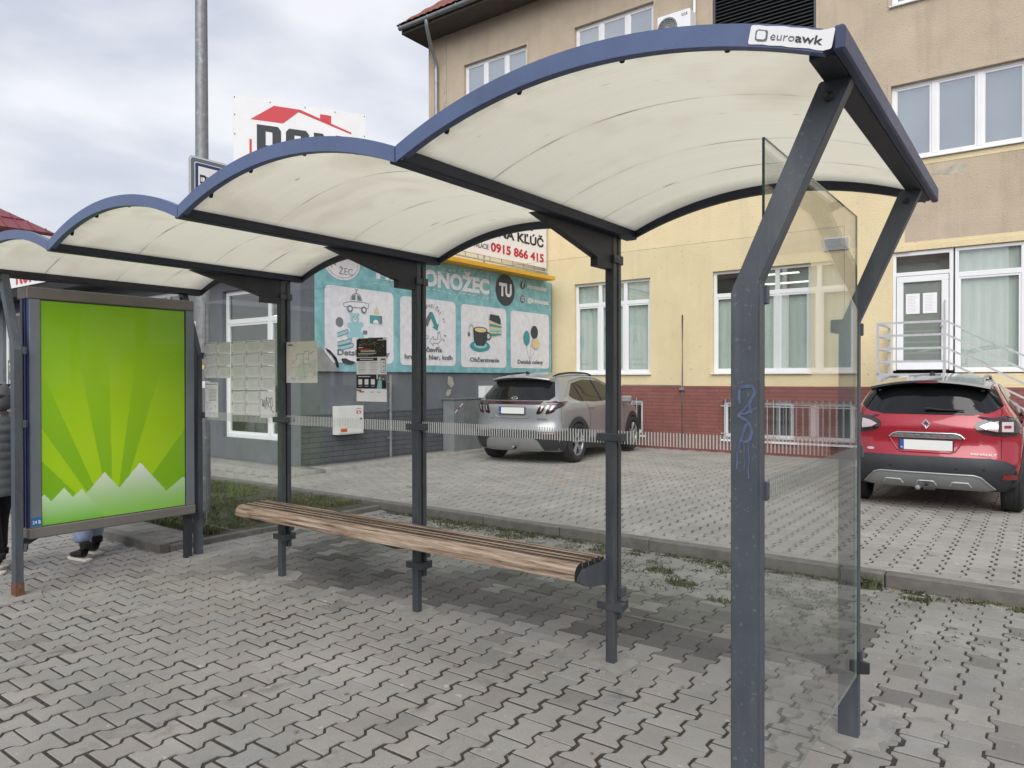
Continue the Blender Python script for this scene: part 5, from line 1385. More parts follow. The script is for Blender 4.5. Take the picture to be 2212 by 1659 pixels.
# serifs that thicken the big letters' feet and heads
sw_ = 3.28 / 10
b.disc(5.471, 3.63, .35, M['ink'], 2, rv=.355, n=44); b.text('TU', 5.24, 3.50, u1=5.70, h=.27, m=M['panelwhite'], l=3, bold=.05)
for u in (5.24, 5.42): pass
for k in range(46):
    u = 1.5 + .077 * k
    if k % 2 == 0: continue
    z = 3.40 - .02 * math.sin(k * .5); b.line([(u, z), (u + .06, z - .01 * math.cos(k * .5))], .012, M['panelwhite'], 2)
    z = 3.89 + .03 * math.sin(k * .4); b.line([(u, z), (u + .06, z + .01 * math.cos(k * .4))], .012, M['panelwhite'], 2)
for k in range(6): b.line([(4.97, 3.42 + .08 * k), (4.97, 3.46 + .08 * k)], .012, M['panelwhite'], 2)
b.disc(6.126, 3.80, .085, M['ink'], 2); b.text('f', 6.10, 3.76, h=.11, m=M['white'], l=3, bold=.04)
b.disc(6.125, 3.485, .085, M['purple'], 2); b.rrect(6.075, 3.435, 6.175, 3.535, .02, M['white'], 3); b.rrect(6.09, 3.45, 6.16, 3.52, .015, M['purple'], 4); b.ring(6.125, 3.485, .018, .007, M['white'], 5, n=12)
b.text('Hravonožec', 6.312, 3.755, u1=7.10, h=.105, m=M['panelwhite'], l=2, bold=.045); b.text('@hravonozec', 6.312, 3.43, u1=7.20, h=.105, m=M['panelwhite'], l=2, bold=.045)
b.text('Detské hračky', .72, 2.045, u1=1.95, h=.10, m=M['inkgrey'], l=2, bold=.03)
b.text('Požičovňa', 2.62, 2.165, u1=3.378, h=.088, m=M['inkgrey'], l=2, bold=.035); b.text('hračiek, hier, kníh', 2.328, 2.015, u1=3.691, h=.088, m=M['inkgrey'], l=2, bold=.035)
b.text('Občerstvenie', 4.245, 1.992, u1=5.236, h=.088, m=M['inkgrey'], l=2, bold=.035); b.text('Detské oslavy', 5.922, 1.977, u1=6.949, h=.088, m=M['inkgrey'], l=2, bold=.035)
b.build('lettering', ban)
b = mk(); I = M['inkgrey']; TD = M['tealdark']; TP = M['tealpale']
# toy car, plane above it, bear, ball, books, blocks
b.ring(1.15, 3.02, .13, .012, I, 2, a0=0, a1=180, n=12); b.poly([(1.04, 3.03), (1.06, 3.10), (1.13, 3.13), (1.13, 3.03)], I, 2); b.poly([(1.17, 3.03), (1.17, 3.13), (1.24, 3.10), (1.27, 3.03)], I, 2)
b.line([(.86, 2.96), (.87, 2.90), (1.42, 2.90), (1.44, 2.99)], .012, I, 2); b.line([(.86, 2.96), (1.02, 3.0), (1.30, 3.01), (1.44, 2.99)], .010, I, 2)
for u in (1.0, 1.32): b.disc(u, 2.87, .065, I, 3); b.disc(u, 2.87, .035, M['panelwhite'], 4)
b.line([(1.15, 3.14), (1.15, 3.21)], .012, I, 2); b.poly([(1.10, 3.235), (1.15, 3.20), (1.20, 3.235), (1.16, 3.225), (1.15, 3.18), (1.14, 3.225)], I, 2)
b.disc(1.11, 2.70, .10, TP, 3); b.disc(1.03, 2.775, .035, TP, 2); b.disc(1.19, 2.775, .035, TP, 2); b.disc(1.13, 2.52, .13, TP, 2, rv=.15); b.disc(1.00, 2.40, .07, TP, 2); b.disc(1.25, 2.40, .07, TP, 2); b.disc(1.26, 2.60, .05, TP, 2); b.disc(.99, 2.58, .05, TP, 2)
b.disc(1.11, 2.68, .04, M['panelwhite'], 4); b.disc(1.11, 2.69, .014, I, 5); b.disc(1.075, 2.725, .010, I, 5); b.disc(1.15, 2.725, .010, I, 5); b.rect(1.30, 2.43, 1.40, 2.50, I, 2)
b.disc(.77, 2.62, .085, I, 2)
for (u, v, w) in ((.72, 2.36, .22), (.72, 2.20, .30), (.74, 2.12, .32)):
    b.poly([(u, v), (u + w, v + .07), (u + w + .02, v + .12), (u + w, v + .14), (u, v + .07)], TP, 2); b.line([(u, v), (u + w, v + .07), (u + w + .02, v + .12), (u + w, v + .14), (u, v + .07)], .010, I, 3)
b.rect(1.46, 2.64, 1.72, 2.79, TD, 2); b.rect(1.70, 2.64, 1.76, 2.79, I, 2); b.disc(1.60, 2.64, .07, M['panelwhite'], 3, a0=0, a1=180); b.poly([(1.55, 2.83), (1.62, 2.97), (1.69, 2.83)], M['sand'], 2); b.rect(1.45, 2.45, 1.70, 2.61, M['sand'], 2) if False else None
b.rect(1.42, 2.20, 1.72, 2.38, TD, 2); b.rect(1.72, 2.20, 1.78, 2.38, I, 2)
# arrows in a triangle with curved words
def arrow(pts, m): b.poly(pts, m, 2)
arrow([(2.86, 2.72), (3.02, 2.96), (3.10, 2.96), (3.14, 2.88), (3.06, 2.86), (2.96, 2.66)], I); arrow([(3.06, 2.97), (3.14, 2.90), (3.24, 2.72), (3.29, 2.74), (3.24, 2.60), (3.10, 2.66), (3.15, 2.68), (3.04, 2.86)], TD)
b.line([(3.30, 2.58), (3.36, 2.42), (3.26, 2.34), (3.12, 2.34), (3.12, 2.28), (3.02, 2.38), (3.12, 2.48), (3.12, 2.42), (3.24, 2.42), (3.26, 2.56), (3.30, 2.58)], .010, I, 2)
b.line([(2.98, 2.42), (2.80, 2.42), (2.72, 2.36), (2.68, 2.44), (2.76, 2.60), (2.70, 2.62), (2.86, 2.66), (2.92, 2.54), (2.86, 2.56), (2.82, 2.48), (2.98, 2.48), (2.98, 2.42)], .010, I, 2)
def curved(t, cu_, cv_, r, a0, a1, h, up=True):
    n = len(t)
    for k, ch in enumerate(t):
        a = R(a0 + (a1 - a0) * k / max(1, n - 1)); 
        if ch == ' ': continue
        b.text(ch, cu_ + r * math.cos(a), cv_ + r * math.sin(a), h=h, m=I, l=2, rot=a - math.pi / 2 if up else a + math.pi / 2)
curved('Vráť a požičaj si', 3.02, 2.62, .43, 168, 22, .085); curved('Hraj sa', 3.02, 2.66, .50, -92, -22, .085, False)
# cup and cake
b.disc(4.58, 2.33, .34, TD, 2, rv=.12); b.disc(4.58, 2.35, .22, TP, 3, rv=.07)
b.poly([(4.34, 2.68), (4.36, 2.46), (4.44, 2.34), (4.70, 2.34), (4.80, 2.46), (4.82, 2.68)], M['ink'], 4); b.disc(4.58, 2.68, .24, M['ink'], 4, rv=.07); b.disc(4.58, 2.68, .20, M['sand'], 5, rv=.05)
b.ring(4.85, 2.56, .075, .030, M['ink'], 4, n=18); b.line([(4.36, 2.72), (4.30, 2.79), (4.22, 2.74), (4.20, 2.60)], .012, I, 3); b.rect(4.17, 2.53, 4.24, 2.61, I, 3)
b.poly([(4.88, 2.92), (4.92, 3.05), (5.25, 3.03), (5.20, 2.92)], M['ink'], 3); b.poly([(4.88, 2.92), (5.30, 2.80), (5.32, 2.72), (4.92, 2.52)], M['sand'], 3) 
b.poly([(4.88, 2.92), (4.92, 3.05), (5.27, 2.98), (5.30, 2.84)], M['ink'], 4)
for k in range(3): b.poly([(4.89 + .008 * k, 2.84 - .11 * k), (5.31, 2.80 - .03 * k - .05 * k), (5.31, 2.77 - .08 * k), (4.90 + .008 * k, 2.78 - .11 * k)], TD if k != 1 else TP, 5)
# balloons
b.disc(6.27, 2.58, .125, TD, 3, rv=.17); b.poly([(6.25, 2.42), (6.29, 2.42), (6.27, 2.37)], TD, 3); b.disc(6.58, 2.73, .145, M['ink'], 3, rv=.155); b.disc(6.64, 2.46, .15, M['sand'], 4, rv=.13); b.disc(6.42, 2.92, .10, M['printlight'], 2, rv=.13) if False else None
for p in ([(6.27, 2.37), (6.30, 2.22), (6.38, 2.08)], [(6.52, 2.58), (6.44, 2.35), (6.38, 2.08)], [(6.60, 2.33), (6.55, 2.22), (6.40, 2.10)]): b.line(p, .008, I, 2)
b.build('pictures', ban)
b = mk(.004, .058)
b.poly([(.46, 2.16), (.56, 2.12), (.64, 2.05), (.70, 1.99), (.74, 1.90), (.75, 1.82), (.70, 1.83), (.66, 1.95), (.60, 2.02), (.50, 2.10)], M['inkblack'], 2)
b.poly([(.80, 1.98), (.90, 1.99), (1.0, 1.95), (1.12, 1.93), (1.06, 1.88), (.95, 1.88), (.84, 1.91)], M['inkblack'], 2); b.build('tears', ban)

# lettered hoarding standing on the annex roof
ho = thing('roof_hoarding', 'white roof hoarding with black words and a red telephone number above the teal banner', 'sign', W(4.5, -.1, 4.0))
mb = MB(); v = [W(.8, -.10, 4.36), W(7.33, -.10, 4.36), W(7.33, -.10, 5.62), W(.8, -.10, 5.62), W(.8, -.14, 4.36), W(7.33, -.14, 4.36), W(7.33, -.14, 5.62), W(.8, -.14, 5.62)]
mb.add(v, [(0, 1, 2, 3), (7, 6, 5, 4), (0, 4, 5, 1), (1, 5, 6, 2), (2, 6, 7, 3), (3, 7, 4, 0)], M['white']); mb.build('panel', ho)
b = mk(.003, -.10)
b.text('OV NA KĽÚČ', 4.70, 4.855, u1=7.205, h=.20, m=M['inkblack'], l=2, bold=.035); b.text('INŠTALÁCIE', 4.35, 4.505, u1=5.07, h=.11, m=M['ink'], l=2, bold=.01); b.text('VODA', 4.62, 4.70, u1=4.93, h=.12, m=M['ink'], l=2)
b.text('0915 866 415', 5.14, 4.49, u1=7.205, h=.19, m=M['red'], l=2, bold=.035); b.text('REALIZÁCIE', 4.3, 5.20, u1=6.75, h=.24, m=M['inkblack'], l=2, bold=.035)
b.build('lettering', ho)
mb = MB()
for u in (1.0, 3.2, 5.0, 7.36): mb.tube([W(u, -.17, 4.0), W(u, -.17, 5.66)], .022, M['galvlight'], 8)
for z in (4.26, 5.66): mb.tube([W(.8, -.12, z), W(7.38, -.12, z)], .018, M['galvlight'], 8)
for k in range(16):
    u = .9 + .42 * k; mb.tube([W(u, -.105, 4.40), W(u + .05, -.11, 4.26)], .006, M['inkblack'], 4)
for k in range(4): mb.tube([W(7.30, -.098, 4.5 + .35 * k), W(7.37, -.14, 4.5 + .35 * k)], .006, M['inkblack'], 4)
mb.build('frame', ho)

# meter box, pipe, cabinet against the annex wall
gm = thing('gas_meter_box', 'white wall box with red labels on the grey annex wall under the banner', 'meter box', W(.94, .1, .66))
def wbox(mb, u0, u1, d0, d1, z0, z1, m):
    v = [W(u, d, z) for u in (u0, u1) for d in (d0, d1) for z in (z0, z1)]
    mb.add(v, [(0, 1, 3, 2), (4, 6, 7, 5), (0, 4, 5, 1), (2, 3, 7, 6), (0, 2, 6, 4), (1, 5, 7, 3)], m)
mb = MB(); wbox(mb, .655, 1.225, .006, .15, .655, 1.15, flat('boxwhite', 222, 222, 218, var=.05)); recalc(mb.build('box', gm))
mb = MB(); wbox(mb, .675, 1.205, .152, .158, .675, 1.13, flat('boxwhite', 222, 222, 218)); recalc(mb.build('door', gm))
b = mk(.002, .158); b.rect(1.06, 1.01, 1.16, 1.10, M['red'], 1); b.rect(1.07, 1.06, 1.11, 1.09, M['white'], 2); b.rect(1.12, 1.06, 1.155, 1.09, M['white'], 2); b.rect(1.085, 1.02, 1.14, 1.045, M['white'], 2)
b.rect(.71, .70, .85, .76, M['orange'], 1); b.rect(1.135, .90, 1.185, .93, M['inkblack'], 1); b.build('labels', gm)
gp = thing('wall_pipe', 'thin grey pipe running down the annex wall to the ground', 'pipe', W(1.975, .05, .1))
mb = MB(); mb.tube([W(1.975, .05, 1.70), W(1.975, .05, .14)], .028, M['galv'], 10)
for z in (1.05, .5, 1.55): wbox(mb, 1.93, 2.02, .005, .06, z, z + .03, M['galv'])
mb.build('pipe', gp)
cb = thing('utility_cabinet', 'old grey steel utility cabinet with red and white tape between annex wall and silver car', 'cabinet', W(3.9, .2, .1))
mb = MB(); wbox(mb, 3.45, 4.32, .02, .32, .12, 1.20, mat('cabinet_grey', srgb(128, 132, 134), .6, var=.2, vs=5)); recalc(mb.build('body', cb))
mb = MB(); wbox(mb, 3.72, 4.31, .322, .330, .62, 1.17, mat('cabinet_door_grey', srgb(120, 124, 126), .6, var=.25, vs=7)); wbox(mb, 3.42, 4.35, .01, .34, 1.201, 1.225, M['galv']); recalc(mb.build('door', cb))
b = mk(.002, .334); b.line([(3.46, .93), (3.54, 1.0)], .022, M['white'], 1); b.line([(3.54, 1.0), (3.60, 1.05)], .022, M['red'], 1); b.line([(3.60, 1.05), (3.70, 1.12)], .022, M['white'], 1); b.build('tape', cb)
wb = thing('wall_cupboard', 'pale rounded wall cupboard half hidden behind the silver car', 'cupboard', W(4.9, .1, .8))
mb = MB(); wbox(mb, 4.58, 5.3, .01, .2, .75, 1.47, M['white']); recalc(mb.build('box', wb))

# roof-top advertising board DOM
ds = thing('rooftop_sign', 'white rooftop board with a red roof drawing and black letters DOM', 'sign', (-13.15, 8.93, 4.0))
k_ = 15 / 19.; O_ = Vector((-16.657 * k_, 11.311 * k_, 0)); U_ = Vector((.48266, .87581, 0))
def Z_(z): return 1.62 + (z - 1.62) * k_
bd = Board(O_, U_, (0, 0, 1), .003)
def uz(p): return [(a * k_, Z_(c)) for a, c in p]
mb = MB(); n_ = bd.n; v = []
for d in (0, -.04):
    for (u, z) in uz([(-.613, 7.0), (2.848, 7.0), (2.848, 9.0), (-.613, 9.0)]): q = O_ + U_ * u + n_ * d; v.append((q.x, q.y, z))
mb.add(v, [(0, 1, 2, 3), (7, 6, 5, 4), (0, 4, 5, 1), (1, 5, 6, 2), (2, 6, 7, 3), (3, 7, 4, 0)], M['white']); mb.build('board', ds)
bd.poly(uz([(-.194, 8.434), (.401, 8.875), (1.078, 8.872), (1.03, 8.80), (.631, 8.44)]), M['lightred'], 1)
bd.poly(uz([(1.03, 8.80), (1.078, 8.872), (2.444, 8.451), (2.444, 8.40)]), M['lightred'], 1); bd.poly(uz([(1.597, 8.70), (1.597, 8.833), (1.894, 8.83), (1.893, 8.61)]), M['lightred'], 2)
bd.poly(uz([(-.218, 7.917), (-.16, 7.917), (-.16, 7.57), (.30, 7.57), (.30, 7.52), (-.218, 7.52)]), M['lightred'], 1)
def rl(u0, u1, z0, z1, w, kind):
    p = lambda a, c: (a * k_, Z_(c)); m = M['ink']
    if kind == 'D':
        bd.poly([p(u0, z0), p(u0 + w, z0), p(u0 + w, z1), p(u0, z1)], m, 2); bd.poly([p(u0 + w, z0), p(u1 - .08, z0), p(u1, z0 + .10), p(u1, z0 + .16), p(u0 + w, z0 + .16)], m, 2)
        bd.poly([p(u0 + w, z1 - .16), p(u1, z1 - .16), p(u1, z1 - .10), p(u1 - .08, z1), p(u0 + w, z1)], m, 2); bd.poly([p(u1 - w, z0 + .16), p(u1, z0 + .16), p(u1, z1 - .16), p(u1 - w, z1 - .16)], m, 2)
    if kind == 'O':
        bd.poly([p(u0, z0 + .1), p(u0 + .08, z0), p(u0 + w, z0), p(u0 + w, z1), p(u0 + .08, z1), p(u0, z1 - .1)], m, 2); bd.poly([p(u1 - w, z0), p(u1 - .08, z0), p(u1, z0 + .1), p(u1, z1 - .1), p(u1 - .08, z1), p(u1 - w, z1)], m, 2)
        bd.poly([p(u0 + w, z1 - .16), p(u1 - w, z1 - .16), p(u1 - w, z1), p(u0 + w, z1)], m, 2); bd.poly([p(u0 + w, z0), p(u1 - w, z0), p(u1 - w, z0 + .16), p(u0 + w, z0 + .16)], m, 2)
    if kind == 'M':
        bd.poly([p(u0, z0), p(u0 + w, z0), p(u0 + w, z1), p(u0, z1)], m, 2); bd.poly([p(u1 - w, z0), p(u1, z0), p(u1, z1), p(u1 - w, z1)], m, 2)
        c = (u0 + u1) / 2; bd.poly([p(u0 + w, z1), p(u0 + w, z1 - .35), p(c, z1 - .60), p(c, z1 - .28)], m, 2); bd.poly([p(u1 - w, z1), p(c, z1 - .28), p(c, z1 - .60), p(u1 - w, z1 - .35)], m, 2)
rl(-.034, .577, 7.643, 8.325, .22, 'D'); rl(.702, 1.305, 7.643, 8.325, .22, 'O'); rl(1.431, 2.26, 7.643, 8.310, .24, 'M')
bd.build('print', ds)
mb = MB()
for u in (-.3, 1.1, 2.5):
    q = O_ + U_ * (u * k_) - n_ * .08; mb.tube([(q.x, q.y, 3.98), (q.x, q.y, 7.3)], .03, M['galv'], 8); mb.tube([(q.x, q.y, 6.3), (q.x - n_.x * 1.2, q.y - n_.y * 1.2, 4.0)], .025, M['galv'], 8)
mb.build('support', ds)
bd2 = MB()
for (a, c) in uz([(-.58, 8.95), (.3, 8.95), (1.2, 8.95), (2.0, 8.95), (2.81, 8.95), (-.58, 8.5), (-.58, 8.0), (2.81, 8.4)]):
    q = O_ + U_ * a + n_ * .004; bd2.lathe([(.0001, .006), (.014, .005), (.014, 0)], (q.x, q.y, c), 'x', M['galv'], 8)
bd2.build('rivets', ds)

# far house with red sheet roof, beyond the annex
hs = thing('distant_house', 'pale house with a red sheet metal roof far beyond the annex', 'house', (-45, 5, 0))
mb = MB(); mb.box(-56, -42.4, -2.0, 15.9, -.1, 9.2, M['cream']); mb.build('wall', hs)
mb = MB(); ev = 9.3; ov = [(-57, -2.6), (-42, -2.6), (-42, 16.4), (-57, 16.4)]
v = [(x, y, ev) for x, y in ov] + [(-49.5, 4.9, 14.2), (-49.5, 9.0, 14.2)]
mb.add(v, [(0, 1, 4), (1, 2, 5, 4), (2, 3, 5), (3, 0, 4, 5), (3, 2, 1, 0)], M['redmetal'])
y = -2.0
while y < 16.2:
    t = 1.0
    top = 1.0
    if y < 4.9: top = (y + 2.6) / 7.5
    if y > 9.0: top = (16.4 - y) / 7.4
    mb.tube([(-41.99, y, ev + .02), (-41.99 - 7.5 * top * .94, y, ev + .02 + 4.9 * top * .94)], .035, M['redmetal'], 5); y += .62
mb.tube([(-43, -1.3, 10.0), (-43, 15.2, 10.0)], .03, M['redmetal'], 5)
mb.build('roof', hs)
mb = MB(); mb.box(-42.05, -41.9, -2.6, 16.4, 9.08, 9.30, flat('darkred', 80, 25, 28)); mb.build('gutter', hs)

# buildings across the street, only reflected: added to block low sky and darken panes
for (x0, x1, y0, z1, c_, lb) in ((-34, -6, -26, 9.5, (.20, .17, .14), 'long brown block added out of view across the street to darken shop window reflections'), (-2, 16, -29, 11.5, (.16, .15, .15), 'grey block added out of view across the street, mirrored in the entrance glass'), (20, 44, -24, 8, (.22, .19, .15), 'low beige block added out of view across the street to block low sky')):
    t = thing('unseen_street_block', lb, 'building', ((x0 + x1) / 2, y0, 0))
    mb = MB(); mb.box(x0, x1, y0 - 8, y0, -.1, z1, mat('block_render', c_, .9, var=.2, vs=.5)); mb.prism([(y0 - 8.4, z1), (y0 + .4, z1), (y0 - 4, z1 + 2.6)], 'x', x0 - .3, x1 + .3, M['tile']); recalc(mb.build('wall', t))
    z = 1.2
    while z + 1.5 < z1:
        x = x0 + 1.2
        while x + 1.6 < x1:
            mb = MB(); mb.box(x, x + 1.5, y0 + .01, y0 + .04, z, z + 1.5, M['slat']); mb.build('window', t); x += 3.0
        z += 3.0
# ------------------------------------------------------------------ cars
def interp(tab, x):
    if x <= tab[0][0]: return tab[0][1]
    for (a, b), (c, d) in zip(tab, tab[1:]):
        if x <= c:
            t = (x - a) / (c - a); return b + (d - b) * t
    return tab[-1][1]
def sinterp(tab, x):
    """catmull-rom style smooth interpolation"""
    n = len(tab)
    if x <= tab[0][0]: return tab[0][1]
    if x >= tab[-1][0]: return tab[-1][1]
    for i in range(n - 1):
        if x <= tab[i + 1][0]:
            x0, y0 = tab[i]; x1, y1 = tab[i + 1]
            m0 = (tab[i + 1][1] - tab[i - 1][1]) / (tab[i + 1][0] - tab[i - 1][0]) if i > 0 else (y1 - y0) / (x1 - x0)
            m1 = (tab[i + 2][1] - y0) / (tab[i + 2][0] - x0) if i + 2 < n else (y1 - y0) / (x1 - x0)
            h = x1 - x0; t = (x - x0) / h
            return (2 * t**3 - 3 * t**2 + 1) * y0 + (t**3 - 2 * t**2 + t) * h * m0 + (-2 * t**3 + 3 * t**2) * y1 + (t**3 - t**2) * h * m1
def body_bm(S):
    Lc, top, bot, rear, front, hw, plan = S['L'], S['top'], S['bot'], S['rear'], S['front'], S['hw'], S['plan']
    NU, NV, NT = 56, 26, 18
    def pt(u, v, t):
        # rear and front faces bulge with height and fall away towards the corners
        zt = S['ztop_rear']; zr = bot + v * (zt - bot)
        y0 = sinterp(rear, zr) + S['cr'] * abs(t) ** 4.5; zf = bot + v * (S['ztop_front'] - bot)
        y1 = Lc - sinterp(front, zf) - .32 * abs(t) ** 3
        y = y0 + (y1 - y0) * u
        ztop = sinterp(top, y) - S['crown'] * abs(t) ** 3
        zb = bot + .05 * max(0, 1 - y / .5) + .06 * max(0, (y - Lc + .6) / .6)
        z = zb + v * (ztop - zb)
        w = sinterp(hw, z) * interp(plan, y)
        return Vector((t * w, y, z))
    bm = bmesh.new(); grid = {}
    def key(i, j, k):
        if (i, j, k) not in grid: grid[(i, j, k)] = bm.verts.new(pt(i / NU, j / NV, k / NT * 2 - 1))
        return grid[(i, j, k)]
    def q(a, b, c, d):
        bm.faces.new([key(*a), key(*b), key(*c), key(*d)])
    for j in range(NV):
        for k in range(NT):
            q((0, j, k), (0, j, k + 1), (0, j + 1, k + 1), (0, j + 1, k)); q((NU, j, k), (NU, j + 1, k), (NU, j + 1, k + 1), (NU, j, k + 1))
    for i in range(NU):
        for k in range(NT):
            q((i, 0, k), (i + 1, 0, k), (i + 1, 0, k + 1), (i, 0, k + 1)); q((i, NV, k), (i, NV, k + 1), (i + 1, NV, k + 1), (i + 1, NV, k))
    for i in range(NU):
        for j in range(NV):
            q((i, j, 0), (i, j + 1, 0), (i + 1, j + 1, 0), (i + 1, j, 0)); q((i, j, NT), (i + 1, j, NT), (i + 1, j + 1, NT), (i, j + 1, NT))
    for _ in range(S.get('smooth', 3)): bmesh.ops.smooth_vert(bm, verts=bm.verts, factor=.5, use_axis_x=True, use_axis_y=True, use_axis_z=True)
    bmesh.ops.recalc_face_normals(bm, faces=bm.faces)
    return bm
def cut_wells(bm, axles, rw):
    me = bpy.data.meshes.new('tmp'); bm.to_mesh(me); o = bpy.data.objects.new('tmp', me); col.objects.link(o)
    cb_ = bmesh.new()
    for y in axles:
        for s in (-1, 1):
            r = bmesh.ops.create_cone(cb_, cap_ends=True, segments=40, radius1=rw, radius2=rw, depth=.5)
            bmesh.ops.transform(cb_, verts=r['verts'], matrix=Matrix.Translation((s * .90, y, .345)) @ Matrix.Rotation(math.pi / 2, 4, 'Y'))
    cm = bpy.data.meshes.new('cut'); cb_.to_mesh(cm); cb_.free(); co = bpy.data.objects.new('cut', cm); col.objects.link(co)
    mod = o.modifiers.new('b', 'BOOLEAN'); mod.operation = 'DIFFERENCE'; mod.object = co; mod.solver = 'EXACT'
    dg = bpy.context.evaluated_depsgraph_get(); ev = bpy.data.meshes.new_from_object(o.evaluated_get(dg))
    out = bmesh.new(); out.from_mesh(ev)
    for d in (o, co): bpy.data.objects.remove(d)
    for d in (me, cm, ev): bpy.data.meshes.remove(d)
    return out
class Patcher:
    def __init__(s, bm): s.bvh = BVHTree.FromBMesh(bm)
    def hit(s, side, a, b):
        if side == 'rear': o, d = Vector((a, -3, b)), Vector((0, 1, 0))
        elif side == 'front': o, d = Vector((a, 9, b)), Vector((0, -1, 0))
        elif side == 'right': o, d = Vector((4, a, b)), Vector((-1, 0, 0))
        elif side == 'left': o, d = Vector((-4, a, b)), Vector((1, 0, 0))
        else: o, d = Vector((a, b, 5)), Vector((0, 0, -1))
        r = s.bvh.ray_cast(o, d)
        if r[0] is None:
            p = {'rear': Vector((a, .2, b)), 'front': Vector((a, 4, b)), 'right': Vector((.9, a, b)), 'left': Vector((-.9, a, b)), 'top': Vector((a, b, 1.5))}[side]
            r = s.bvh.find_nearest(p)
        return r[0], r[1]
    def poly(s, mb, side, pts, m, off=.004, nr=14, nc=16, fn=None):
        """fill a 2-d outline with scanlines and wrap it on to the body"""
        zs = [p[1] for p in pts]; z0, z1 = min(zs), max(zs); rows = []
        for j in range(nr + 1):
            z = z0 + (z1 - z0) * (j / nr); zz = min(max(z, z0 + 1e-4), z1 - 1e-4); xs = []
            for i in range(len(pts)):
                (a, b), (c, d) = pts[i], pts[(i + 1) % len(pts)]
                if (b - zz) * (d - zz) < 0: xs.append(a + (c - a) * (zz - b) / (d - b))
            if len(xs) < 2: continue
            rows.append((z, min(xs), max(xs)))
        v = []; f = []
        for (z, a, b) in rows:
            for i in range(nc + 1):
                p, n = s.hit(side, a + (b - a) * i / nc, z); v.append(p + n * off)
        for j in range(len(rows) - 1):
            for i in range(nc):
                k = j * (nc + 1) + i; q = (k, k + 1, k + nc + 2, k + nc + 1); f.append(q if side in ('rear', 'right') else q[::-1])
        mb.add(v, f, m, True)
    def ring(s, mb, side, cy, cz, r0, r1, a0, a1, m, off=.006, n=30):
        v = []; f = []
        for i in range(n + 1):
            a = R(a0 + (a1 - a0) * i / n)
            for r in (r0, (r0 + r1) / 2, r1):
                p, nn = s.hit(side, cy + r * math.cos(a), cz + r * math.sin(a)); x = .02 if r < r1 else .0; q = p + nn * (off + x * .4); v.append(q)
        for i in range(n):
            for k in range(2):
                a = i * 3 + k; f.append((a, a + 1, a + 4, a + 3))
        mb.add(v, f, m, True)
    def strip(s, mb, side, pts, w, m, off=.005, r=None):
        P_ = []
        for (a, b), (c, d) in zip(pts, pts[1:]):
            for k in range(6): t = k / 6; P_.append((a + (c - a) * t, b + (d - b) * t))
        P_.append(pts[-1]); out = []
        for a, b in P_:
            p, n = s.hit(side, a, b); out.append(p + n * off)
        mb.tube(out, w, m, 6)
def wheel(root, x, y, r, w, mrim, spokes=5):
    s = 1 if x > 0 else -1
    mb = MB()
    mb.lathe([(r * .66, -w / 2), (r * .90, -w / 2), (r * .97, -w / 2 + .02), (r, -w / 4), (r, w / 4), (r * .97, w / 2 - .02), (r * .90, w / 2), (r * .66, w / 2 - .01), (r * .66, -w / 2)], (x, y, r), 'x', M['tyre'], 44)
    for k in range(4): mb.lathe([(r + .0008, -w * .36 + k * w * .22), (r + .0008, -w * .30 + k * w * .22)], (x, y, r), 'x', M['black'], 44)
    ty = mb.build('wheel', root, local=True)
    mb = MB(); xo = s * (w / 2 - .03)
    mb.lathe([(.0001, xo * .3), (r * .66, xo * .3)], (x, y, r), 'x', M['inkblack'], 30)
    mb.lathe([(r * .67, -w / 2 * .8), (r * .67, xo + s * .012), (r * .625, xo + s * .016), (r * .61, xo - s * .01), (r * .61, 0)], (x, y, r), 'x', mrim, 40)
    for k in range(spokes):
        for dd in (-.16, .16):
            a = 2 * math.pi * k / spokes + .3; c0 = (x + xo * .85, y + r * .12 * math.cos(a), r + r * .12 * math.sin(a)); c1 = (x + xo + s * .008, y + r * .63 * math.cos(a + dd), r + r * .63 * math.sin(a + dd))
            mb.tube([c0, c1], [.024, .016], mrim, 6, smooth=False)
    mb.lathe([(.0001, xo + s * .004), (.055, xo), (.06, xo - s * .03)], (x, y, r), 'x', mrim, 20)
    mb.build('rim', ty).location = (0, 0, 0)
    return ty
M['tyre'] = mat('tyre_rubber', (.022, .022, .024), .8, var=.3, vs=20)
M['rim'] = mat('alloy_rim', (.42, .43, .45), .35, .7)
M['rimdark'] = mat('alloy_dark', (.06, .06, .065), .4, .5)
M['silver'] = mat('silver_paint', (.34, .345, .358), .36, .45, coat=.8, var=.04, vs=2)
M['redpaint'] = mat('red_paint', (.33, .010, .026), .32, .15, coat=.9, var=.08, vs=2)
M['carglass'] = mat('tinted_glass', (.008, .009, .010), .05, 0, spec=.45)
M['plastic'] = mat('grey_plastic', (.032, .035, .040), .55, var=.2, vs=8)
M['satin'] = mat('satin_silver', (.40, .41, .42), .4, .6)
M['chrome'] = mat('chrome', (.75, .75, .76), .12, 1.0)
M['lampred'] = mat('lamp_red', (.20, .008, .012), .12, coat=1)
M['lampclear'] = mat('lamp_clear', (.62, .52, .53), .12, .3, coat=1)
M['lampdark'] = mat('lamp_smoked', (.030, .010, .012), .08, coat=1)
def plate(root, x, y, z, w=.52, h=.112, text=False, name='number_plate'):
    mb = MB(); mb.bbox(x - w / 2 - .012, x + w / 2 + .012, y - .006, y + .012, z - h / 2 - .012, z + h / 2 + .010, M['plateframe'], .004); o = mb.build(name, root, local=True)
    bd = Board((x - w / 2, y - .0065, z - h / 2), (1, 0, 0), (0, 0, 1), .0012); bd.rect(0, 0, w, h, M['platewhite'], 1); bd.rect(0, 0, .042, h, M['plateblue'], 2); bd.text('SK', .010, .014, u1=.034, h=.020, m=M['white'], l=3)
    bd.mb.build('plate_face', o, local=True); return o

LOCAL[0] = True
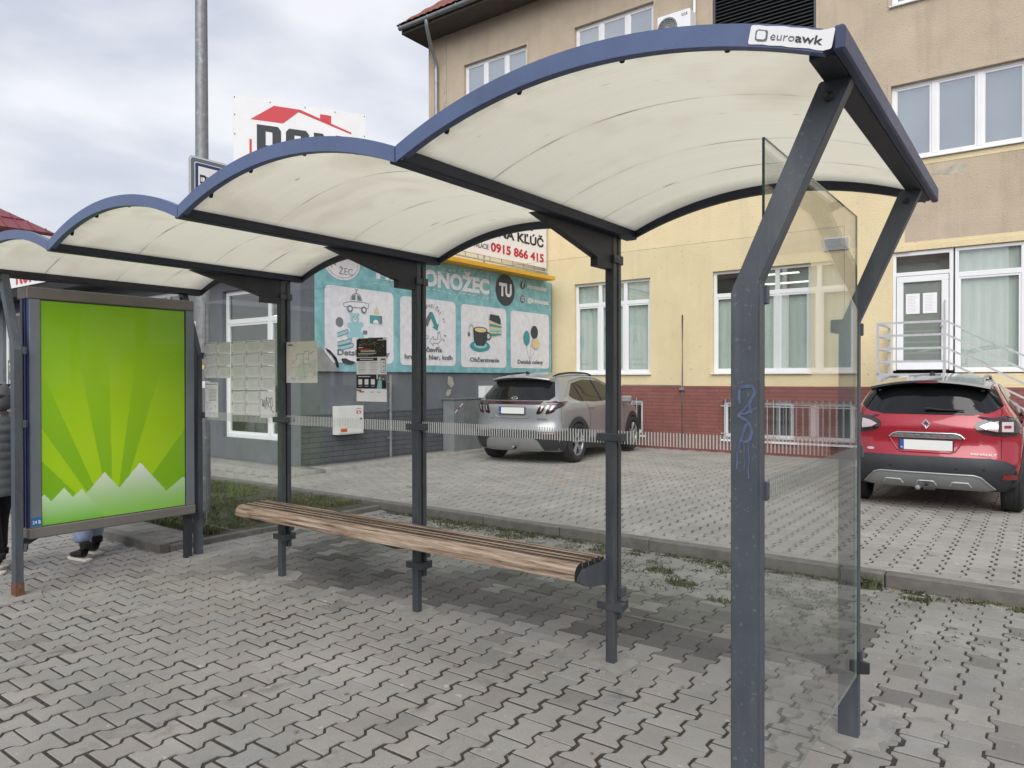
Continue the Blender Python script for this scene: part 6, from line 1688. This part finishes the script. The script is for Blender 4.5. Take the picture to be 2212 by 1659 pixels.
# silver SUV ---------------------------------------------------------------
sv = thing('parked_car', 'silver SUV with black roof rails, parked nose to the yellow wall', 'car', (-7.66, 10.32, .102), .094, 'cars parked by the building')
S = dict(L=4.30, bot=.20, ztop_rear=1.50, ztop_front=.95, crown=.060, cr=.20, smooth=3,
         top=[(0, 1.40), (.30, 1.535), (.8, 1.615), (1.4, 1.645), (2.1, 1.625), (2.6, 1.50), (3.15, 1.16), (3.45, 1.06), (4.0, .96), (4.3, .84)],
         rear=[(.20, .13), (.32, .05), (.50, .0), (.62, .0), (.74, .045), (.95, .05), (1.08, .06), (1.18, .13), (1.35, .30), (1.50, .46)],
         front=[(.2, .1), (.4, 0), (.7, .02), (.95, .15)],
         hw=[(.20, .86), (.40, .925), (.75, .935), (1.0, .915), (1.13, .88), (1.25, .81), (1.45, .70), (1.65, .58)],
         plan=[(0, .93), (.5, .985), (1.2, 1.0), (3.2, 1.0), (4.3, .88)])
bm = body_bm(S); P_ = Patcher(bm)
b2 = cut_wells(bm, (.83, 3.50), .405); bm.free()
mb = MB(); mb.addbm(b2, M['silver'], True); ob = mb.build('body', sv, local=True)
def weighted(o, ang=40):
    try: o.data.set_sharp_from_angle(angle=R(ang))
    except Exception: pass
weighted(ob)
mb = MB(); mb.box(-.80, .80, .45, 3.9, .30, .75, M['inkblack']); mb.build('underbody', sv, local=True)
mb = MB(); P_.poly(mb, 'rear', [(-.66, 1.135), (-.735, 1.20), (-.61, 1.47), (-.54, 1.50), (.54, 1.50), (.61, 1.47), (.735, 1.20), (.66, 1.135)], M['carglass'], .005, 14, 20); rw = mb.build('rear_window', sv, local=True)
mb = MB(); bmS = bmesh.new()
v = []
for i in range(15):
    t = -1 + 2 * i / 14; x = t * .60; yb = .30 + .09 * t * t; zt = 1.560 - .045 * t * t
    v += [(x, yb - .06, zt - .020), (x, yb - .055, zt), (x, yb + .22, zt + .045), (x, yb + .22, zt - .03), (x, yb + .05, zt - .055)]
f = []
for i in range(14):
    for k in range(5): f.append((i * 5 + k, i * 5 + (k + 1) % 5, (i + 1) * 5 + (k + 1) % 5, (i + 1) * 5 + k))
f += [(0, 1, 2, 3, 4), (74, 73, 72, 71, 70)]
mb.add(v, f, M['silver'], True); weighted(recalc(mb.build('spoiler', sv, local=True)), 30)
mb = MB(); P_.poly(mb, 'rear', [(-.80, 1.065), (-.83, 1.09), (-.78, 1.122), (.78, 1.122), (.83, 1.09), (.80, 1.065)], M['lampdark'], .010, 5, 26)
P_.strip(mb, 'rear', [(-.76, 1.095), (.76, 1.095)], .0055, M['lampred'], .016); mb.build('light_bar', sv, local=True)
for s in (-1, 1):
    mb = MB()
    side = 'right' if s > 0 else 'left'
    P_.poly(mb, 'rear', [(s * .545, 1.07), (s * .475, .905), (s * .50, .895), (s * .575, .905), (s * .655, 1.07)], M['lampdark'], .010, 10, 5)
    P_.poly(mb, 'rear', [(s * .71, 1.07), (s * .635, .905), (s * .66, .895), (s * .76, .925), (s * .83, 1.02), (s * .84, 1.09)], M['lampdark'], .010, 10, 6)
    P_.poly(mb, side, [(.16, 1.12), (.16, .98), (.24, 1.0), (.52, 1.105), (.50, 1.125)], M['lampdark'], .010, 8, 8)
    P_.poly(mb, 'rear', [(s * .575, 1.04), (s * .545, .95), (s * .565, .95), (s * .60, 1.04)], M['lampclear'], .014, 5, 2); P_.poly(mb, 'rear', [(s * .735, 1.04), (s * .70, .95), (s * .72, .95), (s * .775, 1.04)], M['lampclear'], .014, 5, 2)
    mb.build('tail_light', sv, local=True)
mb = MB(); P_.poly(mb, 'rear', [(-.91, .255), (-.93, .60), (-.60, .615), (.60, .615), (.93, .60), (.91, .255)], M['plastic'], .006, 12, 26)
P_.poly(mb, 'rear', [(-.50, .245), (-.60, .265), (-.52, .44), (-.44, .475), (.44, .475), (.52, .44), (.60, .265), (.50, .245)], M['satin'], .018, 8, 20)
bp = mb.build('bumper', sv, local=True)
for s in (-1, 1):
    mb = MB(); P_.poly(mb, 'rear', [(s * .60, .53), (s * .62, .575), (s * .84, .58), (s * .82, .535)], M['lampred'], .014, 4, 6); mb.build('reflector', bp)
    side = 'right' if s > 0 else 'left'; mb = MB()
    for cy in (.83, 3.50): P_.ring(mb, side, cy, .345, .400, .490, -30, 210, M['plastic'], .006, 34)
    P_.poly(mb, side, [(1.24, .22), (1.28, .42), (3.05, .42), (3.09, .22)], M['plastic'], .008, 5, 16); P_.poly(mb, side, [(.12, .26), (.14, .60), (.42, .60), (.42, .26)], M['plastic'], .007, 5, 5)
    mb.build('wheel_arch_trim', sv, local=True)
    mb = MB(); P_.poly(mb, side, [(.66, 1.215), (.98, 1.44), (1.50, 1.505), (2.1, 1.49), (2.5, 1.37), (2.95, 1.10), (1.6, 1.085), (1.08, 1.095), (.76, 1.16)], M['carglass'], .005, 16, 30); sw = mb.build('side_window', sv, local=True)
    mb = MB(); P_.strip(mb, side, [(1.92, 1.09), (1.87, 1.495)], .016, M['inkblack'], .004); P_.strip(mb, side, [(1.10, 1.10), (1.02, 1.44)], .012, M['inkblack'], .004)
    P_.strip(mb, side, [(.50, 1.215), (.66, 1.29), (.94, 1.475), (1.50, 1.545), (2.1, 1.53), (2.52, 1.40)], .010, M['satin'], .006); mb.build('window_trim', sw)
    mb = MB(); P_.strip(mb, side, [(.20, 1.13), (.28, .98), (.27, .62)], .0025, M['inkblack'], .001); P_.strip(mb, side, [(2.0, 1.09), (2.02, .5)], .0025, M['inkblack'], .001); P_.strip(mb, side, [(1.22, 1.09), (1.36, .86), (1.30, .5)], .0025, M['inkblack'], .001); P_.strip(mb, side, [(2.98, 1.05), (2.98, .5)], .0025, M['inkblack'], .001); mb.build('door_seam', sv, local=True)
    mb = MB()
    for y in (1.32, 2.22): P_.strip(mb, side, [(y, .985), (y + .20, .980)], .013, M['satin'], .022)
    mb.build('door_handle', sv, local=True)
    mb = MB(); pts = []
    for k in range(13):
        y = .42 + 1.75 * k / 12; p, n = P_.hit('top', s * (.56 - .01 * abs(k - 6) / 6), y); pts.append((p.x, p.y, p.z + .012 + .028 * math.sin(math.pi * k / 12) ** .5))
    mb.tube(pts, .018, M['inkblack'], 8); mb.build('roof_rail', sv, local=True)
    mb = MB(); mb.bbox(s * 1.02 - .10, s * 1.02 + .10, 2.85, 2.98, 1.03, 1.17, M['silver'], .03); mb.build('wing_mirror', sv, local=True)
for x, y in ((-.82, .83), (.82, .83), (-.82, 3.50), (.82, 3.50)): wheel(sv, x, y, .362, .235, M['rim'])
plate(sv, 0, .028, .955)
mb = MB(); p, n = P_.hit('rear', 0, 1.175); 
mb.tube([(p.x + .055 * math.cos(a * .2618), p.y - .012 + .35 * .038 * math.sin(a * .2618) * .9, p.z + .030 * math.sin(a * .2618)) for a in range(25)], .0055, M['chrome'], 6)
mb.tube([(p.x - .022, p.y - .016, p.z - .022), (p.x - .010, p.y - .012, p.z + .024)], .007, M['chrome'], 6); mb.tube([(p.x + .010, p.y - .018, p.z - .024), (p.x + .022, p.y - .012, p.z + .022)], .007, M['chrome'], 6); mb.tube([(p.x - .016, p.y - .015, p.z), (p.x + .016, p.y - .015, p.z)], .006, M['chrome'], 6)
mb.build('badge', sv, local=True)
bdx = Board((.50, P_.hit('rear', .45, .81)[0].y - .006, .80), (1, 0, 0), (0, 0, 1), .001); bdx.text('TUCSON', .0, 0, u1=.20, h=.024, m=M['ink'], l=1, bold=.02); bdx.text('HEV', -.98, 0, u1=-.90, h=.022, m=M['ink'], l=1); bdx.mb.build('lettering', sv, local=True)
mb = MB(); p, n = P_.hit('top', 0, .62); mb.prism([(.56, p.z - .01), (.70, p.z + .0), (.585, p.z + .062), (.565, p.z + .06)], 'x', -.014, .014, M['inkblack']); recalc(mb.build('antenna_fin', sv, local=True))
mb = MB(); mb.tube([(.06, .10, .30), (.06, -.02, .28)], .02, M['inkblack'], 8); mb.lathe([(.0001, -.028), (.02, -.02), (.028, 0), (.02, .02), (.0001, .028)], (.06, -.03, .305), 'z', M['galv'], 12); mb.build('tow_hitch', sv, local=True)
mb = MB(); P_.strip(mb, 'rear', [(-.36, .865), (-.30, .825), (.30, .825), (.36, .865)], .008, M['satin'], .004); mb.build('hatch_crease', sv, local=True)

# red SUV ------------------------------------------------------------------
rc = thing('parked_car', 'glossy red crossover car with black roof, seen from behind beside the entrance stair', 'car', (-1.085, 9.28, .102), 0.0, 'cars parked by the building')
S = dict(L=4.10, bot=.24, ztop_rear=1.44, ztop_front=.95, crown=.085, cr=.24, smooth=4,
         top=[(0, 1.33), (.28, 1.475), (.7, 1.545), (1.3, 1.575), (1.9, 1.555), (2.4, 1.42), (2.95, 1.12), (3.2, 1.04), (3.8, .94), (4.1, .82)],
         rear=[(.24, .14), (.34, .05), (.48, .0), (.62, .01), (.72, .05), (.86, .075), (.98, .055), (1.06, .075), (1.14, .14), (1.28, .24), (1.44, .36)],
         front=[(.2, .1), (.4, 0), (.7, .02), (.95, .15)],
         hw=[(.24, .82), (.42, .885), (.70, .90), (.92, .90), (1.05, .862), (1.16, .79), (1.30, .715), (1.42, .64), (1.56, .54)],
         plan=[(0, .955), (.5, .99), (1.2, 1.0), (3.0, 1.0), (4.1, .88)])
bm = body_bm(S); P_ = Patcher(bm); b2 = cut_wells(bm, (.72, 3.33), .385); bm.free()
mb = MB(); mb.addbm(b2, M['redpaint'], True); ob = mb.build('body', rc, local=True); weighted(ob)
mb = MB(); mb.box(-.78, .78, .4, 3.7, .32, .75, M['inkblack']); mb.build('underbody', rc, local=True)
mb = MB(); P_.poly(mb, 'rear', [(-.45, 1.105), (-.62, 1.135), (-.715, 1.20), (-.66, 1.34), (-.60, 1.45), (.60, 1.45), (.66, 1.34), (.715, 1.20), (.62, 1.135), (.45, 1.105)], M['carglass'], .005, 14, 22); rw = mb.build('rear_window', rc, local=True)
mb = MB(); v = []
for i in range(17):
    t = -1 + 2 * i / 16; x = t * .60; yb = .20 + .10 * t * t; zt = 1.515 - .075 * t * t
    v += [(x, yb - .05, zt - .045), (x, yb - .045, zt - .020), (x, yb + .25, zt + .030), (x, yb + .25, zt - .03), (x, yb + .05, zt - .075)]
f = []
for i in range(16):
    for k in range(5): f.append((i * 5 + k, i * 5 + (k + 1) % 5, (i + 1) * 5 + (k + 1) % 5, (i + 1) * 5 + k))
f += [(0, 1, 2, 3, 4), (84, 83, 82, 81, 80)]
M['blackgloss'] = mat('gloss_black_paint', (.012, .012, .014), .12, coat=1)
mb.add(v, f, M['blackgloss'], True); sp_o = recalc(mb.build('spoiler', rc, local=True)); weighted(sp_o, 30)
mb = MB(); mb.box(-.10, .10, .147, .152, 1.462, 1.476, M['lampred']); mb.build('brake_light', sp_o)
mb = MB()
P_.poly(mb, 'top', [(-.54, .40), (-.56, .7), (-.56, 1.9), (-.48, 2.25), (.48, 2.25), (.56, 1.9), (.56, .7), (.54, .40)], M['blackgloss'], .004, 16, 14); mb.build('roof_skin', rc, local=True)
# wiper
mb = MB(); pts = []
for (a, b) in ((.0, 1.160), (.12, 1.148), (.36, 1.142)):
    p, n = P_.hit('rear', a, b); pts.append(p + n * .025)
mb.tube(pts, [.022, .014, .006], M['inkblack'], 8); mb.tube([pts[0] + Vector((-.02, 0, -.004)), pts[0] + Vector((.05, 0, .002))], .024, M['inkblack'], 8); mb.build('wiper', rw)
for s in (-1, 1):
    side = 'right' if s > 0 else 'left'; mb = MB()
    out = [(s * .455, .985), (s * .485, 1.035), (s * .60, 1.075), (s * .74, 1.095), (s * .90, 1.09), (s * .90, .90), (s * .74, .875), (s * .56, .90), (s * .49, .935)]
    P_.poly(mb, 'rear', out, M['lampdark'], .010, 14, 14)
    P_.poly(mb, 'rear', [(s * .50, .985), (s * .60, 1.03), (s * .67, 1.04), (s * .67, .93), (s * .57, .945)], M['lampclear'], .016, 6, 6); P_.poly(mb, 'rear', [(s * .70, .93), (s * .70, 1.03), (s * .80, 1.03), (s * .80, .93)], M['lampclear'], .016, 5, 5)
    P_.poly(mb, 'rear', [(s * .72, .965), (s * .72, .995), (s * .78, .995), (s * .78, .965)], M['lampred'], .019, 3, 3)
    P_.poly(mb, side, [(.15, 1.09), (.15, .90), (.30, .93), (.42, 1.02), (.40, 1.08)], M['lampdark'], .010, 8, 8); mb.build('tail_light', rc, local=True)
    mb = MB(); P_.strip(mb, 'rear', [(s * .705, 1.17), (s * .700, 1.09)], .003, M['inkblack'], .002); P_.strip(mb, 'rear', [(s * .705, .88), (s * .705, .64)], .003, M['inkblack'], .002); mb.build('hatch_seam', rc, local=True)
    mb = MB()
    for cy in (.72, 3.33): P_.ring(mb, side, cy, .335, .38, .455, -30, 210, M['plastic'], .006, 30)
    P_.poly(mb, side, [(1.1, .26), (1.12, .45), (2.95, .45), (2.97, .26)], M['plastic'], .008, 5, 16); mb.build('wheel_arch_trim', rc, local=True)
    mb = MB(); P_.poly(mb, side, [(.60, 1.20), (.85, 1.38), (1.4, 1.45), (1.95, 1.43), (2.3, 1.30), (2.7, 1.07), (1.5, 1.05), (.85, 1.08)], M['carglass'], .005, 14, 26); mb.build('side_window', rc, local=True)
    mb = MB(); pts = []
    for k in range(13):
        y = .38 + 1.55 * k / 12; p, n = P_.hit('top', s * .52, y); pts.append((p.x, p.y, p.z + .010 + .030 * math.sin(math.pi * k / 12) ** .4))
    mb.tube(pts, .018, M['satin'], 8); mb.build('roof_rail', rc, local=True)
    mb = MB(); mb.bbox(s * .99 - .10, s * .99 + .10, 2.70, 2.80, .98, 1.12, M['blackgloss'], .03); mb.build('wing_mirror', rc, local=True)
for x, y in ((-.79, .72), (.79, .72), (-.79, 3.33), (.79, 3.33)): wheel(rc, x, y, .335, .215, M['rimdark'])
mb = MB()
P_.poly(mb, 'rear', [(-.86, .26), (-.90, .44), (-.90, .52), (-.74, .615), (-.60, .640), (.60, .640), (.74, .615), (.90, .52), (.90, .44), (.86, .26)], M['plastic'], .008, 14, 28)
bp = mb.build('bumper', rc, local=True)
mb = MB(); P_.poly(mb, 'rear', [(-.58, .285), (-.66, .30), (-.52, .435), (-.46, .455), (.46, .455), (.52, .435), (.66, .30), (.58, .285)], M['satin'], .020, 8, 24)
P_.strip(mb, 'rear', [(-.64, .315), (-.52, .440), (-.45, .458), (.45, .458), (.52, .440), (.64, .315)], .011, M['satin'], .022)
for cx in (-.33, 0, .33): P_.strip(mb, 'rear', [(cx - .10, .330), (cx - .075, .372), (cx + .075, .372), (cx + .10, .330)], .008, M['galvlight'], .024)
mb.build('skid_plate', bp)
for s in (-1, 1):
    mb = MB(); P_.poly(mb, 'rear', [(s * .70, .415), (s * .72, .470), (s * .84, .470), (s * .83, .415)], M['lampred'], .014, 4, 5); mb.build('reflector', bp)
mb = MB()
for x in (-.35, .30, .55): p, n = P_.hit('rear', x, .52); mb.lathe([(.0001, -.004), (.012, -.003), (.013, 0)], (p.x, p.y - .008, p.z), 'y', M['inkblack'], 12)
mb.build('parking_sensor', bp)
mb = MB(); P_.strip(mb, 'rear', [(-.37, .845), (-.33, .885), (-.28, .900), (.28, .900), (.33, .885), (.37, .845)], .012, M['chrome'], .016); P_.poly(mb, 'rear', [(-.35, .84), (-.31, .885), (.31, .885), (.35, .84)], M['chrome'], .014, 4, 16); tb = mb.build('handle_trim', rc, local=True)
p, n = P_.hit('rear', 0, .86)
bdx = Board((-.245, p.y - .024, .846), (1, 0, 0), (0, 0, 1), .002)
for k, ch in enumerate('CAPTUR'): bdx.text(ch, .01 + .085 * k, 0, u1=.06 + .085 * k, h=.028, m=M['inkgrey'], l=1)
bdx.mb.build('lettering', tb)
mb = MB(); P_.strip(mb, 'rear', [(-.37, .835), (-.29, .705), (-.24, .68), (.24, .68), (.29, .705), (.37, .835)], .007, M['redpaint'], .006); mb.build('hatch_crease', rc, local=True)
p, n = P_.hit('rear', 0, .76); plate(rc, .0, p.y - .010, .762)
bdx = Board((-.06, p.y - .0155, .699), (1, 0, 0), (0, 0, 1), .001); 
# lozenge badge
p, n = P_.hit('rear', 0, 1.00); mb = MB(); y_ = p.y - .022
for (w1, h1, w0, h0, m_) in ((.046, .058, .018, .026, M['chrome']),):
    o_ = [(0, h1), (w1, 0), (0, -h1), (-w1, 0)]; i_ = [(0, h0), (w0, 0), (0, -h0), (-w0, 0)]
    v = [(a, y_, 1.0 + b) for a, b in o_] + [(a, y_ - .010, 1.0 + b) for a, b in [((a + c) / 2, (b + d) / 2) for (a, b), (c, d) in zip(o_, i_)]] + [(a, y_, 1.0 + b) for a, b in i_]
    f = []
    for k in range(4):
        f += [(k, (k + 1) % 4, 4 + (k + 1) % 4, 4 + k), (4 + k, 4 + (k + 1) % 4, 8 + (k + 1) % 4, 8 + k)]
    mb.add(v, f, m_)
mb.build('badge', rc, local=True)
p, n = P_.hit('rear', .43, .69); bdx = Board((.43, p.y - .012, .675), (1, 0, 0), (0, 0, 1), .001); bdx.text('RENAULT', 0, 0, u1=.24, h=.022, m=M['white'], l=1, bold=.02); bdx.mb.build('lettering', rc, local=True)
p, n = P_.hit('rear', -.57, .70); bdx = Board((-.61, p.y - .012, .685), (1, 0, 0), (0, 0, 1), .001); bdx.disc(.04, .014, .04, M['galvlight'], 1, rv=.016); bdx.mb.build('oval_sticker', rc, local=True)
p, n = P_.hit('top', 0, .62); mb = MB(); mb.lathe([(.038, 0), (.030, .035), (.012, .062), (.0001, .075)], (0, .62, p.z - .008), 'z', M['inkblack'], 14); mb.build('antenna_fin', rc, local=True)
mb = MB(); mb.tube([(0, .3, .30), (0, -.03, .285)], .022, M['inkblack'], 8); mb.lathe([(.0001, -.03), (.022, -.021), (.03, 0), (.022, .021), (.0001, .03)], (-.07, -.02, .285), 'z', M['galv'], 14); mb.bbox(-.02, .10, -.04, .0, .265, .31, M['plastic'], .01); mb.build('tow_hitch', rc, local=True)

# ------------------------------------------------------------------ people
def skinned(name, joints, edges, mats, parent, sub=2, m=None):
    """joints: list of (x,y,z,r or (rx,ry)); one skinned, subdivided surface"""
    me = bpy.data.meshes.new('sk'); me.from_pydata([j[:3] for j in joints], edges, []); o = bpy.data.objects.new('sk', me); col.objects.link(o)
    md = o.modifiers.new('s', 'SKIN'); md.use_smooth_shade = True
    for i, j in enumerate(joints):
        r = j[3] if isinstance(j[3], tuple) else (j[3], j[3])
        me.skin_vertices[0].data[i].radius = r; me.skin_vertices[0].data[i].use_root = (i == 0)
    o.modifiers.new('d', 'SUBSURF').levels = sub
    dg = bpy.context.evaluated_depsgraph_get(); ev = bpy.data.meshes.new_from_object(o.evaluated_get(dg))
    bpy.data.objects.remove(o); bpy.data.meshes.remove(me)
    ev.name = name; ev.materials.clear(); ev.materials.append(m)
    for p in ev.polygons: p.use_smooth = True
    n = bpy.data.objects.new(name, ev); col.objects.link(n); n.parent = parent; return n
M['denim'] = mat('pale_denim', srgb(150, 165, 192), .9, var=.2, vs=14, bump=.5, bs=300)
M['coat'] = mat('grey_quilted_coat', srgb(112, 116, 120), .6, var=.15, vs=6, bump=.3, bs=40)
M['coatblack'] = mat('dark_coat', srgb(45, 47, 54), .7, var=.2, vs=8)
M['shoe'] = mat('black_knit_shoe', (.012, .012, .013), .8, bump=.5, bs=500)
M['sole'] = mat('off_white_sole', srgb(205, 200, 188), .7)
M['skin_'] = mat('skin_tone', srgb(205, 160, 138), .55, var=.06)
M['hair'] = mat('dark_hair', (.03, .02, .015), .7, var=.4, vs=30)
M['trousers'] = mat('black_trousers', (.012, .012, .014), .8)
def hand(parent, x, y, z, s):
    """relaxed hand hanging at (x, y, z): palm and five bent fingers of unequal length; s = side"""
    J = [(x, y, z, (.024, .014)), (x, y + .004, z - .04, (.034, .013)), (x, y + .008, z - .085, (.036, .011))]; E = [(0, 1), (1, 2)]
    for k, (dy, ln) in enumerate(((-.026, .062), (-.009, .074), (.009, .070), (.026, .056))):
        b = len(J); J += [(x, y + .008 + dy, z - .098, .0085), (x - s * .008, y + .010 + dy, z - .098 - ln * .5, .0080), (x - s * .024, y + .012 + dy, z - .098 - ln * .92, .0068)]; E += [(2, b), (b, b + 1), (b + 1, b + 2)]
    b = len(J); J += [(x - s * .012, y + .038, z - .050, .0105), (x - s * .022, y + .052, z - .085, .0085)]; E += [(1, b), (b, b + 1)]
    return J, E
def person(label, loc, rz, H, coat_m, leg_m, coat_len, hood, shoes=True, stance=.10):
    t = thing('person', label, 'person', loc, rz)
    k = H / 1.70
    # bare body: pelvis root, torso, neck, head, arms, legs, one surface
    J = [(0, 0, .92, (.145, .100)), (0, -.005, 1.06, (.125, .088)), (0, -.01, 1.22, (.150, .100)), (0, -.01, 1.38, (.150, .090)), (0, -.005, 1.455, (.058, .056)), (0, .0, 1.52, (.052, .054)), (0, .012, 1.585, (.070, .085)), (0, .010, 1.655, (.062, .078))]
    E = [(0, 1), (1, 2), (2, 3), (3, 4), (4, 5), (5, 6), (6, 7)]
    for s in (-1, 1):
        b = len(J); J += [(s * .185, -.01, 1.375, .058), (s * .225, -.01, 1.12, .044), (s * .235, .035, .90, .032)]; E += [(3, b), (b, b + 1), (b + 1, b + 2)]
        hj, he = hand(None, s * .237, .045, .86, s); hb = len(J); J += hj; E += [(b + 2, hb)] + [(p + hb, q + hb) for p, q in he]
        b = len(J); yo = .05 * s
        J += [(s * stance, 0, .84, .095), (s * stance, .01 + yo, .48, .062), (s * stance, -.01 + yo * 1.6, .13, .036)]; E += [(0, b), (b, b + 1), (b + 1, b + 2)]
    J = [(a * k, b_ * k, c * k, (tuple(q * k for q in r) if isinstance(r, tuple) else r * k)) for a, b_, c, r in J]
    body = skinned('body', J, E, None, t, 2, M['skin_'])
    # face
    mb = MB()
    for s in (-1, 1): mb.lathe([(.0001, -.012), (.010, -.006), (.012, 0)], (s * .030 * k, .092 * k, 1.60 * k), 'y', M['inkblack'], 10)
    mb.tube([(0, .088 * k, 1.605 * k), (0, .112 * k, 1.572 * k), (0, .094 * k, 1.562 * k)], [.008, .013, .010], M['skin_'], 8); mb.tube([(-.022 * k, .092 * k, 1.535 * k), (0, .097 * k, 1.533 * k), (.022 * k, .092 * k, 1.535 * k)], .005, M['lampred'], 6)
    for s in (-1, 1): mb.lathe([(.0001, -.01), (.018, -.008), (.022, .008), (.01, .012)], (s * .074 * k, .0, 1.59 * k), 'x', M['skin_'], 10)
    mb.build('face', t, local=True)
    hj = [(0, -.012 * k, 1.60 * k, (.078 * k, .088 * k)), (0, -.012 * k, 1.672 * k, (.070 * k, .082 * k)), (0, -.012 * k, 1.70 * k, (.04 * k, .05 * k)), (0, -.05 * k, 1.54 * k, (.06 * k, .045 * k))]
    skinned('hair', hj, [(0, 1), (1, 2), (0, 3)], None, t, 2, M['hair'])
    # trousers
    J = [(0, 0, .93, (.155, .112)), (0, 0, .84, (.15, .115))]; E = [(0, 1)]
    for s in (-1, 1):
        yo = .05 * s; b = len(J); J += [(s * stance, 0, .78, .108), (s * stance, .01 + yo, .48, .084), (s * stance, .0 + yo * 1.5, .24, .082), (s * stance, -.01 + yo * 1.6, .150, .086)]; E += [(1, b), (b, b + 1), (b + 1, b + 2), (b + 2, b + 3)]
    J = [(a * k, b_ * k, c * k, (tuple(q * k for q in r) if isinstance(r, tuple) else r * k)) for a, b_, c, r in J]
    skinned('trousers', J, E, None, t, 2, leg_m)
    # coat with quilted rows and sleeves
    mb = MB(); rows = []; z = 1.43 * k; zb = coat_len
    n = 30
    nr = int((z - zb) / .012); 
    for j in range(nr + 1):
        zz = z - (z - zb) * j / nr; tt = (z - zz) / (z - zb)
        rx = (.115 + .075 * min(1, tt * 5)) * k + .02 * tt; ry = (.085 + .045 * min(1, tt * 5)) * k + .02 * tt
        puff = .010 * abs(math.sin(math.pi * (zz - zb) / .075)) ** .5
        rows.append((zz, rx + puff, ry + puff))
    v = []; f = []
    for (zz, rx, ry) in rows:
        for i in range(n):
            a = 2 * math.pi * i / n; w = 1 + .02 * math.sin(5 * a + zz * 20); v.append((rx * w * math.cos(a), ry * w * math.sin(a), zz))
    for j in range(len(rows) - 1):
        for i in range(n): f.append((j * n + i, j * n + (i + 1) % n, (j + 1) * n + (i + 1) % n, (j + 1) * n + i))
    mb.add(v, f, coat_m, True)
    for s in (-1, 1):
        pts = []; rr = []
        for q in range(25):
            tt = q / 24; zz = 1.385 - .50 * tt; pts.append(((s * (.165 + .075 * min(1, tt * 2.2))) * k, (-.01 + .05 * max(0, tt - .5)) * k, zz * k)); rr.append((.082 - .024 * tt + .008 * abs(math.sin(q * math.pi / 4))) * k)
        mb.tube(pts, rr, coat_m, 14)
    mb.build('coat', t, local=True)
    if hood:
        hj = [(0, -.02 * k, 1.43 * k, (.15 * k, .12 * k)), (0, -.03 * k, 1.53 * k, (.115 * k, .115 * k)), (0, -.022 * k, 1.63 * k, (.110 * k, .118 * k)), (0, -.01 * k, 1.71 * k, (.075 * k, .085 * k))]
        skinned('hood', hj, [(0, 1), (1, 2), (2, 3)], None, t, 2, coat_m)
    for s in (-1, 1):
        yo = .08 * s * k; x = s * stance * k; mb = MB()
        def foot(z0, z1, gx, gy, m, zt=None):
            o_ = [(-.040, -.095), (-.034, -.115), (0, -.125), (.034, -.115), (.040, -.095), (.036, -.02), (.046, .06), (.046, .12), (.034, .165), (.0, .182), (-.034, .165), (-.046, .12), (-.046, .06), (-.036, -.02)]
            return [(x + a * gx, yo + .02 + b * gy, z) for z in (z0, z1) for a, b in o_]
        nn = 14
        v = foot(0, .024, .98, .99, None); mb.add(v, [list(range(nn))[::-1], list(range(nn, 2 * nn))] + [(i, (i + 1) % nn, nn + (i + 1) % nn, nn + i) for i in range(nn)], M['sole'])
        so = mb
        sh_j = [(x, yo - .065, .075, (.038, .042)), (x, yo - .050, .125, (.050, .056)), (x, yo - .045, .165, (.052, .060)), (x, yo - .045, .175, (.050, .058)), (x, yo + .03, .064, (.042, .040)), (x, yo + .10, .050, (.044, .030)), (x, yo + .165, .042, (.034, .020))]
        so_o = skinned('shoe', sh_j, [(0, 1), (1, 2), (2, 3), (0, 4), (4, 5), (5, 6)], None, t, 2, M['shoe']); o2 = recalc(so.build('sole', so_o, local=True))
        md = o2.modifiers.new('b', 'BEVEL'); md.width = .006; md.segments = 2
        mb = MB()
        for q in range(4): mb.tube([(x - .024, yo + .012 + q * .026, .104 - q * .011), (x, yo + .012 + q * .026, .112 - q * .012), (x + .024, yo + .012 + q * .026, .104 - q * .011)], .003, M['ink'], 5)
        mb.build('laces', so_o, local=True)
    return t
person('person in pale blue jeans and black high top sneakers standing behind the poster case', (-7.02, 2.98, 0), R(98), 1.70, M['coatblack'], M['denim'], .80, False)
person('person in a long grey quilted coat with a hood at the left edge', (-7.16, 2.30, 0), R(118), 1.60, M['coat'], M['trousers'], .64, True)
